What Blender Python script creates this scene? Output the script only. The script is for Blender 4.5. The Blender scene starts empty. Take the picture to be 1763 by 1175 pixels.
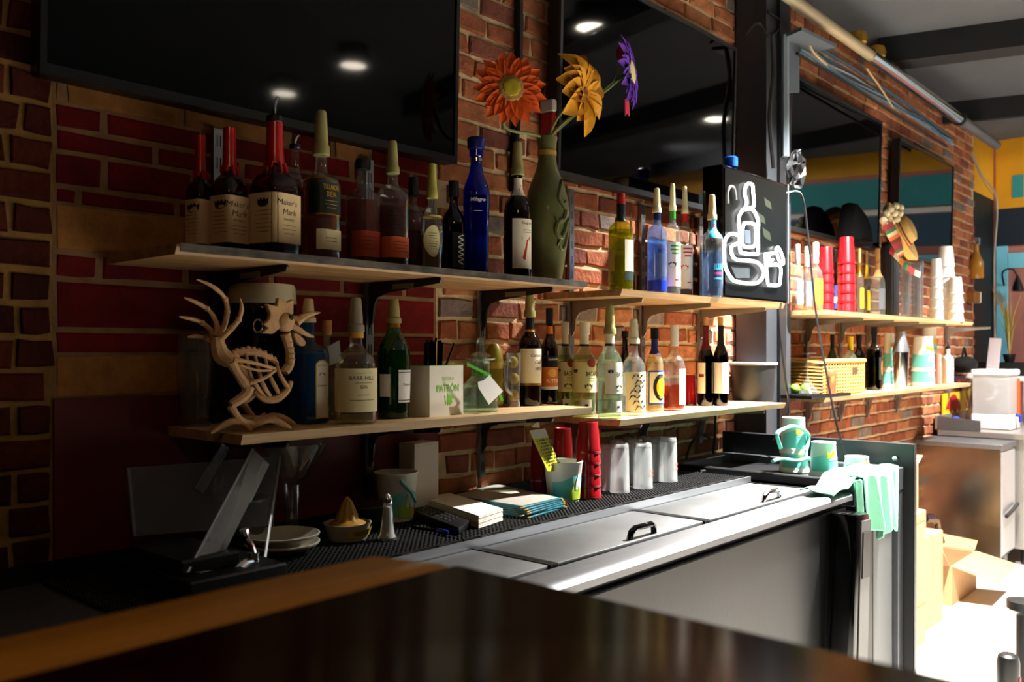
import bpy, bmesh, math, random
from mathutils import Vector, Matrix
from mathutils.geometry import tessellate_polygon
random.seed(7)
PI = math.pi
R_ = math.radians
scene = bpy.context.scene
COL = scene.collection

# ------------------------------------------------------------------ camera
FPX, PX0, HOR = 1520.0, 881.5, 603.0
CAM = Vector((0.0, -1.85, 1.36))
AZ = R_(41.8)
SA, CA = math.sin(AZ), math.cos(AZ)
cam_data = bpy.data.cameras.new('camera')
cam = bpy.data.objects.new('camera', cam_data)
COL.objects.link(cam)
cam.location = CAM
cam.rotation_euler = (PI / 2, 0, AZ - PI / 2)
cam_data.sensor_width = 36.0
cam_data.lens = FPX / 1763.0 * 36.0
cam_data.shift_y = 15.5 / 1763.0
cam_data.clip_start = 0.02
cam_data.dof.use_dof = True
cam_data.dof.focus_distance = 2.35
cam_data.dof.aperture_fstop = 4.5
scene.camera = cam

# ------------------------------------------------------------------ colour management and world
scene.view_settings.view_transform = 'Standard'
scene.view_settings.look = 'None'
scene.view_settings.gamma = 1.0
scene.view_settings.use_curve_mapping = False
scene.view_settings.exposure = 0.0
scene.cycles.use_denoising = True
scene.cycles.max_bounces = 14
scene.cycles.transparent_max_bounces = 40
scene.cycles.transmission_bounces = 12
scene.cycles.sample_clamp_indirect = 6.0
scene.cycles.caustics_reflective = False
scene.cycles.caustics_refractive = False
world = bpy.data.worlds.new('world')
scene.world = world
world.use_nodes = True
world.node_tree.nodes['Background'].inputs[0].default_value = (0.6, 0.7, 1.0, 1)
world.node_tree.nodes['Background'].inputs[1].default_value = 0.002

CEIL = 3.06
LAMPZ = 2.95


def lamp(name, kind, loc, energy, color, target=None, size=0.1, spot=None, blend=0.6):
    d = bpy.data.lights.new(name, kind)
    d.energy = energy
    d.color = color
    if kind == 'SPOT':
        d.spot_size = spot
        d.spot_blend = blend
        d.shadow_soft_size = size
    elif kind == 'POINT':
        d.shadow_soft_size = size
    o = bpy.data.objects.new(name, d)
    COL.objects.link(o)
    o.location = loc
    if target is not None:
        v = Vector(target) - Vector(loc)
        o.rotation_euler = v.to_track_quat('-Z', 'Y').to_euler()
    return o


# where the room's downlights are (found from their reflections in the television screens)
DOWNLIGHTS = {'a': (3.60, -1.03), 'b': (5.70, -1.48), 'c': (3.32, -2.60), 'd': (3.47, -3.55)}
COOL = (1.0, 0.96, 0.90)
lamp('downlight_lamp_a', 'SPOT', (DOWNLIGHTS['a'][0], DOWNLIGHTS['a'][1], LAMPZ - 0.03), 3600, COOL,
     target=(3.55, -0.98, 0), size=0.045, spot=R_(112), blend=0.9)
lamp('downlight_lamp_b', 'SPOT', (DOWNLIGHTS['b'][0], DOWNLIGHTS['b'][1], LAMPZ - 0.03), 900, COOL,
     target=(5.7, -1.4, 0), size=0.05, spot=R_(115), blend=0.6)
lamp('downlight_lamp_c', 'SPOT', (DOWNLIGHTS['c'][0], DOWNLIGHTS['c'][1], LAMPZ - 0.03), 60, COOL,
     target=(3.32, -2.6, 0), size=0.05, spot=R_(100), blend=0.7)
lamp('downlight_lamp_d', 'SPOT', (DOWNLIGHTS['d'][0], DOWNLIGHTS['d'][1], LAMPZ - 0.03), 60, COOL,
     target=(3.47, -3.55, 0), size=0.05, spot=R_(100), blend=0.7)
lamp('mural_fill_light', 'SPOT', (6.6, -2.6, LAMPZ - 0.03), 200, (1.0, 0.97, 0.92),
     target=(8.0, -2.0, 2.2), size=0.08, spot=R_(120), blend=0.6)  # added fill that brightens the mural; no fitting hangs here
lamp('house_lamp', 'POINT', (-0.2, -2.3, 2.5), 8.0, (1.0, 0.58, 0.26), size=0.12)


# ------------------------------------------------------------------ pixel to place
def uv(px, py):
    return (px - PX0) / FPX, (HOR - py) / FPX


def depth_y(px, y):
    u, _ = uv(px, 0)
    return (y - CAM.y) / (SA - u * CA)


def at(px, py, y):
    u, v = uv(px, py)
    d = (y - CAM.y) / (SA - u * CA)
    return Vector((d * (CA + u * SA), y, CAM.z + v * d))


def atz(px, py, z):
    u, v = uv(px, py)
    d = (z - CAM.z) / v
    return Vector((d * (CA + u * SA), CAM.y + d * (SA - u * CA), z))


def atx(px, py, x):
    u, v = uv(px, py)
    d = x / (CA + u * SA)
    return Vector((x, CAM.y + d * (SA - u * CA), CAM.z + v * d))


def proj(p):
    q = Vector(p) - CAM
    w = q.x * CA + q.y * SA
    r = q.x * SA - q.y * CA
    return (PX0 + FPX * r / w, HOR - FPX * q.z / w, w)


# ------------------------------------------------------------------ materials
def lin(h):
    h = h.lstrip('#')
    out = []
    for i in (0, 2, 4):
        c = int(h[i:i + 2], 16) / 255
        out.append(c / 12.92 if c <= 0.04045 else ((c + 0.055) / 1.055) ** 2.4)
    return (*out, 1)


MATS = {}


def newmat(name):
    m = bpy.data.materials.new(name)
    m.use_nodes = True
    MATS[name] = m
    nt = m.node_tree
    return m, nt, nt.nodes['Principled BSDF']


def pbr(name, col, rough=0.5, metal=0.0, spec=0.5, var=0.0, scale=8.0, bump=0.0, bscale=60.0, stretch=(1, 1, 1),
        emit=None, estr=0.0, coat=0.0, trans=0.0, ior=1.45, sss=0.0):
    if name in MATS:
        return MATS[name]
    m, nt, b = newmat(name)
    c = lin(col) if isinstance(col, str) else (*col, 1)
    b.inputs['Base Color'].default_value = c
    b.inputs['Roughness'].default_value = rough
    b.inputs['Metallic'].default_value = metal
    b.inputs['Specular IOR Level'].default_value = spec
    b.inputs['Coat Weight'].default_value = coat
    b.inputs['Transmission Weight'].default_value = trans
    b.inputs['IOR'].default_value = ior
    if emit is not None:
        b.inputs['Emission Color'].default_value = lin(emit)
        b.inputs['Emission Strength'].default_value = estr
    if var or bump:
        tc = nt.nodes.new('ShaderNodeTexCoord')
        mp = nt.nodes.new('ShaderNodeMapping')
        mp.inputs['Scale'].default_value = stretch
        nt.links.new(tc.outputs['Object'], mp.inputs['Vector'])
    if var:
        n = nt.nodes.new('ShaderNodeTexNoise')
        n.inputs['Scale'].default_value = scale
        n.inputs['Detail'].default_value = 5
        nt.links.new(mp.outputs[0], n.inputs['Vector'])
        mr = nt.nodes.new('ShaderNodeMapRange')
        mr.inputs['From Min'].default_value = 0.3
        mr.inputs['From Max'].default_value = 0.7
        mr.inputs['To Min'].default_value = 1 - var
        mr.inputs['To Max'].default_value = 1 + var
        nt.links.new(n.outputs[0], mr.inputs[0])
        hs = nt.nodes.new('ShaderNodeHueSaturation')
        hs.inputs['Color'].default_value = c
        nt.links.new(mr.outputs[0], hs.inputs['Value'])
        nt.links.new(hs.outputs[0], b.inputs['Base Color'])
    if bump:
        n2 = nt.nodes.new('ShaderNodeTexNoise')
        n2.inputs['Scale'].default_value = bscale
        n2.inputs['Detail'].default_value = 4
        nt.links.new(mp.outputs[0], n2.inputs['Vector'])
        bp = nt.nodes.new('ShaderNodeBump')
        bp.inputs['Strength'].default_value = bump
        bp.inputs['Distance'].default_value = 0.01
        nt.links.new(n2.outputs[0], bp.inputs['Height'])
        nt.links.new(bp.outputs[0], b.inputs['Normal'])
    return m


def glassy(name, col, base=0.05, edge=0.75, power=3.5, rough=0.02, haze=0.0, hcol=None):
    """thin walled glass: tinted see-through, a reflection that grows towards the edge, and a little scattering"""
    if name in MATS:
        return MATS[name]
    m, nt, b = newmat(name)
    nt.nodes.remove(b)
    out = nt.nodes['Material Output']
    tr = nt.nodes.new('ShaderNodeBsdfTransparent')
    tr.inputs[0].default_value = lin(col)
    body = tr.outputs[0]
    if haze > 0:
        hc = lin(hcol or col)
        df = nt.nodes.new('ShaderNodeBsdfDiffuse')
        df.inputs[0].default_value = hc
        tl = nt.nodes.new('ShaderNodeBsdfTranslucent')
        tl.inputs[0].default_value = hc
        m1 = nt.nodes.new('ShaderNodeMixShader')
        m1.inputs[0].default_value = 0.5
        nt.links.new(df.outputs[0], m1.inputs[1])
        nt.links.new(tl.outputs[0], m1.inputs[2])
        m2 = nt.nodes.new('ShaderNodeMixShader')
        m2.inputs[0].default_value = haze
        nt.links.new(body, m2.inputs[1])
        nt.links.new(m1.outputs[0], m2.inputs[2])
        body = m2.outputs[0]
    gl = nt.nodes.new('ShaderNodeBsdfGlossy')
    gl.inputs['Roughness'].default_value = rough
    lw = nt.nodes.new('ShaderNodeLayerWeight')
    lw.inputs[0].default_value = 0.5
    pw = nt.nodes.new('ShaderNodeMath')
    pw.operation = 'POWER'
    pw.inputs[1].default_value = power
    nt.links.new(lw.outputs['Facing'], pw.inputs[0])
    ma = nt.nodes.new('ShaderNodeMath')
    ma.operation = 'MULTIPLY_ADD'
    ma.inputs[1].default_value = edge
    ma.inputs[2].default_value = base
    nt.links.new(pw.outputs[0], ma.inputs[0])
    mx = nt.nodes.new('ShaderNodeMixShader')
    nt.links.new(ma.outputs[0], mx.inputs[0])
    nt.links.new(body, mx.inputs[1])
    nt.links.new(gl.outputs[0], mx.inputs[2])
    nt.links.new(mx.outputs[0], out.inputs['Surface'])
    return m


def liquid(name, col, haze=0.22, hcol=None):
    return glassy('liquid_' + name, col, base=0.0, edge=0.12, power=4.0, rough=0.05, haze=haze, hcol=hcol)


def brick_mat(name, ramp, rough=0.9, bump=0.7):
    if name in MATS:
        return MATS[name]
    m, nt, b = newmat(name)
    geo = nt.nodes.new('ShaderNodeNewGeometry')
    oi = nt.nodes.new('ShaderNodeObjectInfo')
    ad = nt.nodes.new('ShaderNodeMath')
    ad.operation = 'ADD'
    nt.links.new(geo.outputs['Random Per Island'], ad.inputs[0])
    nt.links.new(oi.outputs['Random'], ad.inputs[1])
    fr = nt.nodes.new('ShaderNodeMath')
    fr.operation = 'FRACT'
    nt.links.new(ad.outputs[0], fr.inputs[0])
    cr = nt.nodes.new('ShaderNodeValToRGB')
    cr.color_ramp.interpolation = 'CONSTANT'
    els = cr.color_ramp.elements
    while len(els) < len(ramp):
        els.new(0.5)
    for i, (p, c) in enumerate(ramp):
        els[i].position = p
        els[i].color = lin(c)
    nt.links.new(fr.outputs[0], cr.inputs[0])
    tc = nt.nodes.new('ShaderNodeTexCoord')
    n = nt.nodes.new('ShaderNodeTexNoise')
    n.inputs['Scale'].default_value = 14
    n.inputs['Detail'].default_value = 8
    n.inputs['Roughness'].default_value = 0.65
    nt.links.new(geo.outputs['Position'], n.inputs['Vector'])
    mr = nt.nodes.new('ShaderNodeMapRange')
    mr.inputs['From Min'].default_value = 0.3
    mr.inputs['From Max'].default_value = 0.7
    mr.inputs['To Min'].default_value = 0.62
    mr.inputs['To Max'].default_value = 1.3
    nt.links.new(n.outputs[0], mr.inputs[0])
    hs = nt.nodes.new('ShaderNodeHueSaturation')
    nt.links.new(cr.outputs[0], hs.inputs['Color'])
    nt.links.new(mr.outputs[0], hs.inputs['Value'])
    nt.links.new(hs.outputs[0], b.inputs['Base Color'])
    n2 = nt.nodes.new('ShaderNodeTexNoise')
    n2.inputs['Scale'].default_value = 70
    n2.inputs['Detail'].default_value = 6
    nt.links.new(geo.outputs['Position'], n2.inputs['Vector'])
    bp = nt.nodes.new('ShaderNodeBump')
    bp.inputs['Strength'].default_value = bump
    bp.inputs['Distance'].default_value = 0.012
    nt.links.new(n2.outputs[0], bp.inputs['Height'])
    nt.links.new(bp.outputs[0], b.inputs['Normal'])
    b.inputs['Roughness'].default_value = rough
    b.inputs['Specular IOR Level'].default_value = 0.2
    return m


def wood_mat(name, c1, c2, rough=0.5, axis=0, scale=3.0, bump=0.15, coat=0.0):
    if name in MATS:
        return MATS[name]
    m, nt, b = newmat(name)
    tc = nt.nodes.new('ShaderNodeTexCoord')
    mp = nt.nodes.new('ShaderNodeMapping')
    s = [12.0, 12.0, 12.0]
    s[axis] = 0.8
    mp.inputs['Scale'].default_value = s
    nt.links.new(tc.outputs['Object'], mp.inputs[0])
    n = nt.nodes.new('ShaderNodeTexNoise')
    n.inputs['Scale'].default_value = scale
    n.inputs['Detail'].default_value = 8
    n.inputs['Distortion'].default_value = 0.8
    nt.links.new(mp.outputs[0], n.inputs['Vector'])
    cr = nt.nodes.new('ShaderNodeValToRGB')
    cr.color_ramp.elements[0].position = 0.32
    cr.color_ramp.elements[0].color = lin(c1)
    cr.color_ramp.elements[1].position = 0.68
    cr.color_ramp.elements[1].color = lin(c2)
    nt.links.new(n.outputs[0], cr.inputs[0])
    nt.links.new(cr.outputs[0], b.inputs['Base Color'])
    b.inputs['Roughness'].default_value = rough
    b.inputs['Coat Weight'].default_value = coat
    b.inputs['Coat Roughness'].default_value = 0.08
    bp = nt.nodes.new('ShaderNodeBump')
    bp.inputs['Strength'].default_value = bump
    bp.inputs['Distance'].default_value = 0.004
    nt.links.new(n.outputs[0], bp.inputs['Height'])
    nt.links.new(bp.outputs[0], b.inputs['Normal'])
    return m


STEEL = pbr('brushed_steel', '#87898d', rough=0.48, metal=.9, var=0.10, scale=3, stretch=(1, 30, 30), bump=0.04, bscale=40)
STEEL_DULL = pbr('worn_steel_lid', '#7e8082', rough=0.45, metal=.85, var=0.14, scale=6, bump=0.05, bscale=30)
STEEL_DARK = pbr('dark_steel', '#4a4b4e', rough=0.38, metal=0.9, var=0.12, scale=5)
CHROME = pbr('chrome', '#dfe2e6', rough=0.12, metal=1.0)
ZINC = pbr('zinc', '#9a9ca0', rough=0.38, metal=1.0, var=0.1, scale=20)
BLACKMETAL = pbr('black_metal', '#101114', rough=0.45, metal=0.3, var=0.2, scale=10)
BLACK = pbr('black_plastic', '#0b0b0d', rough=0.4)
BLACKGLOSS = pbr('black_gloss', '#060607', rough=0.07, spec=0.6)
SCREEN = pbr('television_screen', '#020203', rough=0.05, spec=0.28)
RUBBER = pbr('black_rubber', '#0d0d0f', rough=0.55, spec=0.4)
WHITE = pbr('white_card', '#ecebe6', rough=0.6)
CREAM = pbr('cream_paper', '#e9dcae', rough=0.65)
CREAM2 = pbr('pale_cream_paper', '#efe8cf', rough=0.65)
PAPER_BUFF = pbr('buff_paper', '#d9b98a', rough=0.7)
INK = pbr('black_ink', '#15130f', rough=0.6)
INK_RED = pbr('red_ink', '#b3261c', rough=0.5)
INK_GREEN = pbr('lime_ink', '#7cc142', rough=0.5)
INK_GOLD = pbr('gold_ink', '#c99a2e', rough=0.35, metal=0.5)
INK_WHITE = pbr('white_ink', '#f2f2f0', rough=0.5)
INK_BLUE = pbr('blue_ink', '#22398f', rough=0.5)
INK_CYAN = pbr('cyan_ink', '#3fb4e6', rough=0.5)
INK_PINK = pbr('magenta_ink', '#c2307f', rough=0.5)
GLASS = glassy('clear_glass', '#f4f8f6', base=0.06, edge=0.8, power=2.6, haze=.05, hcol='#ffffff')
GLASS_LT = glassy('drinking_glass', '#f0f3f5', base=0.10, edge=0.85, power=2.2, rough=0.06, haze=.07, hcol='#ffffff')
GLASS_BLUE = glassy('pale_blue_glass', '#b8d2f4', base=0.06, haze=.14, hcol='#b4c8f2')
GLASS_COBALT = glassy('cobalt_glass', '#2a3cd8', base=0.06, edge=0.6, haze=.35, hcol='#1a2cc0')
GLASS_SAPPH = glassy('aqua_blue_glass', '#86c8ee', base=0.06, edge=0.6, haze=.15, hcol='#3a98d0')
GLASS_GREEN = glassy('green_glass', '#5aa862', base=0.06, edge=0.7, haze=.15, hcol='#2a8a3a')
GLASS_OLIVE = glassy('yellow_green_glass', '#d8dc68', base=0.06, edge=0.6, haze=.12, hcol='#a8b020')
GLASS_DARK = glassy('dark_brown_glass', '#6a3416', base=0.06, edge=0.6, haze=.10, hcol='#5a2408')
GLASS_BLACK = glassy('near_black_glass', '#0b0d0a', base=0.07, edge=0.6)
GLASS_MINT = glassy('greenish_glass', '#e0f0e0', base=0.06, edge=0.8, power=2.6, haze=.07, hcol='#d0f0d8')
ACRYLIC = glassy('clear_acrylic', '#d6d8da', base=0.05, edge=0.6, power=2.0, rough=0.3, haze=.17, hcol='#d0d4d8')
WHISKEY = liquid('whiskey', '#d8702c', .25, '#b8440c')
WHISKEY_DK = liquid('dark_whiskey', '#b85020', .22, '#8a2606')
WATERY = liquid('clear_spirit', '#f4faf6', .02)
GIN_GREEN = liquid('green_spirit', '#70c078', .15, '#2a8a3a')
OLIVE_LIQ = liquid('gold_green_spirit', '#e0dc70', .15, '#b0b018')
BLUE_LIQ = liquid('blue_spirit', '#80c0e8', .22, '#2a90d0')
COBALT_LIQ = liquid('cobalt_spirit', '#2030c8', .3)
STRAW_LIQ = liquid('straw_spirit', '#ece8b8', .06)
SHELFWOOD = wood_mat('shelf_wood', '#8a6038', '#c29a68', rough=0.55, axis=0)
SHELFTOP = wood_mat('pale_shelf_wood', '#b08a5a', '#dcbd8e', rough=0.55, axis=0)
BARWOOD = wood_mat('dark_bar_wood', '#140405', '#2c0a0a', rough=0.5, axis=0, bump=0.01)
_nt = BARWOOD.node_tree
_pb = _nt.nodes['Principled BSDF']
_pb.inputs['Specular IOR Level'].default_value = 0.0
_gl = _nt.nodes.new('ShaderNodeBsdfGlossy')
_gl.inputs['Roughness'].default_value = 0.16
_mx = _nt.nodes.new('ShaderNodeMixShader')
_mx.inputs[0].default_value = 0.10
_nt.links.new(_pb.outputs[0], _mx.inputs[1])
_nt.links.new(_gl.outputs[0], _mx.inputs[2])
_nt.links.new(_mx.outputs[0], _nt.nodes['Material Output'].inputs['Surface'])
TRIMWOOD = wood_mat('golden_bar_trim', '#b8761a', '#dc942a', rough=0.45, axis=0, bump=0.05, coat=0.2)
CARD = pbr('cardboard', '#b08c64', rough=0.85, var=0.08, scale=6)
BONE = pbr('bone_resin', '#c9a070', rough=0.6, var=0.18, scale=40, bump=0.25, bscale=120)
BONE_DK = pbr('bone_shadow', '#2a1408', rough=0.8)
REDCUP = pbr('red_tumbler', '#8a0c14', rough=0.25, coat=0.3)
REDWAX = pbr('red_wax', '#a50d14', rough=0.3, coat=0.3)
TEAL = pbr('teal_print', '#74cfc6', rough=0.5)
TEALC = pbr('mint_cloth', '#86cdb2', rough=0.9, bump=0.3, bscale=220)
YELLOWINK = pbr('yellow_print', '#e8c21e', rough=0.5)
ORANGEINK = pbr('orange_print', '#e07a1e', rough=0.5)
OLIVECAP = pbr('olive_pourer_cap', '#9a935a', rough=0.45, trans=0.0)
CREAMCAP = pbr('cream_pourer_cap', '#e6dcae', rough=0.5)
TANCAP = pbr('tan_pourer_cap', '#c8b082', rough=0.5)
CLEARCAP = pbr('cloudy_pourer_cap', '#a8a08a', rough=0.3, trans=0.35)
CORK = pbr('cork', '#b98a52', rough=0.9, var=0.2, scale=60)
GOLD = pbr('gold_foil', '#c89a3a', rough=0.3, metal=0.9)
WICKER = pbr('wicker', '#c08a48', rough=0.75, var=0.15, scale=50)


# ------------------------------------------------------------------ mesh building
class MB:
    def __init__(self):
        self.v = []
        self.f = []

    def add(self, vs, fs):
        o = len(self.v)
        self.v += [Vector(a) for a in vs]
        self.f += [tuple(i + o for i in f) for f in fs]
        return self

    def box(self, x0, x1, y0, y1, z0, z1):
        return self.add([(x0, y0, z0), (x1, y0, z0), (x1, y1, z0), (x0, y1, z0),
                         (x0, y0, z1), (x1, y0, z1), (x1, y1, z1), (x0, y1, z1)],
                        [(0, 3, 2, 1), (4, 5, 6, 7), (0, 1, 5, 4), (1, 2, 6, 5), (2, 3, 7, 6), (3, 0, 4, 7)])

    def hexa(self, b, t):
        """eight corners: four below, four above (counter-clockwise from above)"""
        return self.add(list(b) + list(t), [(0, 3, 2, 1), (4, 5, 6, 7), (0, 1, 5, 4), (1, 2, 6, 5), (2, 3, 7, 6), (3, 0, 4, 7)])

    def obox(self, c, size, rotz=0.0, mat=None):
        hx, hy, hz = [s / 2 for s in size]
        m = mat if mat is not None else Matrix.Rotation(rotz, 3, 'Z')
        pts = [m @ Vector((sx * hx, sy * hy, sz * hz)) + Vector(c) for sz in (-1, 1) for sx, sy in ((-1, -1), (1, -1), (1, 1), (-1, 1))]
        return self.hexa(pts[:4], pts[4:])

    def slab(self, quad, t):
        """a flat plate from four corners and a thickness vector"""
        q = [Vector(p) for p in quad]
        t = Vector(t)
        return self.hexa(q, [p + t for p in q])

    def lathe(self, prof, n=24, c=(0, 0, 0), axis='Z', rf=None):
        c = Vector(c)
        vs = []
        for r, z in prof:
            for k in range(n):
                a = 2 * PI * k / n
                s = rf(a, z) if rf else 1.0
                x, y = r * s * math.cos(a), r * s * math.sin(a)
                p = Vector((x, y, z)) if axis == 'Z' else (Vector((z, x, y)) if axis == 'X' else Vector((x, -z, y)))
                vs.append(p + c)
        fs = []
        for i in range(len(prof) - 1):
            for k in range(n):
                k2 = (k + 1) % n
                fs.append((i * n + k, i * n + k2, (i + 1) * n + k2, (i + 1) * n + k))
        fs.append(tuple(range(n))[::-1])
        m = (len(prof) - 1) * n
        fs.append(tuple(m + k for k in range(n)))
        return self.add(vs, fs)

    def tube(self, pts, r, n=8, closed=False, flat=1.0):
        pts = [Vector(p) for p in pts]
        k = len(pts)
        rs = r if isinstance(r, (list, tuple)) else [r] * k
        vs = []
        up = Vector((0, 0, 1))
        prevN = None
        for i, p in enumerate(pts):
            if closed:
                t = pts[(i + 1) % k] - pts[i - 1]
            else:
                t = pts[min(i + 1, k - 1)] - pts[max(i - 1, 0)]
            t.normalize()
            if prevN is None:
                ref = up if abs(t.z) < 0.9 else Vector((0, 1, 0))
                nn = t.cross(ref).normalized()
            else:
                nn = (prevN - t * prevN.dot(t))
                nn = nn.normalized() if nn.length > 1e-6 else t.cross(up).normalized()
            prevN = nn
            b = t.cross(nn)
            for j in range(n):
                a = 2 * PI * j / n
                vs.append(p + (nn * math.cos(a) + b * math.sin(a) * flat) * rs[i])
        fs = []
        for i in range(k if closed else k - 1):
            i2 = (i + 1) % k
            for j in range(n):
                j2 = (j + 1) % n
                fs.append((i * n + j, i * n + j2, i2 * n + j2, i2 * n + j))
        if not closed:
            fs.append(tuple(range(n))[::-1])
            fs.append(tuple((k - 1) * n + j for j in range(n)))
        return self.add(vs, fs)

    def prism(self, poly, t, to3):
        """extrude a 2-D outline by t; to3(a, b, depth) gives the point"""
        n = len(poly)
        tris = tessellate_polygon([[Vector((a, b, 0)) for a, b in poly]])
        vs = [to3(a, b, 0) for a, b in poly] + [to3(a, b, t) for a, b in poly]
        fs = [tuple(x) for x in tris] + [tuple(i + n for i in x[::-1]) for x in tris]
        for i in range(n):
            j = (i + 1) % n
            fs.append((i, j, j + n, i + n))
        return self.add(vs, fs)

    def grid(self, fn, nu, nv, closed_u=False):
        vs = [fn(i / nu, j / nv) for j in range(nv + 1) for i in range(nu + 1)]
        fs = [(j * (nu + 1) + i, j * (nu + 1) + i + 1, (j + 1) * (nu + 1) + i + 1, (j + 1) * (nu + 1) + i)
              for j in range(nv) for i in range(nu)]
        return self.add(vs, fs)

    def ball(self, c, r, n=12, m=8, sq=(1, 1, 1)):
        prof = []
        for i in range(1, m):
            a = -PI / 2 + PI * i / m
            prof.append((math.cos(a), math.sin(a)))
        sub = MB().lathe(prof, n)
        c = Vector(c)
        return self.add([c + Vector((p.x * r * sq[0], p.y * r * sq[1], p.z * r * sq[2])) for p in sub.v], sub.f)

    def xform(self, m):
        self.v = [m @ p for p in self.v]
        return self

    def build(self, name, mat, parent=None, smooth=True, angle=35, bevel=0.0, seg=1, solid=0.0):
        me = bpy.data.meshes.new(name)
        me.from_pydata([tuple(p) for p in self.v], [], self.f)
        bm = bmesh.new()
        bm.from_mesh(me)
        bmesh.ops.recalc_face_normals(bm, faces=bm.faces)
        if bevel > 0:
            es = [e for e in bm.edges if len(e.link_faces) == 2 and e.calc_face_angle(0) > R_(30)]
            bmesh.ops.bevel(bm, geom=es, offset=bevel, segments=seg, affect='EDGES', profile=0.5)
        bm.to_mesh(me)
        bm.free()
        if smooth:
            for p in me.polygons:
                p.use_smooth = True
            me.set_sharp_from_angle(angle=R_(angle))
        me.materials.append(mat)
        o = bpy.data.objects.new(name, me)
        COL.objects.link(o)
        if parent is not None:
            o.parent = parent
        if solid:
            md = o.modifiers.new('thickness', 'SOLIDIFY')
            md.thickness = solid
        return o


def tag(o, label, cat, group=None):
    o['label'] = label
    o['category'] = cat
    if group:
        o['group'] = group
    return o


def thing(name, label, cat, loc=(0, 0, 0), rz=0.0, group=None):
    o = bpy.data.objects.new(name, None)
    o.empty_display_size = 0.02
    COL.objects.link(o)
    o.location = loc
    o.rotation_euler = (0, 0, rz)
    return tag(o, label, cat, group)


def structure(o):
    o['kind'] = 'structure'
    return o


KIDS = {}


def kids(o):
    return [c for c in COL.objects if c.parent == o]


def dup(root, loc, label, rz=None, group=None):
    c = root.copy()
    COL.objects.link(c)
    c.location = loc
    if rz is not None:
        c.rotation_euler = (0, 0, rz)
    c['label'] = label
    if group:
        c['group'] = group
    for ch in kids(root):
        d = ch.copy()
        COL.objects.link(d)
        d.parent = c
        for g in kids(ch):
            e = g.copy()
            COL.objects.link(e)
            e.parent = d
    return c


# ------------------------------------------------------------------ lettering
_TXT = {}


def text_geo(s, shear=0.0, bold=0.0):
    key = (s, shear, bold)
    if key in _TXT:
        return _TXT[key]
    cu = bpy.data.curves.new('t', 'FONT')
    cu.body = s
    cu.size = 1.0
    cu.shear = shear
    cu.offset = bold
    cu.resolution_u = 2
    cu.align_x = 'CENTER'
    ob = bpy.data.objects.new('t', cu)
    COL.objects.link(ob)
    me = bpy.data.meshes.new_from_object(ob)
    vs = [v.co.copy() for v in me.vertices]
    fs = [tuple(p.vertices) for p in me.polygons]
    bpy.data.objects.remove(ob)
    bpy.data.curves.remove(cu)
    bpy.data.meshes.remove(me)
    x0, x1 = min(v.x for v in vs), max(v.x for v in vs)
    y0, y1 = min(v.y for v in vs), max(v.y for v in vs)
    vs = [Vector((v.x - (x0 + x1) / 2, v.y - (y0 + y1) / 2, 0)) for v in vs]
    _TXT[key] = (vs, fs, x1 - x0, y1 - y0)
    return _TXT[key]


def text_on(parent, s, mat, mapf, width=None, height=None, shear=0.0, bold=0.0, flip=False, name='lettering', sub=None):
    vs, fs, w, h = text_geo(s, shear, bold)
    k = width / w if width else height / h
    sg = -1 if flip else 1
    kx = k
    ky = k if not (width and height) else height / h
    mb = MB().add([mapf(v.x * kx * sg, v.y * ky * sg) for v in vs], fs)
    me = bpy.data.meshes.new(name)
    me.from_pydata([tuple(p) for p in mb.v], [], mb.f)
    me.materials.append(mat)
    o = bpy.data.objects.new(name, me)
    COL.objects.link(o)
    o.parent = parent
    return o


# ------------------------------------------------------------------ bottles
def catmull(pts, sub=3):
    out = []
    n = len(pts)
    for i in range(n - 1):
        p0, p1, p2, p3 = pts[max(i - 1, 0)], pts[i], pts[i + 1], pts[min(i + 2, n - 1)]
        sharp = abs(p2[0] - p1[0]) < 0.012
        steps = 1 if sharp else sub
        for s in range(steps):
            t = s / steps
            z = p1[0] + (p2[0] - p1[0]) * t
            r = 0.5 * ((2 * p1[1]) + (-p0[1] + p2[1]) * t + (2 * p0[1] - 5 * p1[1] + 4 * p2[1] - p3[1]) * t * t
                       + (-p0[1] + 3 * p1[1] - 3 * p2[1] + p3[1]) * t ** 3)
            lo, hi = min(p1[1], p2[1]), max(p1[1], p2[1])
            out.append((z, min(max(r, lo), hi)))
    out.append(pts[-1])
    return out


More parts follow.
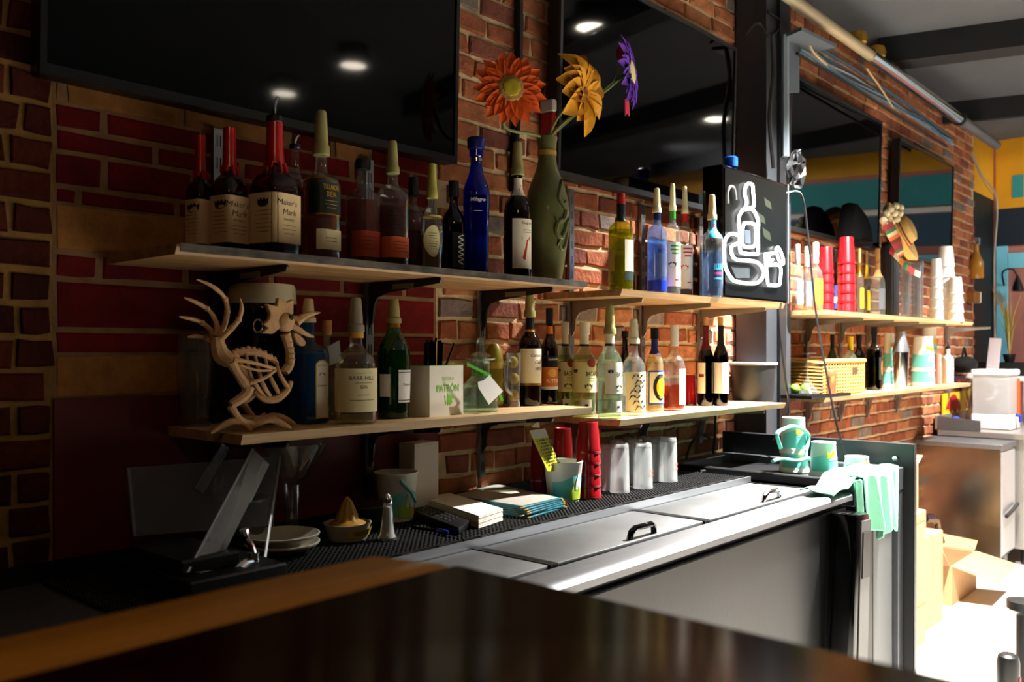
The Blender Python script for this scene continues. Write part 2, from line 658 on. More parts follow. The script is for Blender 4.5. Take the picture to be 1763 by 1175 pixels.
PROF = {
    'liquor': [(0, .86), (.012, .97), (.03, 1), (.30, 1), (.58, 1), (.66, .93), (.72, .72), (.77, .46), (.82, .36), (.90, .34), (.985, .34), (.99, .40), (1, .40)],
    'square_shoulder': [(0, .88), (.012, .97), (.03, 1), (.3, 1), (.62, 1), (.68, .95), (.72, .78), (.75, .50), (.79, .36), (.88, .34), (.97, .34), (.975, .40), (1, .40)],
    'wine': [(0, .88), (.012, .97), (.03, 1), (.3, 1), (.58, 1), (.65, .92), (.71, .66), (.77, .42), (.84, .37), (.94, .35), (.945, .40), (1, .40)],
    'squat': [(0, .90), (.015, .98), (.04, 1), (.3, 1), (.56, 1), (.62, .96), (.68, .82), (.73, .55), (.78, .34), (.86, .30), (.98, .30), (1, .32)],
    'makers': [(0, .90), (.012, .98), (.03, 1), (.25, 1), (.46, 1), (.52, .97), (.58, .82), (.63, .56), (.68, .42), (.74, .38), (.85, .36), (1, .35)],
    'tall_shoulder': [(0, .88), (.012, .97), (.03, 1), (.3, 1), (.66, 1), (.71, .97), (.75, .84), (.79, .52), (.83, .38), (.9, .36), (1, .36)],
    'slim_taper': [(0, .80), (.012, .88), (.03, .92), (.25, .94), (.5, .98), (.62, 1), (.68, .96), (.74, .78), (.80, .56), (.88, .44), (.93, .42), (.94, .52), (1, .52)],
    'tanq': [(0, .84), (.012, .92), (.03, .95), (.2, .97), (.45, 1), (.62, 1), (.70, .94), (.76, .78), (.82, .55), (.87, .40), (.93, .36), (1, .36)],
    'flask': [(0, .80), (.012, .86), (.05, .88), (.12, .86), (.3, .95), (.48, 1), (.58, .97), (.68, .78), (.75, .50), (.80, .32), (.90, .28), (1, .30)],
}


class Bottle:
    def __init__(self, name, label, px, pw, top, Y, z0, prof='liquor', glass=None, liq=None, level=0.7, capfrac=0.1,
                 rz=0.0, p=2.0, asp=1.0, group=None, wk=1.0, n=28, cat='bottle', loc=None, RH=None):
        d = depth_y(px, Y)
        u, _ = uv(px, 0)
        if RH:
            self.R, self.H = RH
        else:
            self.R = 0.5 * pw * d / FPX / math.sqrt(1 + u * u) * wk
            self.H = CAM.z + (HOR - top) / FPX * d - z0
        g = at(px, 600, Y)
        self.root = thing(name, label, cat, loc or (g.x, Y, z0), rz, group)
        self.Hg = self.H * (1 - capfrac)
        self.p, self.asp = p, asp
        self.prof = catmull(PROF[prof] if isinstance(prof, str) else prof)
        self.n = n
        self.glass = self._skin(1.0, 0, 1).build('glass', glass or GLASS, self.root)
        if liq:
            lq = self._skin(0.93, 0.02, level)
            self.liq = lq.build('liquid', liq, self.root)

    def rad(self, zf):
        pr = self.prof
        for i in range(len(pr) - 1):
            if pr[i][0] <= zf <= pr[i + 1][0]:
                t = (zf - pr[i][0]) / max(pr[i + 1][0] - pr[i][0], 1e-9)
                return pr[i][1] + (pr[i + 1][1] - pr[i][1]) * t
        return pr[-1][1]

    def shape(self, a, rf):
        k = min(max((rf - 0.5) / 0.4, 0), 1)
        p = 2 + (self.p - 2) * k
        ay = 1 + (self.asp - 1) * k
        c, s = abs(math.cos(a)), abs(math.sin(a)) / ay
        return 1.0 / max((c ** p + s ** p) ** (1 / p), 1e-6)

    def surf(self, a, zf, off=0.0):
        rf = self.rad(zf)
        r = self.R * rf * self.shape(a, rf) + off
        return Vector((r * math.cos(a), r * math.sin(a), zf * self.Hg))

    def _skin(self, k, za, zb):
        pts = [q for q in self.prof if za < q[0] < zb]
        pts = [(za, self.rad(za))] + pts + [(zb, self.rad(zb))]
        mb = MB()
        vs, fs, n = [], [], self.n
        for zf, rf in pts:
            for j in range(n):
                a = 2 * PI * j / n
                r = self.R * rf * self.shape(a, rf) * k
                vs.append((r * math.cos(a), r * math.sin(a), zf * self.Hg))
        for i in range(len(pts) - 1):
            for j in range(n):
                j2 = (j + 1) % n
                fs.append((i * n + j, i * n + j2, (i + 1) * n + j2, (i + 1) * n + j))
        fs.append(tuple(range(n))[::-1])
        m = (len(pts) - 1) * n
        fs.append(tuple(m + j for j in range(n)))
        return mb.add(vs, fs)

    def patch(self, z0, z1, mat, ang=-90, half=75, name='paper_label', off=0.0006, arch=0.0, oval=False):
        a0, a1 = R_(ang - half), R_(ang + half)
        nu, nv = max(4, int(half / 7)), 6
        mb = MB()
        if oval:
            cz, hz, ca, ha = (z0 + z1) / 2, (z1 - z0) / 2, (a0 + a1) / 2, (a1 - a0) / 2

            def fn(s, t):
                th = 2 * PI * s
                return self.surf(ca + ha * t * math.cos(th), cz + hz * t * math.sin(th), off)
            mb.grid(fn, 20, 3)
        else:
            def fn(s, t):
                a = a0 + (a1 - a0) * s
                zt = z1 - arch * (abs(2 * s - 1) ** 2.5)
                return self.surf(a, z0 + (zt - z0) * t, off)
            mb.grid(fn, nu, nv)
        o = mb.build(name, mat, self.root, smooth=True, angle=60)
        self.last = o
        return o

    def band(self, z0, z1, mat, name='neck_band', off=0.0006):
        return self.patch(z0, z1, mat, 0, 180, name, off)

    def text(self, s, zf, mat, ang=-90, width=0.03, height=None, shear=0.0, bold=0.0, off=0.0012, flip=False, arc=0.0):
        a0 = R_(ang)
        rr = (self.surf(a0, zf)).xy.length

        def mp(x, y):
            return self.surf(a0 + x / rr, zf + (y + arc * x * x) / self.Hg, off)
        return text_on(self.last if getattr(self, 'last', None) else self.root, s, mat, mp, width=width, height=height, shear=shear, bold=bold, flip=flip)

    def cap(self, kind, mat, rk=1.0):
        r = self.R * self.prof[-1][1] * rk
        z, h = self.Hg, self.H - self.Hg
        if kind == 'cone':          # the dust cap over a pourer
            o = MB().lathe([(r * 1.22, z - h * .30), (r * 1.30, z - h * .28), (r * 1.28, z - h * .05), (r * 1.05, z + h * .02), (r * 1.0, z + h * .3),
                            (r * .82, z + h * .86), (r * .72, z + h * .96), (r * .45, z + h)], 20).build('pourer_cap', mat, self.root)
        elif kind == 'screw':
            o = MB().lathe([(r * 1.06, z - h * .9), (r * 1.12, z - h * .88), (r * 1.12, z + h * .92), (r * 1.04, z + h)], 24,
                           rf=lambda a, zz: 1 + .012 * math.cos(12 * a)).build('screw_cap', mat, self.root)
        elif kind == 'cork':
            o = MB().lathe([(r * .8, z - h * .2), (r * .82, z), (r * .86, z + h * .9), (r * .78, z + h)], 18).build('cork', mat, self.root)
        elif kind == 'stopper':
            o = MB().lathe([(r * 1.0, z - .002), (r * 1.3, z), (r * 1.34, z + h * .85), (r * 1.2, z + h)], 20).build('stopper', mat, self.root)
        elif kind == 'spout':
            o = MB().lathe([(r * 1.0, z - .004), (r * 1.2, z), (r * 1.1, z + h * .22), (r * .6, z + h * .3)], 18).build('pourer', BLACK, self.root)
            MB().tube([(0, 0, z + h * .25), (0, 0, z + h * .55), (.004, 0, z + h * .8), (.010, 0, z + h)], r * .26, 8).build('pourer_spout', mat, self.root)
        return o

# ================================================================== THE ROOM
S1, S2, S3, S4, S5, S6 = 1.557, 1.194, 1.545, 1.148, 1.535, 1.152
RAILZ, LIDZ, UNITZ = 0.920, 0.898, 0.9325
XL, XR, YF, XB = -1.6, 7.98, -6.2, 7.30      # left wall, mural wall, front wall, end of the brick

MORTAR = pbr('mortar', '#d8bf96', rough=0.95, var=0.25, scale=25, bump=0.6, bscale=60)
MORTAR_RED = pbr('painted_mortar', '#8a6848', rough=0.9, var=0.25, scale=18, bump=0.4, bscale=60)
BRICK = brick_mat('bare_brick', [(0, '#b06e4c'), (.22, '#9c5a40'), (.42, '#bb7a54'), (.6, '#a56246'), (.78, '#8a5244'), (.93, '#8a7a72')])
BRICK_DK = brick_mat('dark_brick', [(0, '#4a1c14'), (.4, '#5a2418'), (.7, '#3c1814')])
BRICK_RED = brick_mat('painted_brick', [(0, '#6e0505'), (.5, '#620404'), (.8, '#760605')], rough=0.7, bump=0.3)
BRICK_TAN = brick_mat('tan_brick', [(0, '#a8743c'), (.5, '#9c6a38')], rough=0.8, bump=0.3)

FLOORM = pbr('pale_floor', '#d8d2c6', rough=0.45, var=0.06, scale=3)
structure(MB().box(XL, XR + 2, YF, 1.2, -0.06, 0.0).build('floor', FLOORM, smooth=False))
CEILM = pbr('grey_ceiling', '#54575d', rough=0.85, var=0.12, scale=2)
ceiling = structure(MB().box(XL, XR + .2, YF, 0.2, CEIL, CEIL + .08).build('ceiling', CEILM, smooth=False))
BEAMM = pbr('black_beam_paint', '#15161a', rough=0.7, var=0.15, scale=6)
ang = R_(17)
for bx, by, w in ((5.02, -0.2, .17), (6.55, -0.1, .05), (3.45, -0.2, .17)):
    m = Matrix.Rotation(ang, 3, 'Z')
    dvec = m @ Vector((0, -1, 0))
    c = Vector((bx, by, CEIL - .07)) + dvec * 1.55
    MB().obox(c, (w, 3.3, .14), ang).build('beam', BEAMM, ceiling, smooth=False)

DARKWALL = pbr('dark_wall_paint', '#1a1614', rough=0.9)
structure(MB().box(XL - .1, XL, YF, 0.1, 0, CEIL).build('wall_left', DARKWALL, smooth=False))
structure(MB().box(XL, XR, YF - .1, YF, 0, CEIL).build('wall_front', DARKWALL, smooth=False))

# the mural wall at the far end
YELLOW = pbr('mural_yellow', '#d79a16', rough=0.7, var=0.08, scale=3)
TEALWALL = pbr('mural_teal', '#2f8f93', rough=0.7, var=0.08, scale=3)
SKYBLUE = pbr('mural_sky_blue', '#7fd2ee', rough=0.7)
PINKWALL = pbr('mural_dusty_pink', '#b5766c', rough=0.75, var=0.06, scale=4)
NAVY = pbr('mural_navy', '#16222f', rough=0.8)
wr = structure(MB().box(XR, XR + .12, YF, 0.2, 0, CEIL).build('wall_right', PINKWALL, smooth=False))


def mural(y0, y1, z0, z1, mat, t=.012):
    return MB().box(XR - t, XR, y0, y1, z0, z1).build('painted_panel', mat, wr, smooth=False)


mural(-6, 0, 2.95, 3.06, YELLOW)
mural(-.22, 0, 2.50, 2.95, YELLOW, .016)
mural(-6, -2.9, 2.52, 2.95, YELLOW, .02)
mural(-.3, 0, 2.20, 2.50, NAVY, .02)
mural(-.03, 0, .9, 2.2, SKYBLUE, .011)
mural(-6, -.22, 2.56, 2.82, TEALWALL)
mural(-2.9, -.22, 2.86, 2.95, YELLOW, .016)
mural(-.20, -.12, 2.58, 2.76, TEALWALL, .022)
mural(-6, -.22, 2.50, 2.545, WHITE, .022)
mural(-6, -.22, 2.22, 2.49, pbr('mural_slate', '#3a5a70', rough=.8))
mural(-.085, -.005, .9, 2.20, SKYBLUE, .02)
mural(-6, -.09, 2.02, 2.14, SKYBLUE, .016)
mural(-2.2, -1.5, 1.62, 2.0, SKYBLUE, .016)
mural(-3.4, -2.4, 1.2, 2.0, NAVY, .016)
# black door and the yellow boarding over it, beside the brick
structure(MB().box(XB, XR, 0.02, 0.12, 0, 2.58).build('door_1', pbr('black_door_paint', '#0b1416', rough=0.6), smooth=False))
structure(MB().box(XB, XR, 0.02, 0.12, 2.58, CEIL).build('trim_1', YELLOW, smooth=False))
structure(MB().box(XB, XR, 0.10, 0.2, 0, CEIL).build('wall_far', DARKWALL, smooth=False))

# ---- the brick wall: a mortar bed, bricks laid on it one by one
wall = structure(MB().box(XL, XB, 0.0, 0.15, 0, CEIL).build('wall_back', MORTAR, smooth=False))
RX0, RX1 = .699, 1.741
MB().box(RX0, RX1, -.0015, 0.0, .6, 2.6).build('painted_mortar_bed', MORTAR_RED, wall, smooth=False)
MB().box(XL, RX0, -.001, 0.0, .6, CEIL).build('dirty_dim_mortar_bed', pbr('dirty_dim_mortar', '#94703c', rough=.95, var=.3, scale=20, bump=.5, bscale=60), wall, smooth=False)  # dirty yellow mortar, its colour darkened further for the dim left end
MB().box(RX0, RX1, -.0095, -.0015, .6, 1.262).build('painted_board', pbr('red_wall_board', '#5e0c0b', rough=0.6, var=0.15, scale=4), wall, smooth=False)


def brick_mesh(w, h, rng, rough=1.0):
    """a worn brick: chamfered, uneven outline, 26 triangles"""
    j = lambda s: rng.uniform(-s, s) * rough
    d = (.007 + rng.uniform(0, .005)) if rough > .8 else .0035
    ring0, ring1, ring2 = [], [], []
    for sx, sz in ((-1, -1), (0, -1), (1, -1), (1, 1), (0, 1), (-1, 1)):
        x, z = sx * w / 2, sz * h / 2
        ax, az = j(.004), j(.0035)
        ring0.append((x + ax, 0.004, z + az))
        ring1.append((x * .985 + ax, -d * .55, z * .95 + az))
        ring2.append((x * .945 + ax, -d + j(.002), z * .80 + az))
    vs = ring0 + ring1 + ring2
    fs = []
    for r in (0, 6):
        for k in range(6):
            k2 = (k + 1) % 6
            fs.append((r + k, r + k2, r + 6 + k2, r + 6 + k))
    fs += [(12, 13, 16, 17), (13, 14, 15, 16)]
    return vs, fs


rng = random.Random(3)
cand = []          # (pixel size, x, z, w, h, material, spread)
COURSE, BL = .0655, .212


def shows(x, z):
    px, py, w = proj((x, 0, z))
    if not (-40 < px < 1800 and -40 < py < 1215):
        return False
    if .66 < x < 1.74 and 1.9 < z < 2.62 or 2.26 < x < 3.40 and 1.94 < z < 2.60 or 3.4 < x < 3.74:
        return False
    if 3.9 < x < 5.08 and 1.94 < z < 2.62 or 5.42 < x < 6.46 and 1.94 < z < 2.60:
        return False
    return z > .93


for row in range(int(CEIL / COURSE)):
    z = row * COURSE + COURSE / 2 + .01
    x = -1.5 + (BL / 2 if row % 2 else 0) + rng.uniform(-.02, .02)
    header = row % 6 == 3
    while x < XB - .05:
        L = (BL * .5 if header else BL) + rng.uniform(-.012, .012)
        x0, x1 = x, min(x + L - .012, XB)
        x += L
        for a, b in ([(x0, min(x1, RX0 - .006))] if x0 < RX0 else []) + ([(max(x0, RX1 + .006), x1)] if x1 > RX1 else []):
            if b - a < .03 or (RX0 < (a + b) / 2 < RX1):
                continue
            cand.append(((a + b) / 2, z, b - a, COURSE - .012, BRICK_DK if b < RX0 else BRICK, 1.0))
# the painted stretch behind the left shelves has courses of its own
zz = lambda y: CAM.z + (HOR - y) * 1.771 / FPX
rows = [(143, 178, BRICK_TAN, [.02, .27, .55, .68, .8]), (181, 219, BRICK_RED, [.10, .32, .53, .74, .95]), (226, 259, BRICK_RED, [.21, .42, .63, .84]),
        (265, 318, BRICK_RED, [.10, .30, .52, .73, .93]), (325, 349, BRICK_RED, [.05, .26, .47, .68, .89]), (352, 432, BRICK_TAN, [.42]),
        (438, 477, BRICK_RED, [.09, .28, .50, .71, .92]), (484, 566, BRICK_RED, [.5]), (571, 609, BRICK_RED, [.33, .66]), (612, 684, BRICK_TAN, [.36])]
for y0, y1, mat, cuts in rows:
    z1, z0 = zz(y0) - .001, zz(y1) + .001
    cs = [0] + cuts + [1.04]
    for k in range(len(cs) - 1):
        a, b = RX0 + cs[k] + .007, min(RX0 + cs[k + 1] - .007, RX1 - .004)
        mm = mat
        if mat is BRICK_TAN and ((y0 > 300 and k > 0) or (y0 < 300 and k in (3, 5))):
            mm = BRICK_RED
        cand.append(((a + b) / 2, (z0 + z1) / 2, b - a, z1 - z0, mm, .5))


def size_in_view(c):
    x, z, w, h = c[:4]
    if not shows(x, z):
        return 0
    a, b = proj((x - w / 2, 0, z)), proj((x + w / 2, 0, z))
    return abs(b[0] - a[0]) * h * FPX / a[2]


cand.sort(key=size_in_view, reverse=True)
variants = {}
rest = {}
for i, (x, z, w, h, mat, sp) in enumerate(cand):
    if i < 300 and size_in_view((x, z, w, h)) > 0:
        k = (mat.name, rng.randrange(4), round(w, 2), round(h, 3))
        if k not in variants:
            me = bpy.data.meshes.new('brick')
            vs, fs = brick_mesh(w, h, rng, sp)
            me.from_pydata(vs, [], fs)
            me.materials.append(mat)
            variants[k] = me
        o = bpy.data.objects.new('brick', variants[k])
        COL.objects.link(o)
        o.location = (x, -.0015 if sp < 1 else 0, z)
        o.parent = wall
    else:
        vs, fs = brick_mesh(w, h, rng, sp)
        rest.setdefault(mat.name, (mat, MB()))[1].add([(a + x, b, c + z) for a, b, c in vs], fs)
allrest = MB()
mats = []
cnt = []
for nm, (mat, mb) in rest.items():
    n0 = len(allrest.f)
    allrest.add(mb.v, mb.f)
    cnt.append((mat, n0, len(allrest.f)))
ro = allrest.build('brickwork', cnt[0][0], wall, smooth=False)
ro['kind'] = 'stuff'
for k, (mat, a, b) in enumerate(cnt):
    if k:
        ro.data.materials.append(mat)
    for f in range(a, b):
        ro.data.polygons[f].material_index = k

# the dark steel column in front of the brick
COLM = pbr('column_paint', '#2b2e33', rough=0.4, var=0.15, scale=5)
colx0, colx1 = 3.507, 3.745
c_ = structure(MB().box(colx0, colx1, -.16, -.02, 0, CEIL).build('column', COLM, smooth=False))
MB().box(colx0 + .10, colx0 + .16, -.175, -.16, 0, 2.9).build('conduit_strip', STEEL_DARK, c_, smooth=False)

# ---- recessed downlights
LENS = pbr('lit_lens', '#ffffff', emit='#fff2dc', estr=40.0)
for k, (lx, ly) in DOWNLIGHTS.items():
    desc = {'a': 'round downlight on the ceiling nearest the flowers', 'b': 'round downlight on the ceiling over the far counter',
            'c': 'round downlight over the customer side of the bar', 'd': 'round downlight farthest from the bar shelves'}[k]
    t = thing('downlight', desc, 'ceiling light', (lx, ly, LAMPZ), group='downlights')
    MB().lathe([(.085, 0), (.10, .004), (.10, .01), (.085, CEIL - LAMPZ)], 24).build('housing', BLACKMETAL, t)
    MB().lathe([(.001, -.004), (.075, -.004), (.075, -.001)], 24).build('lens', LENS, t)

# ---- televisions on the brick
def television(px_l, px_r, x0, x1, z0, z1, tilt, label, stand_off=.07):
    t = thing('television', label, 'television', ((x0 + x1) / 2, -stand_off, z0), group='televisions on the brick wall')
    w, h = (x1 - x0), (z1 - z0)
    M = Matrix.Rotation(R_(tilt), 4, 'X')
    b = .012
    MB().box(-w / 2, w / 2, 0, .045, 0, h).xform(M).build('cabinet', BLACK, t, bevel=.004)
    fr = MB()
    fr.box(-w / 2, w / 2, -.008, 0, 0, .02).box(-w / 2, w / 2, -.008, 0, h - b, h).box(-w / 2, -w / 2 + b, -.008, 0, .02, h - b).box(w / 2 - b, w / 2, -.008, 0, .02, h - b)
    fr.xform(M).build('bezel', STEEL_DARK if x0 > 2 else BLACK, t, smooth=False)
    MB().box(-w / 2 + b, w / 2 - b, -.003, 0.001, .02, h - b).xform(M).build('screen', SCREEN, t, smooth=False)
    MB().box(-.15, .15, .045, .068, h * .3, h * .6).build('wall_mount', BLACKMETAL, t, smooth=False)
    return t


TILT = 1.4
television(0, 0, .648, 1.751, 1.885, 2.58, TILT, 'leftmost black television, above the shelf of wax-sealed bottles')
television(0, 0, 2.203, 3.372, 1.918, 2.62, TILT, 'black television behind the yellow and purple flowers')
television(0, 0, 3.90, 5.09, 1.92, 2.645, TILT, 'black television right of the dark steel column')
television(0, 0, 5.39, 6.47, 1.92, 2.61, TILT, 'farthest black television, above the tower of white cups')

# ---- pipe, cables and trunking up at the ceiling
t = thing('conduit_pipe', 'shiny steel pipe running along the top of the brick wall', 'pipe', (3.0, -.25, 2.81))
L0, L1 = at(1385, 14, -.25), at(1716, 251, -.25)
dv = L1 - L0
pa = L0 - dv * .3
k1, k2 = L0 + dv * .24, L0 + dv * .72
off = Vector((3.0, -.25, 2.81))
MB().tube([pa - off, k1 - off], .026, 14).build('pipe_length', pbr('painted_pipe', '#b8a98a', rough=.45, metal=.4), t)
MB().tube([k1 - off, k2 - off], .034, 14).build('pipe_length', CHROME, t)
MB().tube([k2 - off, L1 - off], [.034, .028], 14).build('pipe_length', STEEL, t)
MB().tube([k2 - off - dv * .004, k2 - off + dv * .004], .042, 14).build('coupling', STEEL_DARK, t)
for (px, py) in ((1476, 68), (1508, 92)):
    q = at(px, py, -.24) - off
    MB().lathe([(.02, -.03), (.045, -.02), (.05, .0), (.04, .03), (.018, .04)], 14, c=q).build('brass_clamp', GOLD, t)
CABLES = [('pale grey cable', '#b9b6ad', [(1378, 84), (1440, 118), (1520, 168), (1610, 228), (1636, 246)], .006),
          ('blue grey cable', '#5d7f9a', [(1376, 76), (1450, 120), (1540, 176), (1632, 238)], .007),
          ('white cable', '#dedad0', [(1392, 76), (1420, 108), (1470, 132), (1560, 190), (1625, 236)], .005),
          ('dark slate cable', '#33485c', [(1400, 76), (1470, 118), (1560, 178), (1640, 240)], .008),
          ('black cable', '#0d0e10', [(1372, 92), (1450, 138), (1540, 196), (1630, 252)], .007)]
for i, (lb, c, pts, r) in enumerate(CABLES):
    ps = [at(a, b, -.12 - .02 * i) for a, b in pts]
    base = ps[0]
    o = MB().tube([p - base for p in ps], r, 6).build('cable', pbr('cable_' + lb.replace(' ', '_'), c, rough=.5), None)
    o.location = base
    tag(o, lb + ' in the bundle lying along the top of the brick', 'cable', 'cables along the top of the brick')


rgc = random.Random(9)
for i in range(9):
    c = ['#4a6a86', '#8aa2b4', '#2e4254', '#6a7c8c'][i % 4]
    ps = [at(x, y, -.10 - .012 * i) + Vector((0, 0, rgc.uniform(-.03, .03))) for x, y in ((1378, 80), (1450, 124), (1530, 172), (1600, 216), (1640, 244))]
    base = ps[0]
    o = MB().tube([p - base for p in ps], rgc.uniform(.004, .007), 6).build('cable', pbr('bundle_wire_%d' % (i % 4), c, rough=.45), None)
    o.location = base
    tag(o, 'thin blue grey wire among the bundle along the top of the brick', 'cable', 'thin wires of the bundle along the brick')


def spline(pts, sub=8):
    out = []
    n = len(pts)
    for i in range(n - 1):
        p0, p1, p2, p3 = pts[max(i - 1, 0)], pts[i], pts[i + 1], pts[min(i + 2, n - 1)]
        for s in range(sub):
            t_ = s / sub
            out.append(0.5 * ((2 * p1) + (p2 - p0) * t_ + (2 * p0 - 5 * p1 + 4 * p2 - p3) * t_ * t_ + (3 * p1 - p0 - 3 * p2 + p3) * t_ ** 3))
    out.append(pts[-1])
    return out


def wire(name, label, cat, pts, r, mat, group=None, n=6):
    ps = spline([Vector(p) for p in pts])
    base = ps[0].copy()
    o = MB().tube([p - base for p in ps], r, n).build(name, mat)
    o.location = base
    return tag(o, label, cat, group)


wire('cable', 'black cord hanging in front of the column past the lower shelf end', 'cable',
     [at(1345, 522, -.34), at(1341, 560, -.34), at(1352, 650, -.34), at(1357, 716, -.34), (at(1357, 716, -.34) + Vector((.05, .1, -.12)))], .004, BLACK)
wire('cable', 'black cord hanging from the neon sign past the far shelves to the cups', 'cable',
     [Vector((3.36, -.30, S3 + .44)), at(1372, 330, -.33), at(1383, 345, -.35), at(1391, 405, -.37), at(1405, 540, -.42), at(1425, 655, -.50), at(1440, 730, -.55), at(1458, 795, -.59), atz(1462, 820, .915)], .004, BLACK)
wire('cable', 'black cord running down the brick between the first two televisions', 'cable', [at(893, -20, -.02), at(893, 60, -.02), at(892, 160, -.02), at(886, 250, -.02), at(884, 330, -.02)], .014, BLACK)
wire('cable', 'pale cord dangling beside the black door', 'cable', [atx(1665, 245, 7.2), atx(1690, 300, 7.25), atx(1716, 345, 7.3), atx(1712, 450, 7.3), atx(1713, 585, 7.3)], .006, pbr('pale_cord', '#a8a49a', rough=.6))
wire('cable', 'thin black cord looped at the top of the column', 'cable', [at(1282, 60, -.168), at(1305, 40, -.168), at(1325, 62, -.168), at(1345, 40, -.168), at(1322, 20, -.168)], .006, BLACK)
wire('cable', 'grey conduit running down the left side of the column', 'cable', [at(1330, 60, -.2), at(1332, 120, -.19), at(1325, 200, -.19), at(1332, 290, -.19)], .009, STEEL_DARK)
wire('cable', 'pale grey conduit running down the right side of the column', 'cable', [at(1352, 60, -.2), at(1352, 160, -.19), at(1352, 270, -.19)], .016, pbr('grey_conduit', '#7d8790', rough=.4))
for i, (lb, ps_) in enumerate((('tan wire hanging down from the pipe onto the cable bundle, left', [(1392, 72), (1402, 92), (1424, 112)]), ('tan wire crossing the cable bundle under the bright pipe', [(1492, 118), (1515, 150), (1538, 186)]),
                               ('pale wire sagging from the pipe end past the door top', [(1640, 244), (1668, 262), (1692, 310), (1712, 340)]))):
    wire('cable', lb, 'cable', [at(a, c, -.22) for a, c in ps_] if i < 2 else [atx(a, c, 7.15) for a, c in ps_], .0045, pbr('tan_wire', '#b89a70', rough=.5))
wire('cable', 'black power lead bunched on the brick under the lower right shelf', 'cable', [at(1180, 800, -.03), at(1190, 765, -.03), at(1208, 748, -.03), at(1222, 756, -.03), at(1205, 742, -.02)], .006, BLACK)
wire('cable', 'black power lead dropping behind the lower right shelf', 'cable', [at(1232, 712, -.03), at(1230, 760, -.045), at(1226, 795, -.055), atz(1222, 808, .918), atz(1205, 812, .9185)], .005, BLACK)
t = thing('cable_bracket', 'grey steel bracket at the top of the column under the pipe', 'bracket', tuple(at(1372, 60, -.2)))
q = at(1372, 60, -.2)
MB().slab([at(1343, 62, -.17) - q, at(1380, 46, -.30) - q, at(1440, 76, -.30) - q, at(1400, 84, -.17) - q], (0, 0, -.015)).build('plate', pbr('bracket_steel', '#6a7480', rough=.45, metal=.4), t, smooth=False)
MB().slab([at(1343, 62, -.17) - q, at(1372, 64, -.17) - q, at(1372, 160, -.17) - q, at(1343, 160, -.17) - q], (0, -.012, 0)).build('upright', pbr('bracket_steel', '#6a7480'), t, smooth=False)
t = thing('foil_tape_wad', 'crumpled silver foil tape on the column beside the neon sign', 'tape', tuple(at(1372, 292, -.2)))
rng2 = random.Random(5)
MB().ball((0, 0, 0), .05, 12, 9, (.7, .7, 1.6)).build('foil', CHROME, t, smooth=False)
for v in t.children[0].data.vertices:
    v.co += Vector((rng2.uniform(-.012, .012), rng2.uniform(-.012, .012), rng2.uniform(-.012, .012)))
# brass valve and amber bottle hung at the brick's end, red alarm box behind the vase
t = thing('alarm_box', 'small red box with a white top fixed to the brick behind the vase', 'alarm', tuple(at(938, 268, -.0)))
s0 = at(938, 268, 0)
MB().box(-.045, .045, -.07, -.016, 0, .125).build('body', pbr('red_alarm', '#a01822', rough=.4), t, bevel=.004)
MB().box(-.046, .046, -.072, -.016, .125, .165).build('cap', pbr('alarm_white', '#c9c2b8', rough=.4), t, bevel=.004)
for k in range(6):
    MB().box(-.035, .035, -.073, -.070, .012 + k * .018, .02 + k * .018).build('grille_bar', pbr('alarm_pink', '#c8505a', rough=.5), t, smooth=False)

# ---- shelf standards and shelves
for i, (px, z0, z1, lb) in enumerate([(372, 1.0, 1.86, 'steel shelf standard behind the bone rooster tail'), (632, .98, 1.86, 'steel shelf standard behind the gin bottles'),
                                      (826, .98, 1.86, 'steel shelf standard behind the stoppered decanter'), (980, .98, 1.9, 'steel shelf standard just right of the green vase'),
                                      (1103, .98, 1.9, 'steel shelf standard right of the green whiskey bottle'), (1203, .98, 1.9, 'steel shelf standard behind the wine bottles'),
                                      (1388, .98, 1.9, 'steel shelf standard behind the upturned martini glass'), (1445, .98, 1.9, 'steel shelf standard behind the wicker basket'),
                                      (1492, .98, 1.9, 'steel shelf standard behind the black liqueur bottle'), (1543, .98, 1.9, 'steel shelf standard behind the cocktail shaker'),
                                      (1628, .98, 1.9, 'farthest steel shelf standard, behind the white bottle')]):
    g = at(px, 600, -.014)
    t = thing('shelf_standard', lb, 'rail', (g.x, -.014, z0), group='slotted steel shelf standards')
    MB().box(-.0125, .0125, -.012, 0, 0, z1 - z0).build('channel', ZINC, t, smooth=False)
    sl = MB()
    for k in range(int((z1 - z0) / .05)):
        for sx in (-.005, .003):
            sl.box(sx, sx + .002, -.0128, -.0118, .02 + k * .05, .045 + k * .05)
    sl.build('slots', BLACK, t, smooth=False)
STX = [at(p, 600, -.014).x for p in (372, 632, 826, 980, 1103, 1203, 1388, 1445, 1492, 1543, 1628)]
BRKT = pbr('bracket_paint', '#241f1b', rough=.5, metal=.3)
BRKT_LT = pbr('bracket_zinc', '#8d8378', rough=.45, metal=.5)
TAGM = pbr('bracket_sticker', '#8a8478', rough=.6)


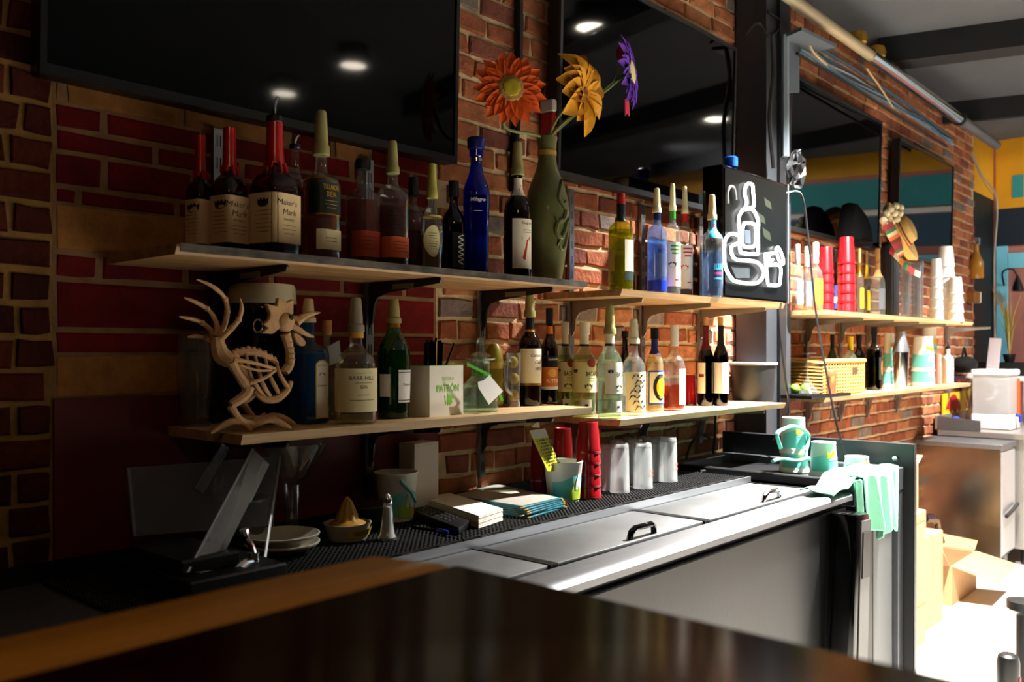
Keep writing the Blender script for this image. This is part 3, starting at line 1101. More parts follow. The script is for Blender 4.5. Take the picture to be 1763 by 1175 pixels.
def shelf(label, x0, x1, z, front, xs, wood, brk, worn=None, bev=.008, live=0.004):
    t = thing('wall_shelf', label, 'shelf', (x0, 0, z - .02), group='wooden wall shelves')
    L = x1 - x0
    r = random.Random(int(x0 * 100))
    n = 14
    fr_t = [front - r.uniform(-live, live) for _ in range(n + 1)]
    mb = MB()

    def fn(s, tt):
        i = s * n
        f = fr_t[int(round(i))]
        ring = [(-.012, 0), (f + bev, 0), (f, .020), (-.012, .020), (-.012, 0)]
        k = int(round(tt * 4))
        y, zq = ring[k]
        return Vector((s * L, y, zq))
    mb.grid(fn, n, 4)
    a = [(0, -.012, 0), (0, fr_t[0] + bev, 0), (0, fr_t[0], .02), (0, -.012, .02)]
    mb.add(a, [(0, 1, 2, 3)])
    b = [(L, -.012, 0), (L, fr_t[n] + bev, 0), (L, fr_t[n], .02), (L, -.012, .02)]
    mb.add(b, [(3, 2, 1, 0)])
    mb.build('board', wood, t, smooth=True, angle=30)
    if worn:
        MB().box(.002, L - .002, front - live - .004, front - live - .001, .004, .0198).build('worn_front_edge', worn, t, smooth=False)
    for x in xs:
        lx = x - x0
        prof = [(-.026, 0), (front + .02, 0), (front + .012, -.006), (front + .016, -.014), (-.10, -.030), (-.06, -.040), (-.045, -.06), (-.04, -.10), (-.026, -.12)]
        MB().prism(prof, .006, lambda y, zq, d, lx=lx: Vector((lx - .003 + d, y, zq))).build('bracket', brk, t, smooth=False)
        MB().box(lx - .0042, lx - .003, -.20, -.12, -.022, -.009).build('sticker', TAGM, t, smooth=False)
    return t


shelf('upper left shelf carrying the whiskeys and the green vase', .80, 2.04, S1, -.31, STX[0:3], SHELFWOOD, BRKT, worn=pbr('worn_edge', '#4a443e', rough=.6, var=.7, scale=35, stretch=(.6, 1, 1), bump=.4))
shelf('lower left shelf carrying the gins and the bone rooster', .932, 2.07, S2, -.31, STX[0:3], SHELFTOP, BRKT)
shelf('upper right shelf carrying the vodkas and the neon sign', 2.215, 3.34, S3, -.32, STX[3:6], SHELFWOOD, BRKT_LT)
shelf('lower right shelf carrying the rums, wines and black bucket', 2.215, 3.36, S4, -.315, STX[3:6], SHELFTOP, BRKT_LT)
shelf('far upper shelf carrying red tumblers and straw hat', 3.76, 6.10, S5, -.31, STX[6:11], SHELFTOP, BRKT_LT)
shelf('far lower shelf carrying the wicker basket and teal cups', 3.76, 6.05, S6, -.31, STX[6:11], SHELFTOP, BRKT_LT)

# ================================================================== BACK BAR: cooler, drink rail, ice bin, end panel
cool = thing('back_bar_cooler', 'long stainless bar cooler with three sliding lids under the shelves', 'cooler', (.2, 0, 0))
X0 = .2
MB().box(0, 2.66, -.735, -.035, .06, .866).build('cabinet', pbr('cooler_front_steel', '#262627', rough=.42, metal=.7, var=.10, scale=3, stretch=(1, 1, 4)), cool, smooth=False)
MB().box(.03, 2.60, -.70, -.05, 0, .06).build('plinth', BLACK, cool, smooth=False)
for a, b in ((.05, 1.23), (1.235, 2.44)):
    MB().box(a, b, -.752, -.735, .10, .85).build('door', pbr('cooler_door_steel', '#303032', rough=.42, metal=.75, var=.12, scale=2, bump=.03), cool, bevel=.003)
MB().box(2.445, 2.66, -.748, -.735, .10, .85).build('side_panel', BLACKMETAL, cool, bevel=.002)
# bull-nosed front lip
LIPP = [(-.66, .894), (-.70, .8985), (-.74, .8990), (-.757, .8965), (-.766, .889), (-.767, .874), (-.757, .871), (-.66, .866)]
MB().prism([(a, b) for a, b in LIPP], 2.666, lambda y, z, d: Vector((d, y, z))).build('front_lip', STEEL, cool, smooth=True, angle=40)
MB().box(0, 2.66, -.66, -.40, .866, .884).build('well_floor', BLACK, cool, smooth=False)
for k, (a, b) in enumerate(((.83, 1.470), (1.482, 2.126), (2.138, 2.845))):
    ld = MB().box(a - X0, b - X0, -.648, -.418, .885, LIDZ).build('lid', STEEL_DULL, cool, bevel=.004, seg=2)
    for s in (a, b):
        MB().box(s - X0 - .007, s - X0 + .007, -.652, -.416, .886, LIDZ + .002).build('lid_seal', BLACK, cool, smooth=False)
    hx = {0: 1.15, 1: 1.845, 2: 2.56}[k] - X0
    MB().tube([(hx - .055, -.632, LIDZ - .002), (hx - .05, -.634, LIDZ + .018), (hx - .035, -.636, LIDZ + .026), (hx + .035, -.636, LIDZ + .026), (hx + .05, -.634, LIDZ + .018), (hx + .055, -.632, LIDZ - .002)],
              .008, 8).build('lid_handle', BLACKGLOSS if k < 2 else CHROME, cool)
# the tall handle on the door, leaning a little
hm = Matrix.Translation((2.535, -.80, .60)) @ Matrix.Rotation(R_(4), 4, 'Y')
MB().box(-.055, .055, -.045, .045, -.27, .255).xform(hm).build('door_handle', BLACKGLOSS, cool, bevel=.012, seg=2)
MB().box(-.028, .05, -.049, -.044, -.255, .235).xform(hm).build('handle_face', pbr('handle_face_steel', '#5a5b5e', rough=.4, metal=.6), cool, smooth=False)
MB().box(-.018, .042, -.052, -.048, .06, .20).xform(hm).build('handle_grip', BLACK, cool, smooth=False)

rail = thing('drink_rail', 'raised stainless ledge behind the lids carrying the black bar mats', 'ledge', (.2, 0, LIDZ))
MB().box(0, 2.66, -.41, -.035, -.012, .012).build('ledge', STEEL, rail, bevel=.002)
MB().box(0, 2.66, -.414, -.41, -.010, .020).build('front_edge', STEEL, rail, smooth=False)
MB().box(0, 2.66, -.035, -.028, -.012, .05).build('back_upstand', BLACKMETAL, rail, smooth=False)


def bar_mat(x0, x1, y0, y1, label):
    t = thing('bar_mat', label, 'bar mat', (x0, y0, LIDZ + .012), group='black rubber bar mats')
    w, d = x1 - x0, y1 - y0
    MB().box(0, w, 0, d, 0, .004).build('base', RUBBER, t, smooth=False)
    g = MB()
    st = .0135
    nx, ny = int(w / st), int(d / st)
    for i in range(nx):
        for j in range(ny):
            cx, cy = (i + .5) * st, (j + .5) * st
            g.add([(cx - .0045, cy - .0045, .004), (cx + .0045, cy - .0045, .004), (cx + .0045, cy + .0045, .004), (cx - .0045, cy + .0045, .004),
                   (cx - .003, cy - .003, .0098), (cx + .003, cy - .003, .0098), (cx + .003, cy + .003, .0098), (cx - .003, cy + .003, .0098)],
                  [(4, 5, 6, 7), (0, 1, 5, 4), (1, 2, 6, 5), (2, 3, 7, 6), (3, 0, 4, 7)])
    o = g.build('nubs', RUBBER, t, smooth=False)
    o['kind'] = 'stuff'
    MB().box(0, w, -.004, 0, 0, .010).build('rim', RUBBER, t, smooth=False)
    MB().box(0, w, d, d + .004, 0, .010).build('rim', RUBBER, t, smooth=False)
    for k in range(int(w / .11)):
        MB().box(.05 + k * .11, .085 + k * .11, -.014, -.004, .002, .009).build('hook_tab', RUBBER, t, smooth=False)


bar_mat(.66, 1.45, -.395, -.06, 'left black rubber bar mat, under the juicer and salt shaker')
bar_mat(1.456, 2.20, -.395, -.06, 'middle black rubber bar mat, under the menus and red tumblers')
bar_mat(2.206, 2.84, -.395, -.06, 'right black rubber bar mat, partly bare beside the upturned glasses')
MATZ = LIDZ + .012 + .0098

ice = thing('ice_bin', 'grey framed ice bin at the right end of the cooler, cloth over it', 'ice bin', (2.875, 0, 0))
FR = pbr('bin_frame_steel', '#5d6065', rough=.4, metal=.8, var=.1, scale=4)
W = .485
MB().box(0, W, -.735, -.04, .05, .80).build('tank', pbr('bin_panel', '#8b8d90', rough=.45, metal=.7), ice, smooth=False)
MB().box(0.004, .235, -.742, -.735, .05, .80).build('painted_gap_shade', BLACK, ice, smooth=False)  # black sheet painting in the shade of the gap
MB().box(0, W, -.767, -.70, .85, UNITZ).build('front_beam', FR, ice, bevel=.003)
MB().box(0, W, -.10, -.04, .85, UNITZ).build('back_beam', FR, ice, bevel=.003)
MB().box(0, .035, -.70, -.10, .80, UNITZ).build('side_beam', BLACKMETAL, ice, bevel=.003)
MB().box(W - .035, W, -.70, -.10, .85, UNITZ).build('side_beam', FR, ice, bevel=.003)
MB().box(W - .05, W, -.765, -.70, 0, .85).build('post', FR, ice, bevel=.003)
MB().box(0, W, -.70, -.10, .895, .905).build('bin_cover', BLACKMETAL, ice, smooth=False)
MB().box(.245, W - .055, -.745, -.735, .06, .80).build('door', pbr('bin_door', '#6a6c6e', rough=.5, metal=.5), ice, bevel=.003)

pnl = thing('end_panel', 'black painted upright panel closing the end of the ice bin', 'panel', (3.365, 0, 0))
MB().box(0, .02, -.80, -.03, 0, 1.018).build('board', pbr('panel_black', '#17191d', rough=.45), pnl, bevel=.002)
MB().box(-.001, .021, -.803, -.80, 0, 1.018).build('edge_strip', STEEL_DARK, pnl, smooth=False)
MB().lathe([(.008, 0), (.011, .002), (.009, .006)], 12, axis='X').xform(Matrix.Translation((-.001, -.735, .96)) @ Matrix.Scale(-1, 4, (1, 0, 0))).build('screw_head', CHROME, pnl)

# ================================================================== THE BAR IN FRONT
BZ = 1.16
bar = thing('bar_counter', 'dark glossy wooden bar counter in the foreground', 'bar counter', (0, -1.6, 0))
MB().box(-1.5, .588, -.9, .345, BZ - .05, BZ).build('bar_top', BARWOOD, bar, bevel=.012, seg=3)
MB().box(-1.5, .50, -.75, .30, 0, BZ - .05).build('bar_front', pbr('bar_front_wood', '#1a0906', rough=.5), bar, smooth=False)
MB().prism([(-1.5, .346), (.586, .346), (.56, .436), (-1.5, .436)], -.045, lambda x, y, d: Vector((x, y, BZ - .002 + d))).build('edge_trim', TRIMWOOD, bar, bevel=.008, seg=2)

# ================================================================== UPPER LEFT SHELF
def emblem(b, zf, ang, w, mat):
    """a dark crest: three small peaks over a curved base"""
    rr = b.surf(R_(ang), zf).xy.length
    pts = []
    for x, y in ((-1, .5), (-.6, .2), (-.35, .6), (0, .25), (.35, .6), (.6, .2), (1, .5), (.9, -.4), (.5, -.7), (0, -.75), (-.5, -.7), (-.9, -.4)):
        pts.append((x * w / 2, y * w / 2))
    tris = tessellate_polygon([[Vector((x, y, 0)) for x, y in pts]])
    me = bpy.data.meshes.new('crest')
    me.from_pydata([tuple(b.surf(R_(ang) + x / rr, zf + y / b.Hg, .0012)) for x, y in pts], [], [tuple(t) for t in tris])
    me.materials.append(mat)
    o = bpy.data.objects.new('crest', me)
    COL.objects.link(o)
    o.parent = b.last


def lines(b, zs, ang, w, mat, h=.0012):
    """small print too fine to read: thin strokes"""
    mb = MB()
    for i, zf in enumerate(zs):
        rr = b.surf(R_(ang), zf).xy.length
        ww = w * (1 - .25 * (i % 3 == 2))
        mb.grid(lambda s, t, zf=zf, ww=ww: b.surf(R_(ang) + (s - .5) * ww / rr, zf + (t - .5) * h / b.Hg, .0011), 4, 1)
    o = mb.build('small_print', mat, b.last, smooth=False)
    return o


for px, pw, top, Y, lb, sp, tx in ((345, 52, 232, -.11, 'leftmost square whiskey bottle with buff label and red wax neck', False, False),
                                   (395, 68, 219, -.155, 'middle of three red wax topped square whiskey bottles', False, True),
                                   (473, 92, 166, -.20, 'largest red wax topped whiskey bottle, with a steel pourer', True, True)):
    b = Bottle('whiskey_bottle', lb, px, pw, top, Y, S1, 'makers', glassy('smoky_glass', '#c9b8a0', base=.05), WHISKEY_DK, .60,
               capfrac=.16 if sp else .005, rz=R_(12), p=5, asp=1, group='square red-wax whiskey bottles', wk=.80)
    b.band(.69, .995, REDWAX, 'wax_seal', .002)
    wx = b.last
    drip = MB()
    for k in range(7):
        a = 2 * PI * k / 7
        zl = .655 - .03 * ((k * 3) % 4) / 3
        drip.tube([b.surf(a, .70, .002), b.surf(a, .67, .002), b.surf(a, zl, .0015)], [.005, .0042, .003], 6)
    drip.build('wax_drip', REDWAX, wx)
    b.patch(.10, .46, PAPER_BUFF if not sp else pbr('buff_label', '#dfc595', rough=.7), -135, 84, off=.0008)
    emblem(b, .395, -168, .030, INK)
    lines(b, [.33, .30, .27, .24, .21, .18], -168, .040, pbr('brown_ink', '#6a4a2c', rough=.7))
    if tx:
        b.text("Maker's", .395, INK, -98, width=.050, shear=.12)
        b.text("Mark", .325, INK, -92, width=.036, shear=.12)
        b.text("WHISKY", .27, INK, -94, width=.030)
        lines(b, [.23, .20, .17], -94, .036, pbr('brown_ink', '#6a4a2c'))
    if sp:
        b.cap('spout', CHROME, 1.0)

b = Bottle('whiskey_bottle', 'amber whiskey bottle with steel pourer half hidden behind the black-labelled bottle', 508, 44, 232, -.12, S1, 'liquor', GLASS, WHISKEY, .72, .10)
b.cap('spout', CHROME)

b = Bottle('whiskey_bottle', 'square-shouldered whiskey bottle with black and gold label and olive pourer cap', 553, 64, 190, -.20, S1,
           'square_shoulder', GLASS, WHISKEY, .70, .23, p=3.2, rz=R_(8), wk=.93)
b.patch(.40, .70, pbr('black_green_label', '#12201a', rough=.4), -108, 72)
b.text('TULLAMORE', .625, INK_GOLD, -97, width=.042, height=.012, bold=.01)
b.text('D.E.W.', .565, INK_GOLD, -97, width=.026, height=.012, bold=.01)
lines(b, [.51, .48, .45], -97, .034, INK_GOLD)
b.band(.695, .71, GOLD, 'gold_line')
b.band(.392, .405, GOLD, 'gold_line')
b.patch(.10, .27, CREAM, -100, 48, off=.001)
lines(b, [.20, .17], -98, .03, INK)
b.band(.93, .98, BLACK, 'pourer_collar', .002)
b.cap('cone', OLIVECAP, 1.0)

b = Bottle('bourbon_bottle', 'embossed bourbon bottle with red-orange label and dark stopper', 625, 56, 275, -.17, S1, 'tall_shoulder', GLASS, WHISKEY, .68, .09, p=2.6, group='orange-labelled bourbons')
b.patch(.10, .36, pbr('red_orange_label', '#b0401e', rough=.6), -100, 70)
lines(b, [.30, .26, .22, .18], -100, .04, pbr('dark_red_print', '#5a1408'))
b.cap('stopper', BLACK)
b = Bottle('bourbon_bottle', 'embossed bourbon bottle with orange label and tall olive pourer cap', 676, 52, 242, -.20, S1, 'tall_shoulder', GLASS, WHISKEY_DK, .60, .20, p=2.6, group='orange-labelled bourbons')
b.patch(.10, .30, pbr('orange_label', '#d8602e', rough=.6), -95, 80)
lines(b, [.25, .22, .19, .16], -95, .045, pbr('dark_red_print', '#5a1408'))
lines(b, [.54, .50, .46, .42, .38], -110, .046, glassy('embossed_glass', '#e8eef0', base=.25), .004)
b.band(.93, .985, BLACK, 'pourer_collar', .002)
b.cap('cone', OLIVECAP)

b = Bottle('whiskey_bottle', 'plain bottle of red-brown spirit behind the oval-labelled flask', 712, 40, 306, -.10, S1, 'liquor', GLASS, WHISKEY_DK, .50, .10)
b.cap('screw', BLACK)
b = Bottle('whiskey_flask', 'faceted oval flask with cream oval label and yellow-green cap', 744, 48, 281, -.22, S1, 'flask', GLASS, liquid('pale_spirit', '#d8c8a0'), .45, .25, asp=.6)
b.patch(.17, .56, pbr('oval_label', '#d9cf9a', rough=.6), -122, 50, oval=True, off=.001)
lines(b, [.46, .43, .40, .36, .33, .30, .27], -122, .022, INK)
b.band(.66, .685, pbr('cord', '#bba24a', rough=.8), 'neck_cord', .001)
b.cap('cone', pbr('yellow_green_cap', '#b0a850', rough=.45), 1.1)

b = Bottle('liqueur_bottle', 'black bottle with white writing up its side, left of the blue bottle', 781, 40, 312, -.19, S1, 'liquor', GLASS_BLACK, pbr('dark_liquid', '#050505', rough=.1), .7, .09)
b.patch(.08, .48, pbr('black_label', '#0a0a0a', rough=.5), -80, 60)
MB().tube(spline([b.surf(R_(-96 + 14 * (-1) ** i), .12 + .028 * i, .0014) for i in range(13)], 5), .0016, 5).build('white_script', INK_WHITE, b.last)
b.cap('screw', BLACK)
b = Bottle('tequila_bottle', 'tall cobalt blue bottle with white script and blue stopper', 820, 46, 238, -.21, S1, 'slim_taper', GLASS_COBALT, None, .5, .08)
b.patch(.30, .62, glassy('blue_sleeve', '#4a60e0', base=.05), -120, 60, name='etched_panel')
b.text('Milagro', .585, INK_WHITE, -128, width=.042, shear=.3, bold=.01)
lines(b, [.50], -128, .022, INK_WHITE)
b.cap('stopper', pbr('blue_stopper', '#141c6a', rough=.25), 1.0)
b.band(.90, .925, CHROME, 'neck_ring', .001)

b = Bottle('whiskey_bottle', 'brown whiskey bottle with cream label bearing a big red seven', 891, 47, 244, -.22, S1, 'liquor', GLASS_DARK, pbr('dark_liquid', '#050505'), .7, .19)
b.patch(.09, .53, CREAM2, -94, 66)
b.text("Seagram's", .49, INK, -88, width=.042)
b.text('7', .27, INK_RED, -98, height=.068, bold=.03)
lines(b, [.43, .41], -92, .03, INK)
b.patch(.74, .90, CREAM2, -100, 85, name='neck_label')
b.text('7', .82, INK_RED, -100, height=.02, bold=.02)
b.band(.92, .985, BLACK, 'pourer_collar', .002)
b.cap('cone', OLIVECAP)

# ---- the green vase with three cloth flowers
VASEM = pbr('vase_glaze', '#5f6238', rough=.38, var=.2, scale=12, coat=.2)
vb = Bottle('flower_vase', 'olive green ceramic vase with raised dragon and raffia tie', 942, 76, 237, -.20, S1,
            [(0, .62), (.012, .66), (.05, .70), (.15, .80), (.28, .92), (.40, .99), (.48, 1), (.55, .97), (.62, .88), (.70, .70), (.77, .52), (.84, .42), (.90, .40), (.95, .42), (.985, .46), (1, .47)],
            VASEM, None, capfrac=0.0, cat='vase', n=40)
vb.root['category'] = 'vase'
vb.glass.name = 'vase_body'
vb.band(.87, .905, pbr('raffia', '#a8803c', rough=.8), 'raffia_tie', .002)
drg = [(-90, .66), (-100, .62), (-108, .56), (-96, .52), (-86, .48), (-94, .42), (-110, .40), (-116, .34), (-102, .30), (-88, .34), (-80, .40), (-74, .34), (-78, .26), (-92, .22), (-104, .25)]
MB().tube(spline([vb.surf(R_(a), z, .001) for a, z in drg], 6), [.004 + .004 * math.sin(PI * i / 84) for i in range(85)], 8).build('dragon_relief', VASEM, vb.root)
for a, z, a2, z2 in ((-96, .52, -84, .55), (-86, .48, -74, .47), (-110, .40, -122, .44), (-102, .30, -110, .24), (-80, .40, -68, .44), (-90, .66, -82, .70)):
    MB().tube([vb.surf(R_(a), z, .001), vb.surf(R_((a + a2) / 2), (z + z2) / 2, .004), vb.surf(R_(a2), z2, .002)], [.005, .004, .002], 6).build('dragon_limb', VASEM, vb.root)
VTOP = vb.root.location + Vector((0, 0, vb.H))


def petal(mb, c, n, ang, L, w, u, v, curl=.15, z0=.0, tip=.4):
    d = u * math.cos(ang) + v * math.sin(ang)
    s = n.cross(d).normalized()

    def fn(a, b):
        wd = w * (math.sin(PI * min(b * .85 + .12, 1)) ** .7) * (1 if b < .97 else tip)
        return c + d * (L * (.12 + .88 * b)) + s * ((a - .5) * wd) + n * (z0 + curl * L * (b - b * b * 1.5) + .18 * wd * (abs(2 * a - 1) ** 2))
    mb.grid(fn, 4, 6)


def flower(name, label, c, face, r, n_pet, petal_mat, eye_mats, stem_pts, w, layers=2, curl=.2, jitter=0.0):
    c = Vector(c)
    n = Vector(face).normalized()
    u = n.cross(Vector((0, 0, 1))).normalized()
    v = u.cross(n).normalized() * -1
    v = n.cross(u)
    base = VTOP.copy()
    t = thing(name, label, 'flower', base, group='cloth flowers in the green vase')
    rg = random.Random(n_pet)
    k = 0
    for ly in range(layers):
        for i in range(n_pet):
            mb = MB()
            a = 2 * PI * (i + .5 * ly) / n_pet + rg.uniform(-jitter, jitter)
            petal(mb, c - base, n, a, r * (1 - .16 * ly) * rg.uniform(1 - jitter * .8, 1), w, u, v, curl + rg.uniform(-jitter, jitter), .004 * ly)
            mb.build('petal', petal_mat, t, angle=60)
    rot = Vector((0, 0, 1)).rotation_difference(n).to_matrix().to_4x4()
    for kk, (m_, rr, z) in enumerate(eye_mats):
        MB().lathe([(.001, z), (rr * .6, z + .003), (rr * .9, z), (rr, z - .006), (rr * .9, z - .014)], 24, rf=lambda a, zz: 1 + .05 * math.cos(16 * a)).xform(Matrix.Translation(c - base) @ rot).build(['eye', 'eye_ring'][kk == 0], m_, t)
    st = spline([Vector(p) - base for p in stem_pts], 6)
    MB().tube(st, .0045, 8).build('stem', pbr('flower_stem', '#6f7a46', rough=.6), t)
    return t


back = lambda p, n, d=.012: Vector(p) - Vector(n).normalized() * d
ORP = pbr('orange_petal', '#e2590e', rough=.75, var=.12, scale=30)
YLP = pbr('yellow_petal', '#d89412', rough=.7, var=.22, scale=24)
PUP = pbr('purple_petal', '#6a34b0', rough=.7, var=.15, scale=40)
f1 = at(879, 153, -.24)
n1 = Vector((-.55, -.82, .05))
flower('cloth_flower', 'orange cloth daisy with a yellow eye, leftmost in the vase', f1, n1, .108, 15, ORP,
       [(pbr('eye_fringe', '#b58a4a', rough=.9, bump=.5, bscale=200), .038, .012), (pbr('eye_yellow', '#b8a21c', rough=.8), .026, .018)],
       [back(f1, n1), f1 + Vector((.03, .05, -.09)), VTOP + Vector((-.006, 0, -.01)), VTOP + Vector((0, 0, -.15))], .034, 2, .06, .05)
f2 = at(1006, 158, -.25)
n2 = Vector((.15, -.95, .05))
flower('cloth_flower', 'yellow cloth lily with ragged petals, middle of the vase', f2, n2, .150, 7, YLP,
       [(pbr('lily_heart', '#8a4a0a', rough=.9), .016, .004)],
       [back(f2, n2), f2 + Vector((-.07, .03, -.07)), VTOP + Vector((.008, 0, .0)), VTOP + Vector((0, 0, -.15))], .075, 2, .34, .25)
f3 = at(1084, 125, -.22)
n3 = Vector((.36, -.92, .08))
flower('cloth_flower', 'purple cloth daisy seen nearly edge-on, rightmost in the vase', f3, n3, .125, 11, PUP,
       [(pbr('pale_eye', '#e8dca0', rough=.8), .040, .012)],
       [back(f3, n3), f3 + Vector((-.12, 0, -.08)), VTOP + Vector((.012, .004, 0)), VTOP + Vector((0, 0, -.15))], .040, 2, .12, .06)
t = thing('cloth_bud', 'small red cloth bud behind the purple daisy', 'flower', VTOP, group=None)
q = at(1071, 94, -.20) - VTOP
MB().ball(q, .022, 12, 8, (1, .8, 1.4)).build('bud', pbr('red_petal', '#a0142c', rough=.7), t)
MB().tube([q, q + Vector((-.05, 0, -.1)), Vector((.014, .006, 0)), Vector((0, .004, -.12))], .003, 6).build('stem', pbr('flower_stem', '#6f7a46'), t)
q = at(1080, 188, -.23) - VTOP
MB().prism([(-.012, .03), (.01, .03), (.014, -.02), (.002, -.01), (-.010, -.025)], .004, lambda a, b_, d: q + Vector((a, d, b_))).build('petal', pbr('coral_petal', '#d8385a', rough=.7), t, smooth=False)

# ================================================================== UPPER RIGHT SHELF
b = Bottle('whiskey_bottle', 'yellow-green whiskey bottle with red capsule and cream label', 1069, 40, 334, -.25, S3, 'tall_shoulder', GLASS_OLIVE, OLIVE_LIQ, .70, .10, p=2.5)
b.band(.80, .99, pbr('dark_green_foil', '#0c1c18', rough=.35), 'neck_band', .0008)
b.patch(.22, .58, CREAM2, -80, 47)
b.patch(.12, .21, pbr('green_slip', '#1c3a3a', rough=.5), -80, 47, name='strip_label')
b.patch(.22, .46, pbr('back_label', '#b9a05c', rough=.6), -205, 26)
b.cap('screw', REDWAX, .92)
b = Bottle('vodka_bottle', 'pale blue vodka bottle with cream pourer cap, leftmost of the vodkas', 1131, 34, 324, -.24, S3, 'tall_shoulder', GLASS_BLUE, liquid('pale_blue_spirit', '#b8d0f0'), .62, .18)
b.patch(.20, .56, glassy('frosted_blue_print', '#c0d4f0', base=.2, haze=.25), -110, 70)
lines(b, [.51, .48], -118, .03, INK_BLUE, .004)
b.patch(.04, .16, pbr('cobalt_foil', '#1a34c8', rough=.3), -90, 120, name='base_band')
b.band(.86, .99, pbr('navy_foil', '#10205a', rough=.3), 'neck_band', .001)
b.cap('cone', CREAMCAP)
for px, top, lb, c, cm, tx in ((1158, 316, 'white-labelled vodka bottle with green neck band under a cream cap', pbr('green_foil', '#3a9a30', rough=.4), CREAMCAP, 'LIME'),
                               (1179, 321, 'white-labelled vodka bottle with red neck band under a cream cap', pbr('red_foil', '#c0201c', rough=.4), CREAMCAP, 'CHERRY')):
    b = Bottle('vodka_bottle', lb, px, 27, top, -.25 if px < 1170 else -.20, S3, 'tall_shoulder', GLASS, WATERY, .74, .19, group='flavoured vodkas in white labels')
    b.patch(.10, .58, WHITE, -110, 105)
    lines(b, [.54, .50, .46], -124, .034, c, .0055)
    emblem(b, .34, -150, .028, INK if tx == 'LIME' else INK_RED)
    lines(b, [.17], -115, .014, INK_RED, .004)
    b.band(.84, .99, c, 'neck_band', .001)
    b.cap('cone', cm)
b = Bottle('vodka_bottle', 'clear vodka bottle with blue lettering and tan pourer cap beside the neon sign', 1226, 37, 335, -.30, S3, 'tall_shoulder', GLASS, liquid('bluish_spirit', '#c8dcf0', .10, '#5a8ac8'), .55, .19)
b.patch(.12, .48, glassy('printed_glass', '#9ab6d8', base=.15, haze=.2), -118, 60)
b.text('BLUE', .36, INK_CYAN, -114, width=.036, height=.022, bold=.03)
lines(b, [.28], -114, .034, INK_PINK, .008)
lines(b, [.22], -114, .034, INK_CYAN, .006)
b.patch(.70, .93, INK_CYAN, -112, 60, name='neck_label')
lines(b, [.87, .84], -125, .012, INK_PINK, .006)
b.cap('cone', TANCAP)

# ---- neon sign box
sx0, sx1, sy = 2.842, 3.372, -.318
sg = thing('neon_sign', 'black box sign with white neon bottle, lime wedge and glass', 'sign', (sx0, sy, S3))
sh = at(1246, 282, sy).z - S3
MB().box(0, sx1 - sx0, .004, .085, 0, sh).build('case', BLACKGLOSS, sg, bevel=.004)
MB().box(.012, sx1 - sx0 - .012, 0, .004, .012, sh - .012).build('face', pbr('sign_face', '#040506', rough=.28, spec=.25), sg, smooth=False)
MB().box(sx1 - sx0 - .008, sx1 - sx0 + .002, -.002, .0, 0, sh).build('edge_strip', STEEL, sg, smooth=False)
NEON = pbr('white_neon', '#ffffff', emit='#ffffff', estr=3.2)


def C(cx, cy, off=-.010):
    return at(1230 + cx / 5.107, 290 + cy / 5.107, sy + off) - Vector((sx0, sy, S3))


def neon(pts, closed=False, r=.0062, sub=5):
    ps = [C(*p) for p in pts]
    if closed:
        ps2 = spline(ps + [ps[0]], sub)[:-1]
    else:
        ps2 = spline(ps, sub)
    MB().tube(ps2, r, 8, closed).build('neon_tube', NEON, sg)


neon([(270, 345), (285, 290), (265, 230), (275, 160), (300, 135), (335, 150), (340, 210), (345, 260), (345, 330), (310, 350), (265, 365)])
neon([(255, 360), (215, 430), (222, 560), (222, 690), (245, 745), (370, 755), (385, 720), (382, 560), (385, 470), (350, 380), (310, 355)])
neon([(265, 480), (340, 488), (362, 520), (362, 650), (340, 690), (270, 690), (245, 650), (248, 530)], True)
neon([(210, 590), (150, 575), (105, 610), (85, 690), (95, 860), (150, 970), (210, 1000), (370, 1010), (435, 920), (370, 825), (200, 805), (155, 760), (150, 690), (210, 660)])
neon([(445, 750), (455, 860), (470, 1010), (500, 1030), (560, 1030), (575, 1000), (575, 860), (455, 855)], False, .006)
neon([(445, 755), (520, 750)], False, .006)
neon([(480, 770), (480, 830), (515, 800)], False, .005)
neon([(540, 710), (565, 700), (605, 800), (600, 845), (565, 800)], True, .0055)
FADED = pbr('unlit_tube', '#8a8c90', rough=.2)
MB().tube(spline([C(*p) for p in ((120, 310), (115, 220), (140, 160), (175, 180), (190, 280))]), .005, 8).build('dark_tube', FADED, sg)
LIMEP = pbr('lime_print', '#0c1606', rough=.5)
for cx, cy, w in ((470, 310, 34), (415, 440, 34), (460, 580, 40)):
    MB().add([C(cx - w, cy - w * 1.6, -.001), C(cx + w * .7, cy - w * .4, -.001), C(cx + w, cy + w * 1.6, -.001), C(cx - w * .6, cy + w * .6, -.001)], [(0, 1, 2, 3)]).build('lime_slice', LIMEP, sg, smooth=False)
MB().add([C(140, 850, -.001), C(310, 870, -.001), C(310, 965, -.001), C(190, 965, -.001)], [(0, 1, 2, 3)]).build('printed_panel', pbr('grey_print', '#20282c', rough=.5), sg, smooth=False)
MB().add([C(265, 540, -.001), C(315, 545, -.001), C(320, 660, -.001), C(270, 660, -.001)], [(0, 1, 2, 3)]).build('printed_panel', pbr('blue_grey_print', '#303a44'), sg, smooth=False)
t = thing('water_bottle', 'small bottle with a bright blue cap standing on top of the neon sign', 'bottle', (2.99, sy + .05, S3 + sh))
MB().lathe([(.018, 0), (.02, .003), (.02, .012), (.016, .016)], 20).build('bottle_body', GLASS_BLUE, t)
MB().lathe([(.020, .016), (.026, .018), (.026, .05), (.02, .055)], 20).build('cap', pbr('bright_blue_plastic', '#1560d8', rough=.35), t)

# ================================================================== LOWER LEFT SHELF
# ---- bone rooster
YR = -.235
ch = thing('rooster_skeleton', 'bone coloured skeleton rooster ornament at the left end of the lower shelf', 'ornament', (at(430, 700, YR).x, YR, S2))
CO = Vector(ch.location)


def K(cx, cy, dy=0.0):
    return at(280 + cx / 3.671, 450 + cy / 3.671, YR + dy) - CO


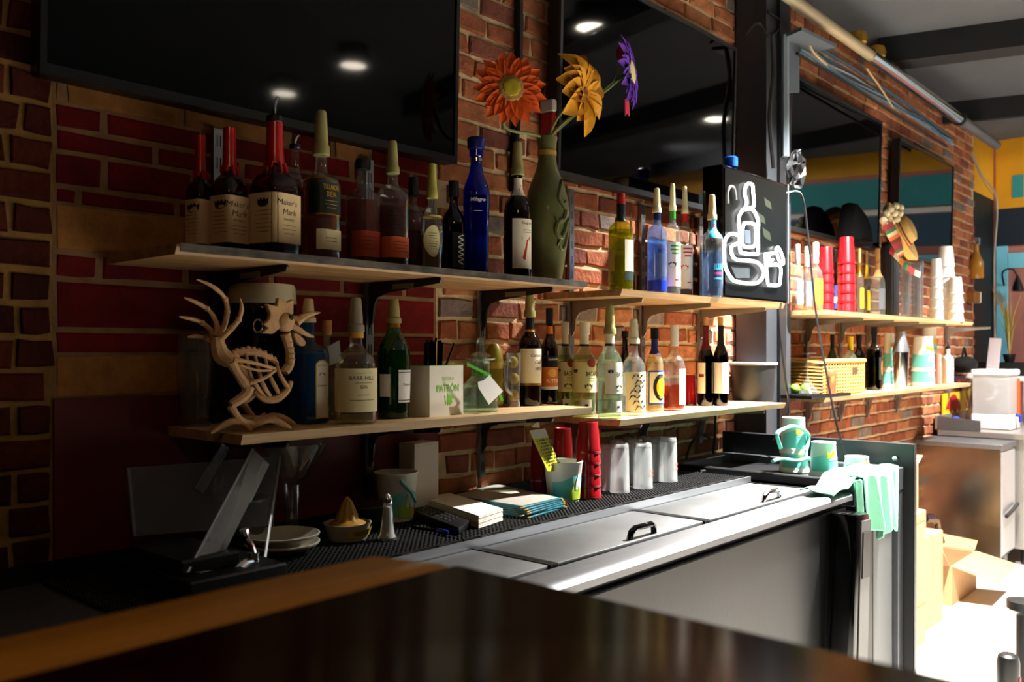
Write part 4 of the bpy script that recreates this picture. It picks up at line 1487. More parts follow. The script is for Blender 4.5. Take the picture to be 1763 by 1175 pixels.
px_m = depth_y(430, YR) / FPX / 3.671      # metres for one crop pixel


def bone(name, pts, r, parent=ch, n=8, sub=4, mat=BONE):
    ps = spline([K(*p) for p in pts], sub)
    if isinstance(r, (list, tuple)):
        rs = []
        k = len(r) - 1
        for i in range(len(ps)):
            f = i / (len(ps) - 1) * k
            a = min(int(f), k - 1)
            rs.append((r[a] + (r[a + 1] - r[a]) * (f - a)) * px_m)
    else:
        rs = [r * px_m] * len(ps)
    return MB().tube(ps, rs, n).build(name, mat, parent)


for pts in ([(345, 480, .0), (385, 420, .0), (408, 320, -.005), (395, 240, -.005), (355, 190, -.01), (290, 145, -.01), (215, 115, -.01)],
            [(330, 480, .005), (345, 420, .01), (320, 350, .015), (280, 300, .015), (200, 255, .01), (135, 230, .01)],
            [(320, 490, .01), (305, 440, .02), (250, 390, .025), (180, 365, .025), (105, 350, .02)],
            [(310, 520, .015), (270, 490, .03), (215, 475, .035), (155, 480, .035)],
            [(370, 490, -.01), (440, 420, -.02), (480, 370, -.025), (500, 300, -.025), (488, 232, -.025)]):
    o = bone('tail_feather', pts, [20, 18, 17, 15, 13, 14, 10, 3])
    for f in (.35, .6):
        i = int(f * (len(pts) - 1))
        MB().ball(K(*pts[i]), 20 * px_m, 8, 6).build('knuckle', BONE, o)
# rump and spine
bone('rump', [(345, 480), (350, 530), (370, 590), (420, 620), (470, 610)], [38, 46, 58, 52, 36])
bone('spine', [(440, 590), (520, 575), (600, 580), (670, 610), (725, 645)], [26, 26, 24, 20, 14])
for i, (x, y) in enumerate(((470, 565), (505, 558), (540, 552), (575, 556), (610, 565), (645, 580), (680, 600), (705, 618))):
    MB().ball(K(x, y), 17 * px_m, 8, 6, (1, 1, 1.1)).build('vertebra', BONE, ch)
# ribs, both sides, and breast bone
bone('breast_bone', [(580, 820), (640, 870), (720, 870), (780, 820), (812, 760)], [16, 24, 28, 26, 16])
for dy in (-.028, .028):
    for pts in ([(720, 640, dy * .3), (735, 700, dy), (770, 770, dy), (795, 800, 0)], [(650, 620, dy * .3), (680, 730, dy), (715, 800, dy), (730, 830, 0)],
                [(585, 600, dy * .3), (620, 740, dy), (650, 810, dy), (680, 850, 0)], [(530, 590, dy * .3), (555, 720, dy), (600, 800, dy), (640, 850, 0)]):
        bone('rib', pts, [9, 13, 15, 12])
    bone('wing_bone', [(450, 620, dy * 1.3), (560, 640, dy * 1.5), (710, 680, dy * 1.3)], [14, 12, 10])
    bone('wing_bone', [(715, 690, dy * 1.3), (640, 740, dy * 1.5), (545, 775, dy * 1.3)], [10, 12, 14])
    bone('wing_bone', [(490, 660, dy * 1.4), (600, 690, dy * 1.5), (690, 690, dy * 1.3)], [8, 8, 8])
# legs
bone('thigh', [(435, 640, -.03), (480, 720, -.032), (530, 790, -.03)], [34, 28, 34])
bone('shin', [(540, 800, -.03), (520, 850, -.032), (430, 910, -.03)], [40, 34, 28])
bone('shank', [(430, 915, -.03), (480, 990, -.032), (560, 1060, -.03)], [27, 22, 20])
bone('thigh', [(470, 640, .03), (530, 720, .035), (560, 790, .03)], [30, 26, 30])
bone('shin', [(560, 800, .03), (560, 850, .035), (500, 890, .03)], [34, 28, 24])
bone('shank', [(500, 895, .03), (545, 950, .032), (605, 1030, .03)], [24, 20, 18])


def toe(x, y, dx, dy_, r0, c):
    p = [c, c + Vector((dx * .5, dy_ * .5, .010)), c + Vector((dx, dy_, -.010))]
    MB().tube(spline(p, 4), [r0, r0, r0 * .95, r0 * .9, r0 * .85, r0 * .8, r0 * .7, r0 * .55, r0 * .3], 8).build('toe', BONE, ch)


for foot, dy in (((575, 1065), -.03), ((620, 1040), .03)):
    c = K(foot[0], foot[1], dy)
    c.z = .014
    for dx, dyy in ((.065, -.035), (.075, .012), (.045, .045), (-.095, .0)):
        toe(0, 0, dx, dyy, .0085, c)
# neck, skull, comb, beak, wattles, ear ring
o = bone('neck', [(770, 700), (800, 660), (806, 600), (795, 530), (775, 460)], [34, 30, 29, 30, 36])
for x, y in ((775, 690), (797, 655), (806, 620), (806, 585), (802, 550), (793, 515), (783, 480)):
    MB().lathe([(25 * px_m, -.003), (35 * px_m, 0), (25 * px_m, .003)], 12, c=K(x, y)).build('neck_ring', BONE, o)


def plate(name, pts, th, mat=BONE, dy=0.0, parent=ch):
    cc = [(280 + x / 3.671, 450 + y / 3.671) for x, y in pts]
    w = [at(a, b_, YR + dy) - CO for a, b_ in cc]
    n = len(w)
    tris = tessellate_polygon([[Vector((p.x, p.z, 0)) for p in w]])
    vs = [p + Vector((0, -th / 2, 0)) for p in w] + [p + Vector((0, th / 2, 0)) for p in w]
    fs = [tuple(t_) for t_ in tris] + [tuple(i + n for i in t_[::-1]) for t_ in tris] + [(i, (i + 1) % n, (i + 1) % n + n, i + n) for i in range(n)]
    return MB().add(vs, fs).build(name, mat, parent, smooth=False, bevel=.0015)


plate('comb', [(650, 270), (712, 285), (722, 230), (775, 260), (820, 240), (818, 330), (760, 400), (690, 460), (620, 455), (660, 420), (630, 400), (665, 370), (672, 330)], .012)
MB().ball(K(775, 385), 62 * px_m, 16, 12, (1.05, .75, 1.1)).build('skull', BONE, ch)
MB().ball(K(840, 365), 26 * px_m, 12, 8, (1.3, .8, .9)).build('brow', BONE, ch)
for s_ in (-1, 1):
    MB().ball(K(790, 355) + Vector((0, s_ * .0125, 0)), 20 * px_m, 12, 8, (1, .5, 1)).build('eye_socket', BONE_DK, ch)
bone('upper_beak', [(840, 390), (880, 360), (930, 335), (995, 325)], [34, 28, 18, 4])
bone('lower_beak', [(820, 410), (870, 440), (915, 465), (955, 478)], [24, 20, 14, 6])
plate('wattle', [(825, 450), (850, 460), (885, 490), (900, 515), (890, 538), (865, 535), (840, 510), (825, 475)], .010)
ring = [K(605 + 30 * math.cos(2 * PI * i / 14), 410 + 40 * math.sin(2 * PI * i / 14), -.004) for i in range(14)]
MB().tube(ring, 6 * px_m, 6, True).build('ear_ring', CHROME, ch)

# ---- jar, tall glass and bottles behind / beside it
jr = thing('pickle_jar', 'large dark jar with a cream screw lid behind the bone rooster', 'jar', (at(451, 600, -.085).x, -.085, S2))
jR = .5 * 118 * depth_y(451, -.085) / FPX / 1.04
jH = at(451, 491, -.085).z - S2
MB().lathe([(jR * .9, 0), (jR * .98, .006), (jR, .02), (jR, jH - .055), (jR * .95, jH - .042), (jR * .9, jH - .038)], 36).build('jar_glass', glassy('dark_jar_glass', '#0a0a14', base=.05), jr)
MB().lathe([(jR * .9, .006), (jR * .93, .02), (jR * .93, jH - .06)], 28).build('contents', pbr('dark_contents', '#050508', rough=.2), jr)
MB().lathe([(jR * 1.02, jH - .044), (jR * 1.03, jH - .042), (jR * .99, jH - .006), (jR * .95, jH), (.001, jH)], 36, rf=lambda a, z: 1 + .004 * math.cos(40 * a)).build('screw_lid', pbr('cream_lid', '#d9d2b0', rough=.4), jr)

gl = thing('tall_glass', 'tall clear ribbed glass at the dark left end of the lower shelf', 'glass', (at(337, 600, -.06).x, -.06, S2))
gR = .5 * 66 * depth_y(337, -.06) / FPX / 1.06
MB().lathe([(gR * .75, 0), (gR * .8, .01), (gR * .78, .03), (gR * .9, .09), (gR, .17), (gR * 1.0, .20), (gR * .96, .20), (gR * .86, .09), (gR * .7, .02)], 28,
           rf=lambda a, z: 1 + .02 * math.cos(14 * a)).build('glass_body', GLASS_LT, gl)

b = Bottle('gin_bottle', 'blue glass gin bottle with arched yellow-edged label beside the rooster', 531, 71, 514, -.17, S2, 'square_shoulder', GLASS_SAPPH, BLUE_LIQ, .66, .15, p=4.5, rz=R_(8), wk=.86)
b.patch(.05, .60, pbr('yellow_label_edge', '#c8b03c', rough=.6), -84, 27, arch=.04, name='label_border')
b.patch(.06, .59, CREAM2, -84, 24, arch=.04, off=.0012)
b.text('BOMBAY', .545, INK, -84, width=.025, arc=-6)
b.text('SAPPHIRE', .355, INK, -84, width=.027, arc=4)
emblem(b, .46, -84, .018, pbr('blue_crest', '#4a78a8'))
lines(b, [.30, .27, .24, .21, .17, .14, .11], -84, .02, INK_BLUE)
b.cap('cone', TANCAP, .85)

b = Bottle('spirit_bottle', 'corked bottle with a grey hanging tag behind the round gin bottle', 563, 40, 552, -.10, S2, 'squat', GLASS, liquid('pale_yellow_spirit', '#d8d49a'), .5, .14)
b.cap('stopper', CORK)
tg = at(576, 608, -.15) - b.root.location
MB().slab([tg + Vector((-.014, 0, -.03)), tg + Vector((.02, 0, -.018)), tg + Vector((.014, 0, .03)), tg + Vector((-.02, 0, .015))], (0, .001, 0)).build('hang_tag', pbr('grey_tag', '#8a8a84', rough=.6), b.root, smooth=False)

b = Bottle('gin_bottle', 'round clear gin bottle with cream label, amber wax collar and cloudy cap', 613, 72, 512, -.245, S2, 'squat', GLASS, STRAW_LIQ, .60, .215)
b.patch(.12, .555, pbr('gin_cream_label', '#e0d6a8', rough=.65), -112, 118)
b.text('BARR HILL', .46, INK, -110, width=.058)
b.text('GIN', .37, INK, -106, width=.018)
lines(b, [.51, .41, .29], -106, .04, pbr('gold_grey_ink', '#8a7a4a'))
lines(b, [.24], -108, .06, INK)
b.band(.86, .995, pbr('amber_wax', '#c89030', rough=.45), 'wax_collar', .003)
b.cap('cone', CLEARCAP)

b = Bottle('gin_bottle', 'dark green fluted gin bottle with a small white label', 678, 57, 514, -.20, S2, 'tanq', GLASS_GREEN, GIN_GREEN, .68, .16)
b.patch(.16, .48, WHITE, -72, 42)
b.text('Tanqueray', .335, INK, -72, width=.034, shear=.35)
b.patch(.455, .462, INK, -72, 42, name='label_rule', off=.0012)
b.patch(.18, .187, INK, -72, 42, name='label_rule', off=.0012)
b.patch(.22, .44, WHITE, -165, 22)
b.band(.90, .975, GOLD, 'neck_foil', .001)
b.cap('cone', OLIVECAP)

# straw holder
c0, c1, c2 = Vector((1.486, -.249, S2)), Vector((1.625, -.227, S2)), Vector((1.474, -.185, S2))
ux, uy = (c1 - c0), (c2 - c0)
uy = Vector((-ux.y, ux.x, 0)).normalized() * uy.length
hh = at(739, 631, c0.y).z - S2
hld = thing('straw_holder', 'white card caddy with lime green lettering and emblem', 'holder', c0)
th = .004
ex, ey = ux.normalized(), uy.normalized()
LX, LY = ux.length, uy.length
bx = MB()
hb = lambda a, b_, c, d, z0, z1: bx.hexa([ex * a + ey * c + Vector((0, 0, z0)), ex * b_ + ey * c + Vector((0, 0, z0)), ex * b_ + ey * d + Vector((0, 0, z0)), ex * a + ey * d + Vector((0, 0, z0))],
                                         [ex * a + ey * c + Vector((0, 0, z1)), ex * b_ + ey * c + Vector((0, 0, z1)), ex * b_ + ey * d + Vector((0, 0, z1)), ex * a + ey * d + Vector((0, 0, z1))])
hb(0, LX, 0, th, 0, hh), hb(0, LX, LY - th, LY, 0, hh), hb(0, th, th, LY - th, 0, hh), hb(LX - th, LX, th, LY - th, 0, hh), hb(th, LX - th, th, LY - th, 0, th)
bx.build('box', pbr('white_caddy', '#e6e2d2', rough=.5), hld, smooth=False)
bx = MB()
hb(0, LX, 0, th, hh, hh + .002), hb(0, LX, LY - th, LY, hh, hh + .002), hb(0, th, th, LY - th, hh, hh + .002), hb(LX - th, LX, th, LY - th, hh, hh + .002)
bx.build('green_rim', INK_GREEN, hld, smooth=False)
fm = lambda x, y: ex * (LX / 2 + x + .004) + Vector((0, 0, hh * .74 + y)) - ey * .0008
text_on(hld, 'TEQUILA', INK_GREEN, fm, width=LX * .36)
fm = lambda x, y: ex * (LX / 2 + x + .004) + Vector((0, 0, hh * .57 + y)) - ey * .0008
text_on(hld, 'PATRÓN', INK_GREEN, fm, width=LX * .66, height=.023, bold=.02)
bee = MB()
for s in (-1, 1):
    for (a, b_, w, l) in ((0.012, .004, .007, .013), (.009, -.008, .006, .010)):
        cx_, cz_ = LX / 2 + s * a + .004, hh * .33 + b_
        bee.add([ex * (cx_ + w * math.cos(q) + s * l * .4 * math.cos(q)) + Vector((0, 0, cz_ + w * math.sin(q))) - ey * .0008 for q in [2 * PI * i / 10 for i in range(10)]], [tuple(range(10))])
bee.add([ex * (LX / 2 + .004 + .0035 * math.cos(q)) + Vector((0, 0, hh * .33 + .016 * math.sin(q))) - ey * .001 for q in [2 * PI * i / 10 for i in range(10)]], [tuple(range(10))])
bee.build('bee_emblem', INK_GREEN, hld, smooth=False)
rg = random.Random(4)
for i in range(16):
    bxp = ex * (.014 + .055 * (i % 8) / 8) + ey * (.014 + .02 * (i // 8)) + c0
    tp = bxp + Vector((rg.uniform(-.012, .012), rg.uniform(-.008, .008), hh + .062 + rg.uniform(-.006, .004)))
    o = MB().tube([Vector((0, 0, 0)), tp - bxp - Vector((0, 0, .006))], .0032, 7).build('drinking_straw', BLACKGLOSS)
    o.location = bxp + Vector((0, 0, .006))
    tag(o, 'black drinking straw in the bundle standing in the white caddy', 'straw', 'black straws bundled in the white caddy')
for k, (a, b_, lb) in enumerate((((767, 631), (782, 592), 'single black straw leaning right at the right side of the white caddy'), ((742, 631), (751, 582), 'black straw leaning just right of the bundle in the white caddy'))):
    p0, p1 = at(*a, -.215), at(*b_, -.215)
    p0 = p0 + (p0 - p1) * .6
    o = MB().tube([Vector((0, 0, 0)), p1 - p0], .003, 7).build('drinking_straw', BLACKGLOSS)
    o.location = p0
    tag(o, lb, 'straw')

# decanter with ribbon and tag
b = Bottle('decanter', 'small clear stoppered decanter with a green ribbon and white tag', 827, 58, 582, -.20, S2,
           [(0, .88), (.015, .97), (.04, 1), (.15, .97), (.3, .98), (.42, .97), (.52, .90), (.60, .70), (.66, .56), (.72, .54), (.85, .56), (.93, .60), (.96, .82), (1, .86)], GLASS_MINT, WATERY, .30, .27, p=2.6)
b.root['category'] = 'decanter'
r0 = b.R * .5
st = MB().lathe([(r0 * .7, b.Hg - .02), (r0 * .85, b.Hg), (r0 * 1.3, b.Hg + .004), (r0 * 1.1, b.Hg + .009), (r0 * .45, b.Hg + .016), (r0 * .5, b.H * .88), (r0 * .42, b.H * .97), (r0 * .2, b.H)], 20).build('glass_stopper', GLASS, b.root)
RIB = pbr('green_ribbon', '#4aa81c', rough=.45)
b.band(.665, .70, RIB, 'ribbon', .0015)
o = b.last
q0 = b.root.location
MB().slab([at(803, 630, -.262) - q0, at(845, 650, -.262) - q0, at(845, 645, -.262) - q0, at(803, 624, -.262) - q0], (0, -.002, 0)).build('ribbon_tail', RIB, b.root, smooth=False)
MB().slab([at(856, 676, -.262) - q0, at(862, 692, -.262) - q0, at(866, 690, -.262) - q0, at(860, 674, -.262) - q0], (0, -.002, 0)).build('ribbon_tail', RIB, b.root, smooth=False)
tagp = [(843, 646), (866, 674), (842, 697), (824, 668), (823, 658), (834, 655)]
w = [at(a, c, -.266) - q0 for a, c in tagp]
n = len(w)
MB().add(w + [p + Vector((0, .0015, 0)) for p in w], [tuple(range(n)), tuple(range(2 * n - 1, n - 1, -1))] + [(i, (i + 1) % n, (i + 1) % n + n, i + n) for i in range(n)]).build('hang_tag', WHITE, b.root, smooth=False)
# tall yellow-green fruit-shaped jar, glass mug with lemons
g = at(851, 600, -.10)
t = thing('gourd_bottle', 'tall yellow-green egg-shaped bottle between decanter and glass mug', 'bottle', (g.x, -.10, S2))
rr = .5 * 34 * depth_y(851, -.10) / FPX
hG = at(851, 590, -.10).z - S2
MB().lathe([(rr * .75, 0), (rr * .95, .01), (rr, hG * .25), (rr * .96, hG * .55), (rr * .90, hG * .75), (rr * .72, hG * .90), (rr * .42, hG * .975), (.001, hG)], 24).build('body', pbr('gourd_glaze', '#8a7a24', rough=.35, var=.2, scale=14), t)
MB().lathe([(rr * .975, hG * .60), (rr * .99, hG * .605), (rr * .94, hG * .70), (rr * .92, hG * .70)], 24, rf=lambda a, z: 1 + .012 * math.cos(24 * a)).build('ribbed_band', pbr('gourd_band', '#a89238', rough=.35), t)
g = at(884, 600, -.14)
t = thing('glass_mug', 'clear glass mug with handle holding yellow lemons', 'mug', (g.x, -.14, S2))
mr = .5 * 25 * depth_y(884, -.14) / FPX
mh = at(884, 608, -.14).z - S2
MB().lathe([(mr * .85, 0), (mr * .95, .006), (mr * .9, .03), (mr * .98, mh * .5), (mr * 1.03, mh), (mr * .95, mh), (mr * .9, mh * .5), (mr * .8, .02)], 28).build('mug_glass', GLASS_LT, t)
MB().tube(spline([Vector((-mr * .9, -.01, mh * .86)), Vector((-mr * 1.9, -.012, mh * .84)), Vector((-mr * 2.15, -.012, mh * .6)), Vector((-mr * 2.0, -.012, mh * .35)), Vector((-mr * .9, -.01, mh * .24))], 5), .0055, 10).build('handle', GLASS_LT, t)
LEM = pbr('lemon_skin', '#e0b414', rough=.45, bump=.2, bscale=150)
for k, (z, dx) in enumerate(((.034, .0), (.082, .002), (.130, -.002))):
    o = MB().ball((0, 0, 0), mr * .80, 14, 10, (.9, .9, 1.05)).build('lemon', LEM)
    o.location = (g.x + dx, -.14, S2 + z)
    tag(o, ['lemon at the bottom of the glass mug', 'lemon in the middle of the glass mug', 'lemon at the top of the glass mug'][k], 'lemon', 'lemons in the glass mug')

b = Bottle('whiskey_bottle', 'brown whiskey bottle with big cream label and gold neck ring under a tall olive cap', 912, 40, 494, -.135, S2, 'liquor', GLASS_DARK, pbr('dark_brown_liquid', '#140602', rough=.1), .68, .20)
b.patch(.22, .60, CREAM2, -100, 98)
b.text('Canadian', .53, INK, -94, width=.048, shear=.3)
b.text('Club', .46, INK, -92, width=.026, shear=.3)
b.text('1858', .39, INK, -92, width=.022)
b.patch(.215, .24, GOLD, -100, 98, name='gold_edge', off=.0012)
b.band(.80, .985, BLACK, 'neck_sleeve', .001)
b.band(.775, .80, GOLD, 'neck_ring', .0012)
b.cap('cone', OLIVECAP)
b = Bottle('schnapps_bottle', 'dark bottle with orange and white butterscotch label and black cap', 946, 29, 531, -.115, S2, 'liquor', GLASS_DARK, pbr('dark_brown_liquid', '#140602'), .68, .09)
b.patch(.42, .545, BLACK, -110, 100, name='top_label')
b.text('DeKUYPER', .51, INK_WHITE, -102, width=.040, bold=.01)
b.patch(.19, .42, ORANGEINK, -110, 100)
b.patch(.31, .40, pbr('peach_print', '#f0b060'), -118, 34, oval=True, off=.0014, name='fruit_print')
b.last = None
b.text('BUTTER', .265, INK_WHITE, -112, width=.044, height=.011, bold=.02, off=.0016)
b.patch(.165, .20, WHITE, -110, 100, name='label_foot', off=.001)
b.band(.80, .89, ORANGEINK, 'neck_label', .001)
b.cap('screw', BLACK)

# ================================================================== LOWER RIGHT SHELF
BATP = pbr('brown_print', '#4a3426', rough=.7)


def rum(px, pw, top, Y, label, capkind, capfrac, cream):
    b = Bottle('rum_bottle', label, px, pw, top, Y, S4, 'liquor', GLASS_MINT, STRAW_LIQ if cream else WATERY, .70, capfrac, group='white rums on the lower right shelf')
    b.patch(.28, .62, pbr('rum_label_cream', '#e4dca0', rough=.6) if cream else pbr('rum_label_pale', '#dfe2cc', rough=.6), -122 if cream else -110, 108 if cream else 57)
    b.text('BACARDI', .49, INK, -97 if cream else -74, width=.050, height=.014, bold=.015)
    lines(b, [.44, .41], -100 if cream else -76, .03, BATP)
    emblem(b, .525, -188 if cream else -140, .018, INK)
    emblem(b, .35, -120 if cream else -96, .028, BATP)
    if cream:
        b.patch(.56, .66, pbr('red_seal', '#9a3426', rough=.5), -103, 26, oval=True, name='seal', off=.0014)
    b.patch(.08, .20, pbr('small_white_label', '#dcdcc8', rough=.6), -132 if cream else -102, 26, name='small_label')
    emblem(b, .14, -132 if cream else -102, .012, INK)
    b.band(.825, .985, CREAM2, 'neck_band', .001)
    b.band(.80, .825, INK, 'neck_ring', .0012)
    b.cap(capkind, CREAM2 if capkind == 'screw' else OLIVECAP)
    return b


rum(973, 30, 555, -.085, 'leftmost rum bottle with cream bat label and white screw cap', 'screw', .07, True)
rum(1006, 41, 555, -.15, 'second rum bottle, cream label with red seal and white screw cap', 'screw', .07, True)
rum(1050, 43, 525, -.265, 'foremost pale green rum bottle with olive pourer cap at shelf end', 'cone', .20, False)
b = Bottle('spirit_bottle', 'slim black-necked bottle hidden behind the vine-labelled bottle', 1076, 26, 570, -.10, S4, 'wine', GLASS_BLACK, None, .5, .04)
b.cap('screw', BLACK)
b.patch(.2, .5, CREAM2, -100, 60)
b = Bottle('rum_bottle', 'clear bottle with cream vine-patterned label and pale pourer cap', 1091, 41, 549, -.225, S4, 'liquor', GLASS, WATERY, .70, .20)
b.patch(.06, .56, pbr('vine_label', '#e8dcb8', rough=.6), -126, 62)
for k in range(7):
    zc, ac = .50 - .066 * k, -128 + 16 * math.sin(k * 1.3)
    mb = MB().tube(spline([b.surf(R_(ac - 26), zc - .03, .0012), b.surf(R_(ac - 8), zc + .02, .0012), b.surf(R_(ac + 14), zc - .01, .0012), b.surf(R_(ac + 30), zc + .03, .0012)], 4), .0012, 4)
    for s in (-20, -2, 18):
        mb.tube([b.surf(R_(ac + s), zc, .0012), b.surf(R_(ac + s + 5), zc + .018, .0012), b.surf(R_(ac + s + 9), zc + .004, .0012)], [.0008, .003, .0006], 4)
    mb.build('vine_print', INK, b.last, smooth=False)
b.band(.90, .985, BLACK, 'neck_band', .001)
b.cap('cone', pbr('pale_cap', '#cfc8b0', rough=.4))
b = Bottle('rum_bottle', 'clear bottle with blue-bordered yellow disc label and navy neck', 1127, 31, 565, -.20, S4, 'liquor', GLASS, liquid('light_gold', '#ecd9a8'), .70, .07)
b.patch(.10, .53, pbr('royal_blue_label', '#24409a', rough=.5), -122, 66)
b.patch(.12, .51, CREAM2, -122, 57, off=.0012, name='label_panel')
b.patch(.15, .49, INK, -106, 50, oval=True, off=.0018, name='black_disc')
b.patch(.20, .44, YELLOWINK, -100, 36, oval=True, off=.0024, name='yellow_disc')
for k in range(7):
    for zc in (.455, .185):
        a_ = -118 + 5 * k
        zz_ = zc + (-.0016 if zc > .3 else .0016) * (k - 3) ** 2
        MB().tube([b.surf(R_(a_), zz_ - .008, .003), b.surf(R_(a_ + 1), zz_ + .008, .003)], .0012, 4).build('ring_lettering', CREAM2, b.root, smooth=False)
b.band(.74, .985, pbr('navy_neck', '#1d2a6e', rough=.4), 'neck_sleeve', .001)
b.cap('screw', BLACK)
b = Bottle('whiskey_bottle', 'half-empty amber whiskey bottle with white screw cap and white side label', 1161, 38, 560, -.20, S4, 'squat', GLASS, WHISKEY, .345, .13)
b.patch(.08, .56, WHITE, -84, 38)
b.cap('screw', WHITE, 1.05)


def tumbler_stack(name, label, px, pw, top, Y, z0, n, group, mat=REDCUP, taper=.80, text=None, loc=None, txt_mat=INK_WHITE, flip=True):
    """a column of nested tumblers turned upside down: every tumbler is its own object"""
    d = depth_y(px, Y)
    u, _ = uv(px, 0)
    R = .5 * pw * d / FPX / math.sqrt(1 + u * u)
    H = CAM.z + (HOR - top) / FPX * d - z0
    g = at(px, 600, Y)
    h1 = H / (1 + .36 * (n - 1)) if n > 1 else H
    st = (H - h1) / max(n - 1, 1)
    names = ['lowest', 'second', 'third', 'fourth', 'fifth', 'sixth', 'seventh', 'topmost']
    for i in range(n):
        t = thing(name, label.replace('#', 'topmost' if i == n - 1 else names[i]) if n > 1 else label, 'tumbler', (g.x, Y, z0 + st * i), group=group)
        sc = 1 - .010 * i
        MB().lathe([(R * sc, 0), (R * sc * 1.02, .002), (R * sc * 1.02, .010), (R * sc * .985, .013), (R * sc * (1 - (1 - taper) * .72), h1 * .75), (R * sc * taper * 1.03, h1 * .77), (R * sc * taper, h1 - .004), (R * sc * taper * .92, h1), (R * sc * taper * .8, h1 - .003)], 28).build('cup', mat, t, angle=40)
        MB().lathe([(R * sc * .97, .0), (R * sc * 1.035, .001), (R * sc * 1.035, .006), (R * sc * .99, .007)], 28).build('rim', mat, t)
        if text and i == 0:
            rr = R * .93
            text_on(t, text, txt_mat, lambda x, y: Vector(((R * .93 + .002) * math.cos(R_(-100) + x / rr), (R * .93 + .002) * math.sin(R_(-100) + x / rr), h1 * .42 - y)), width=R * 1.5, shear=.3, flip=flip)
    return R


tumbler_stack('plastic_tumbler', 'red plastic tumbler behind the half-empty whiskey bottle', 1187, 27, 646, -.10, S4, 1, None)

for px, pw, top, Y, lb, cm, lm, la, lh in ((1215, 27, 546, -.165, 'dark wine bottle with maroon capsule and cream label', pbr('maroon_foil', '#5a1018', rough=.35), CREAM2, -197, 44),
                                           (1241, 27, 546, -.205, 'dark wine bottle with black capsule and plain white label', pbr('black_foil', '#15160f', rough=.35), WHITE, -140, 72)):
    b = Bottle('wine_bottle', lb, px, pw, top, Y, S4, 'wine', GLASS_BLACK, None, .5, .10, group='corked wine bottles on the lower right shelf')
    b.patch(.16, .54, lm, la, lh)
    if 'maroon' in lb:
        b.patch(.36, .40, pbr('maroon_strip', '#6a2a24', rough=.5), -185, 22, name='label_strip', off=.0014)
    b.band(.70, .99, cm, 'capsule', .001)
    b.cap('cork', CORK, .95)

g = at(1296, 600, -.13)
t = thing('bucket', 'black plastic bucket with pale rim at the right end of the lower right shelf', 'bucket', (g.x, -.13, S4))
d = depth_y(1296, -.13)
bR = .5 * 84 * d / FPX / 1.05
bH = at(1296, 624, -.13).z - S4
MB().lathe([(bR * .82, 0), (bR * .84, .004), (bR * .97, bH - .012), (bR * .95, bH - .012), (bR * .80, .006)], 36).build('body', pbr('bucket_plastic', '#141518', rough=.5, var=.25, scale=16), t, angle=50)
MB().lathe([(bR * .96, bH - .012), (bR * 1.04, bH - .010), (bR * 1.05, bH - .002), (bR * 1.0, bH), (bR * .94, bH - .004)], 36).build('rim', pbr('bucket_rim', '#8d8f92', rough=.4), t)

# ================================================================== FAR UPPER SHELF
SYR = [(1373, 20, 421, -.20, 'leftmost clear syrup bottle on the far upper shelf'), (1389, 19, 425, -.16, 'middle clear syrup bottle on the far upper shelf'),
       (1404, 25, 418, -.24, 'front clear syrup bottle with yellow label on the far upper shelf')]
for i, (px, pw, top, Y, lb) in enumerate(SYR):
    b = Bottle('syrup_bottle', lb, px, pw, top, Y, S5, 'liquor', GLASS, WATERY, .55, .16, group='clear syrup bottles on the far upper shelf')
    b.patch(.10, .55, [pbr('steel_blue_label', '#50689a', rough=.5), pbr('steel_blue_label', '#50689a'), YELLOWINK][i], -90, 70)
    b.patch(.12, .53, [YELLOWINK, YELLOWINK, pbr('steel_blue_label', '#50689a')][i], -40, 20, off=.0012, name='label_stripe')
    b.patch(.0, .10, pbr('orange_base', '#d8482a', rough=.4), -90, 90, name='base_band')
    b.cap('screw', WHITE)
tumbler_stack('plastic_tumbler', '# red tumbler in the left stack on the far upper shelf', 1421, 30, 426, -.20, S5, 5, 'red tumblers, left stack on far shelf')
tumbler_stack('plastic_tumbler', '# red tumbler in the tall right stack on the far upper shelf', 1457, 33, 409, -.25, S5, 6, 'red tumblers, right stack on far shelf', text='Coca-Cola', flip=True)
b = Bottle('spirit_bottle', 'amber bottle with blue and white label between the two red tumbler stacks', 1438, 14, 430, -.12, S5, 'wine', GLASS_DARK, WHISKEY_DK, .5, .1)
b.patch(.1, .5, INK_BLUE, -90, 80)
b.patch(.2, .3, INK_WHITE, -90, 80, off=.0012, name='label_stripe')
b.cap('screw', BLACK)
for px, pw, top, Y, lb, c in ((1480, 15, 428, -.22, 'clear bottle with gold neck just right of the tall red stack', GOLD), (1492, 13, 432, -.15, 'narrow amber bottle with yellow label behind others on the far shelf', YELLOWINK),
                              (1511, 26, 428, -.22, 'clear tequila bottle with brown neck left of the ribbed black canister', CORK)):
    b = Bottle('spirit_bottle', lb, px, pw, top, Y, S5, 'liquor', GLASS, liquid('pale_brown', '#b08a5a') if px < 1500 else WATERY, .6, .2)
    b.patch(.12, .5, YELLOWINK if px < 1500 else pbr('smoke_label', '#5a5c60', rough=.4), -90, 60)
    b.band(.72, .98, c, 'neck_foil', .001)
    b.cap('cork', CORK)
g = at(1532, 600, -.12)
t = thing('ribbed_canister', 'tall dark grey ribbed canister in the middle of the far upper shelf', 'canister', (g.x, -.12, S5))
rr = .5 * 32 * depth_y(1532, -.12) / FPX / 1.09
hc = at(1532, 425, -.12).z - S5
MB().lathe([(rr * .95, 0), (rr, .01), (rr, hc - .01), (rr * .9, hc)], 48, rf=lambda a, z: 1 + .025 * math.cos(24 * a)).build('body', pbr('canister_grey', '#33353a', rough=.45), t)
MB().lathe([(rr * .92, hc), (rr * .98, hc + .004), (rr * .98, hc + .02), (rr * .9, hc + .024)], 32).build('lid', BLACK, t)
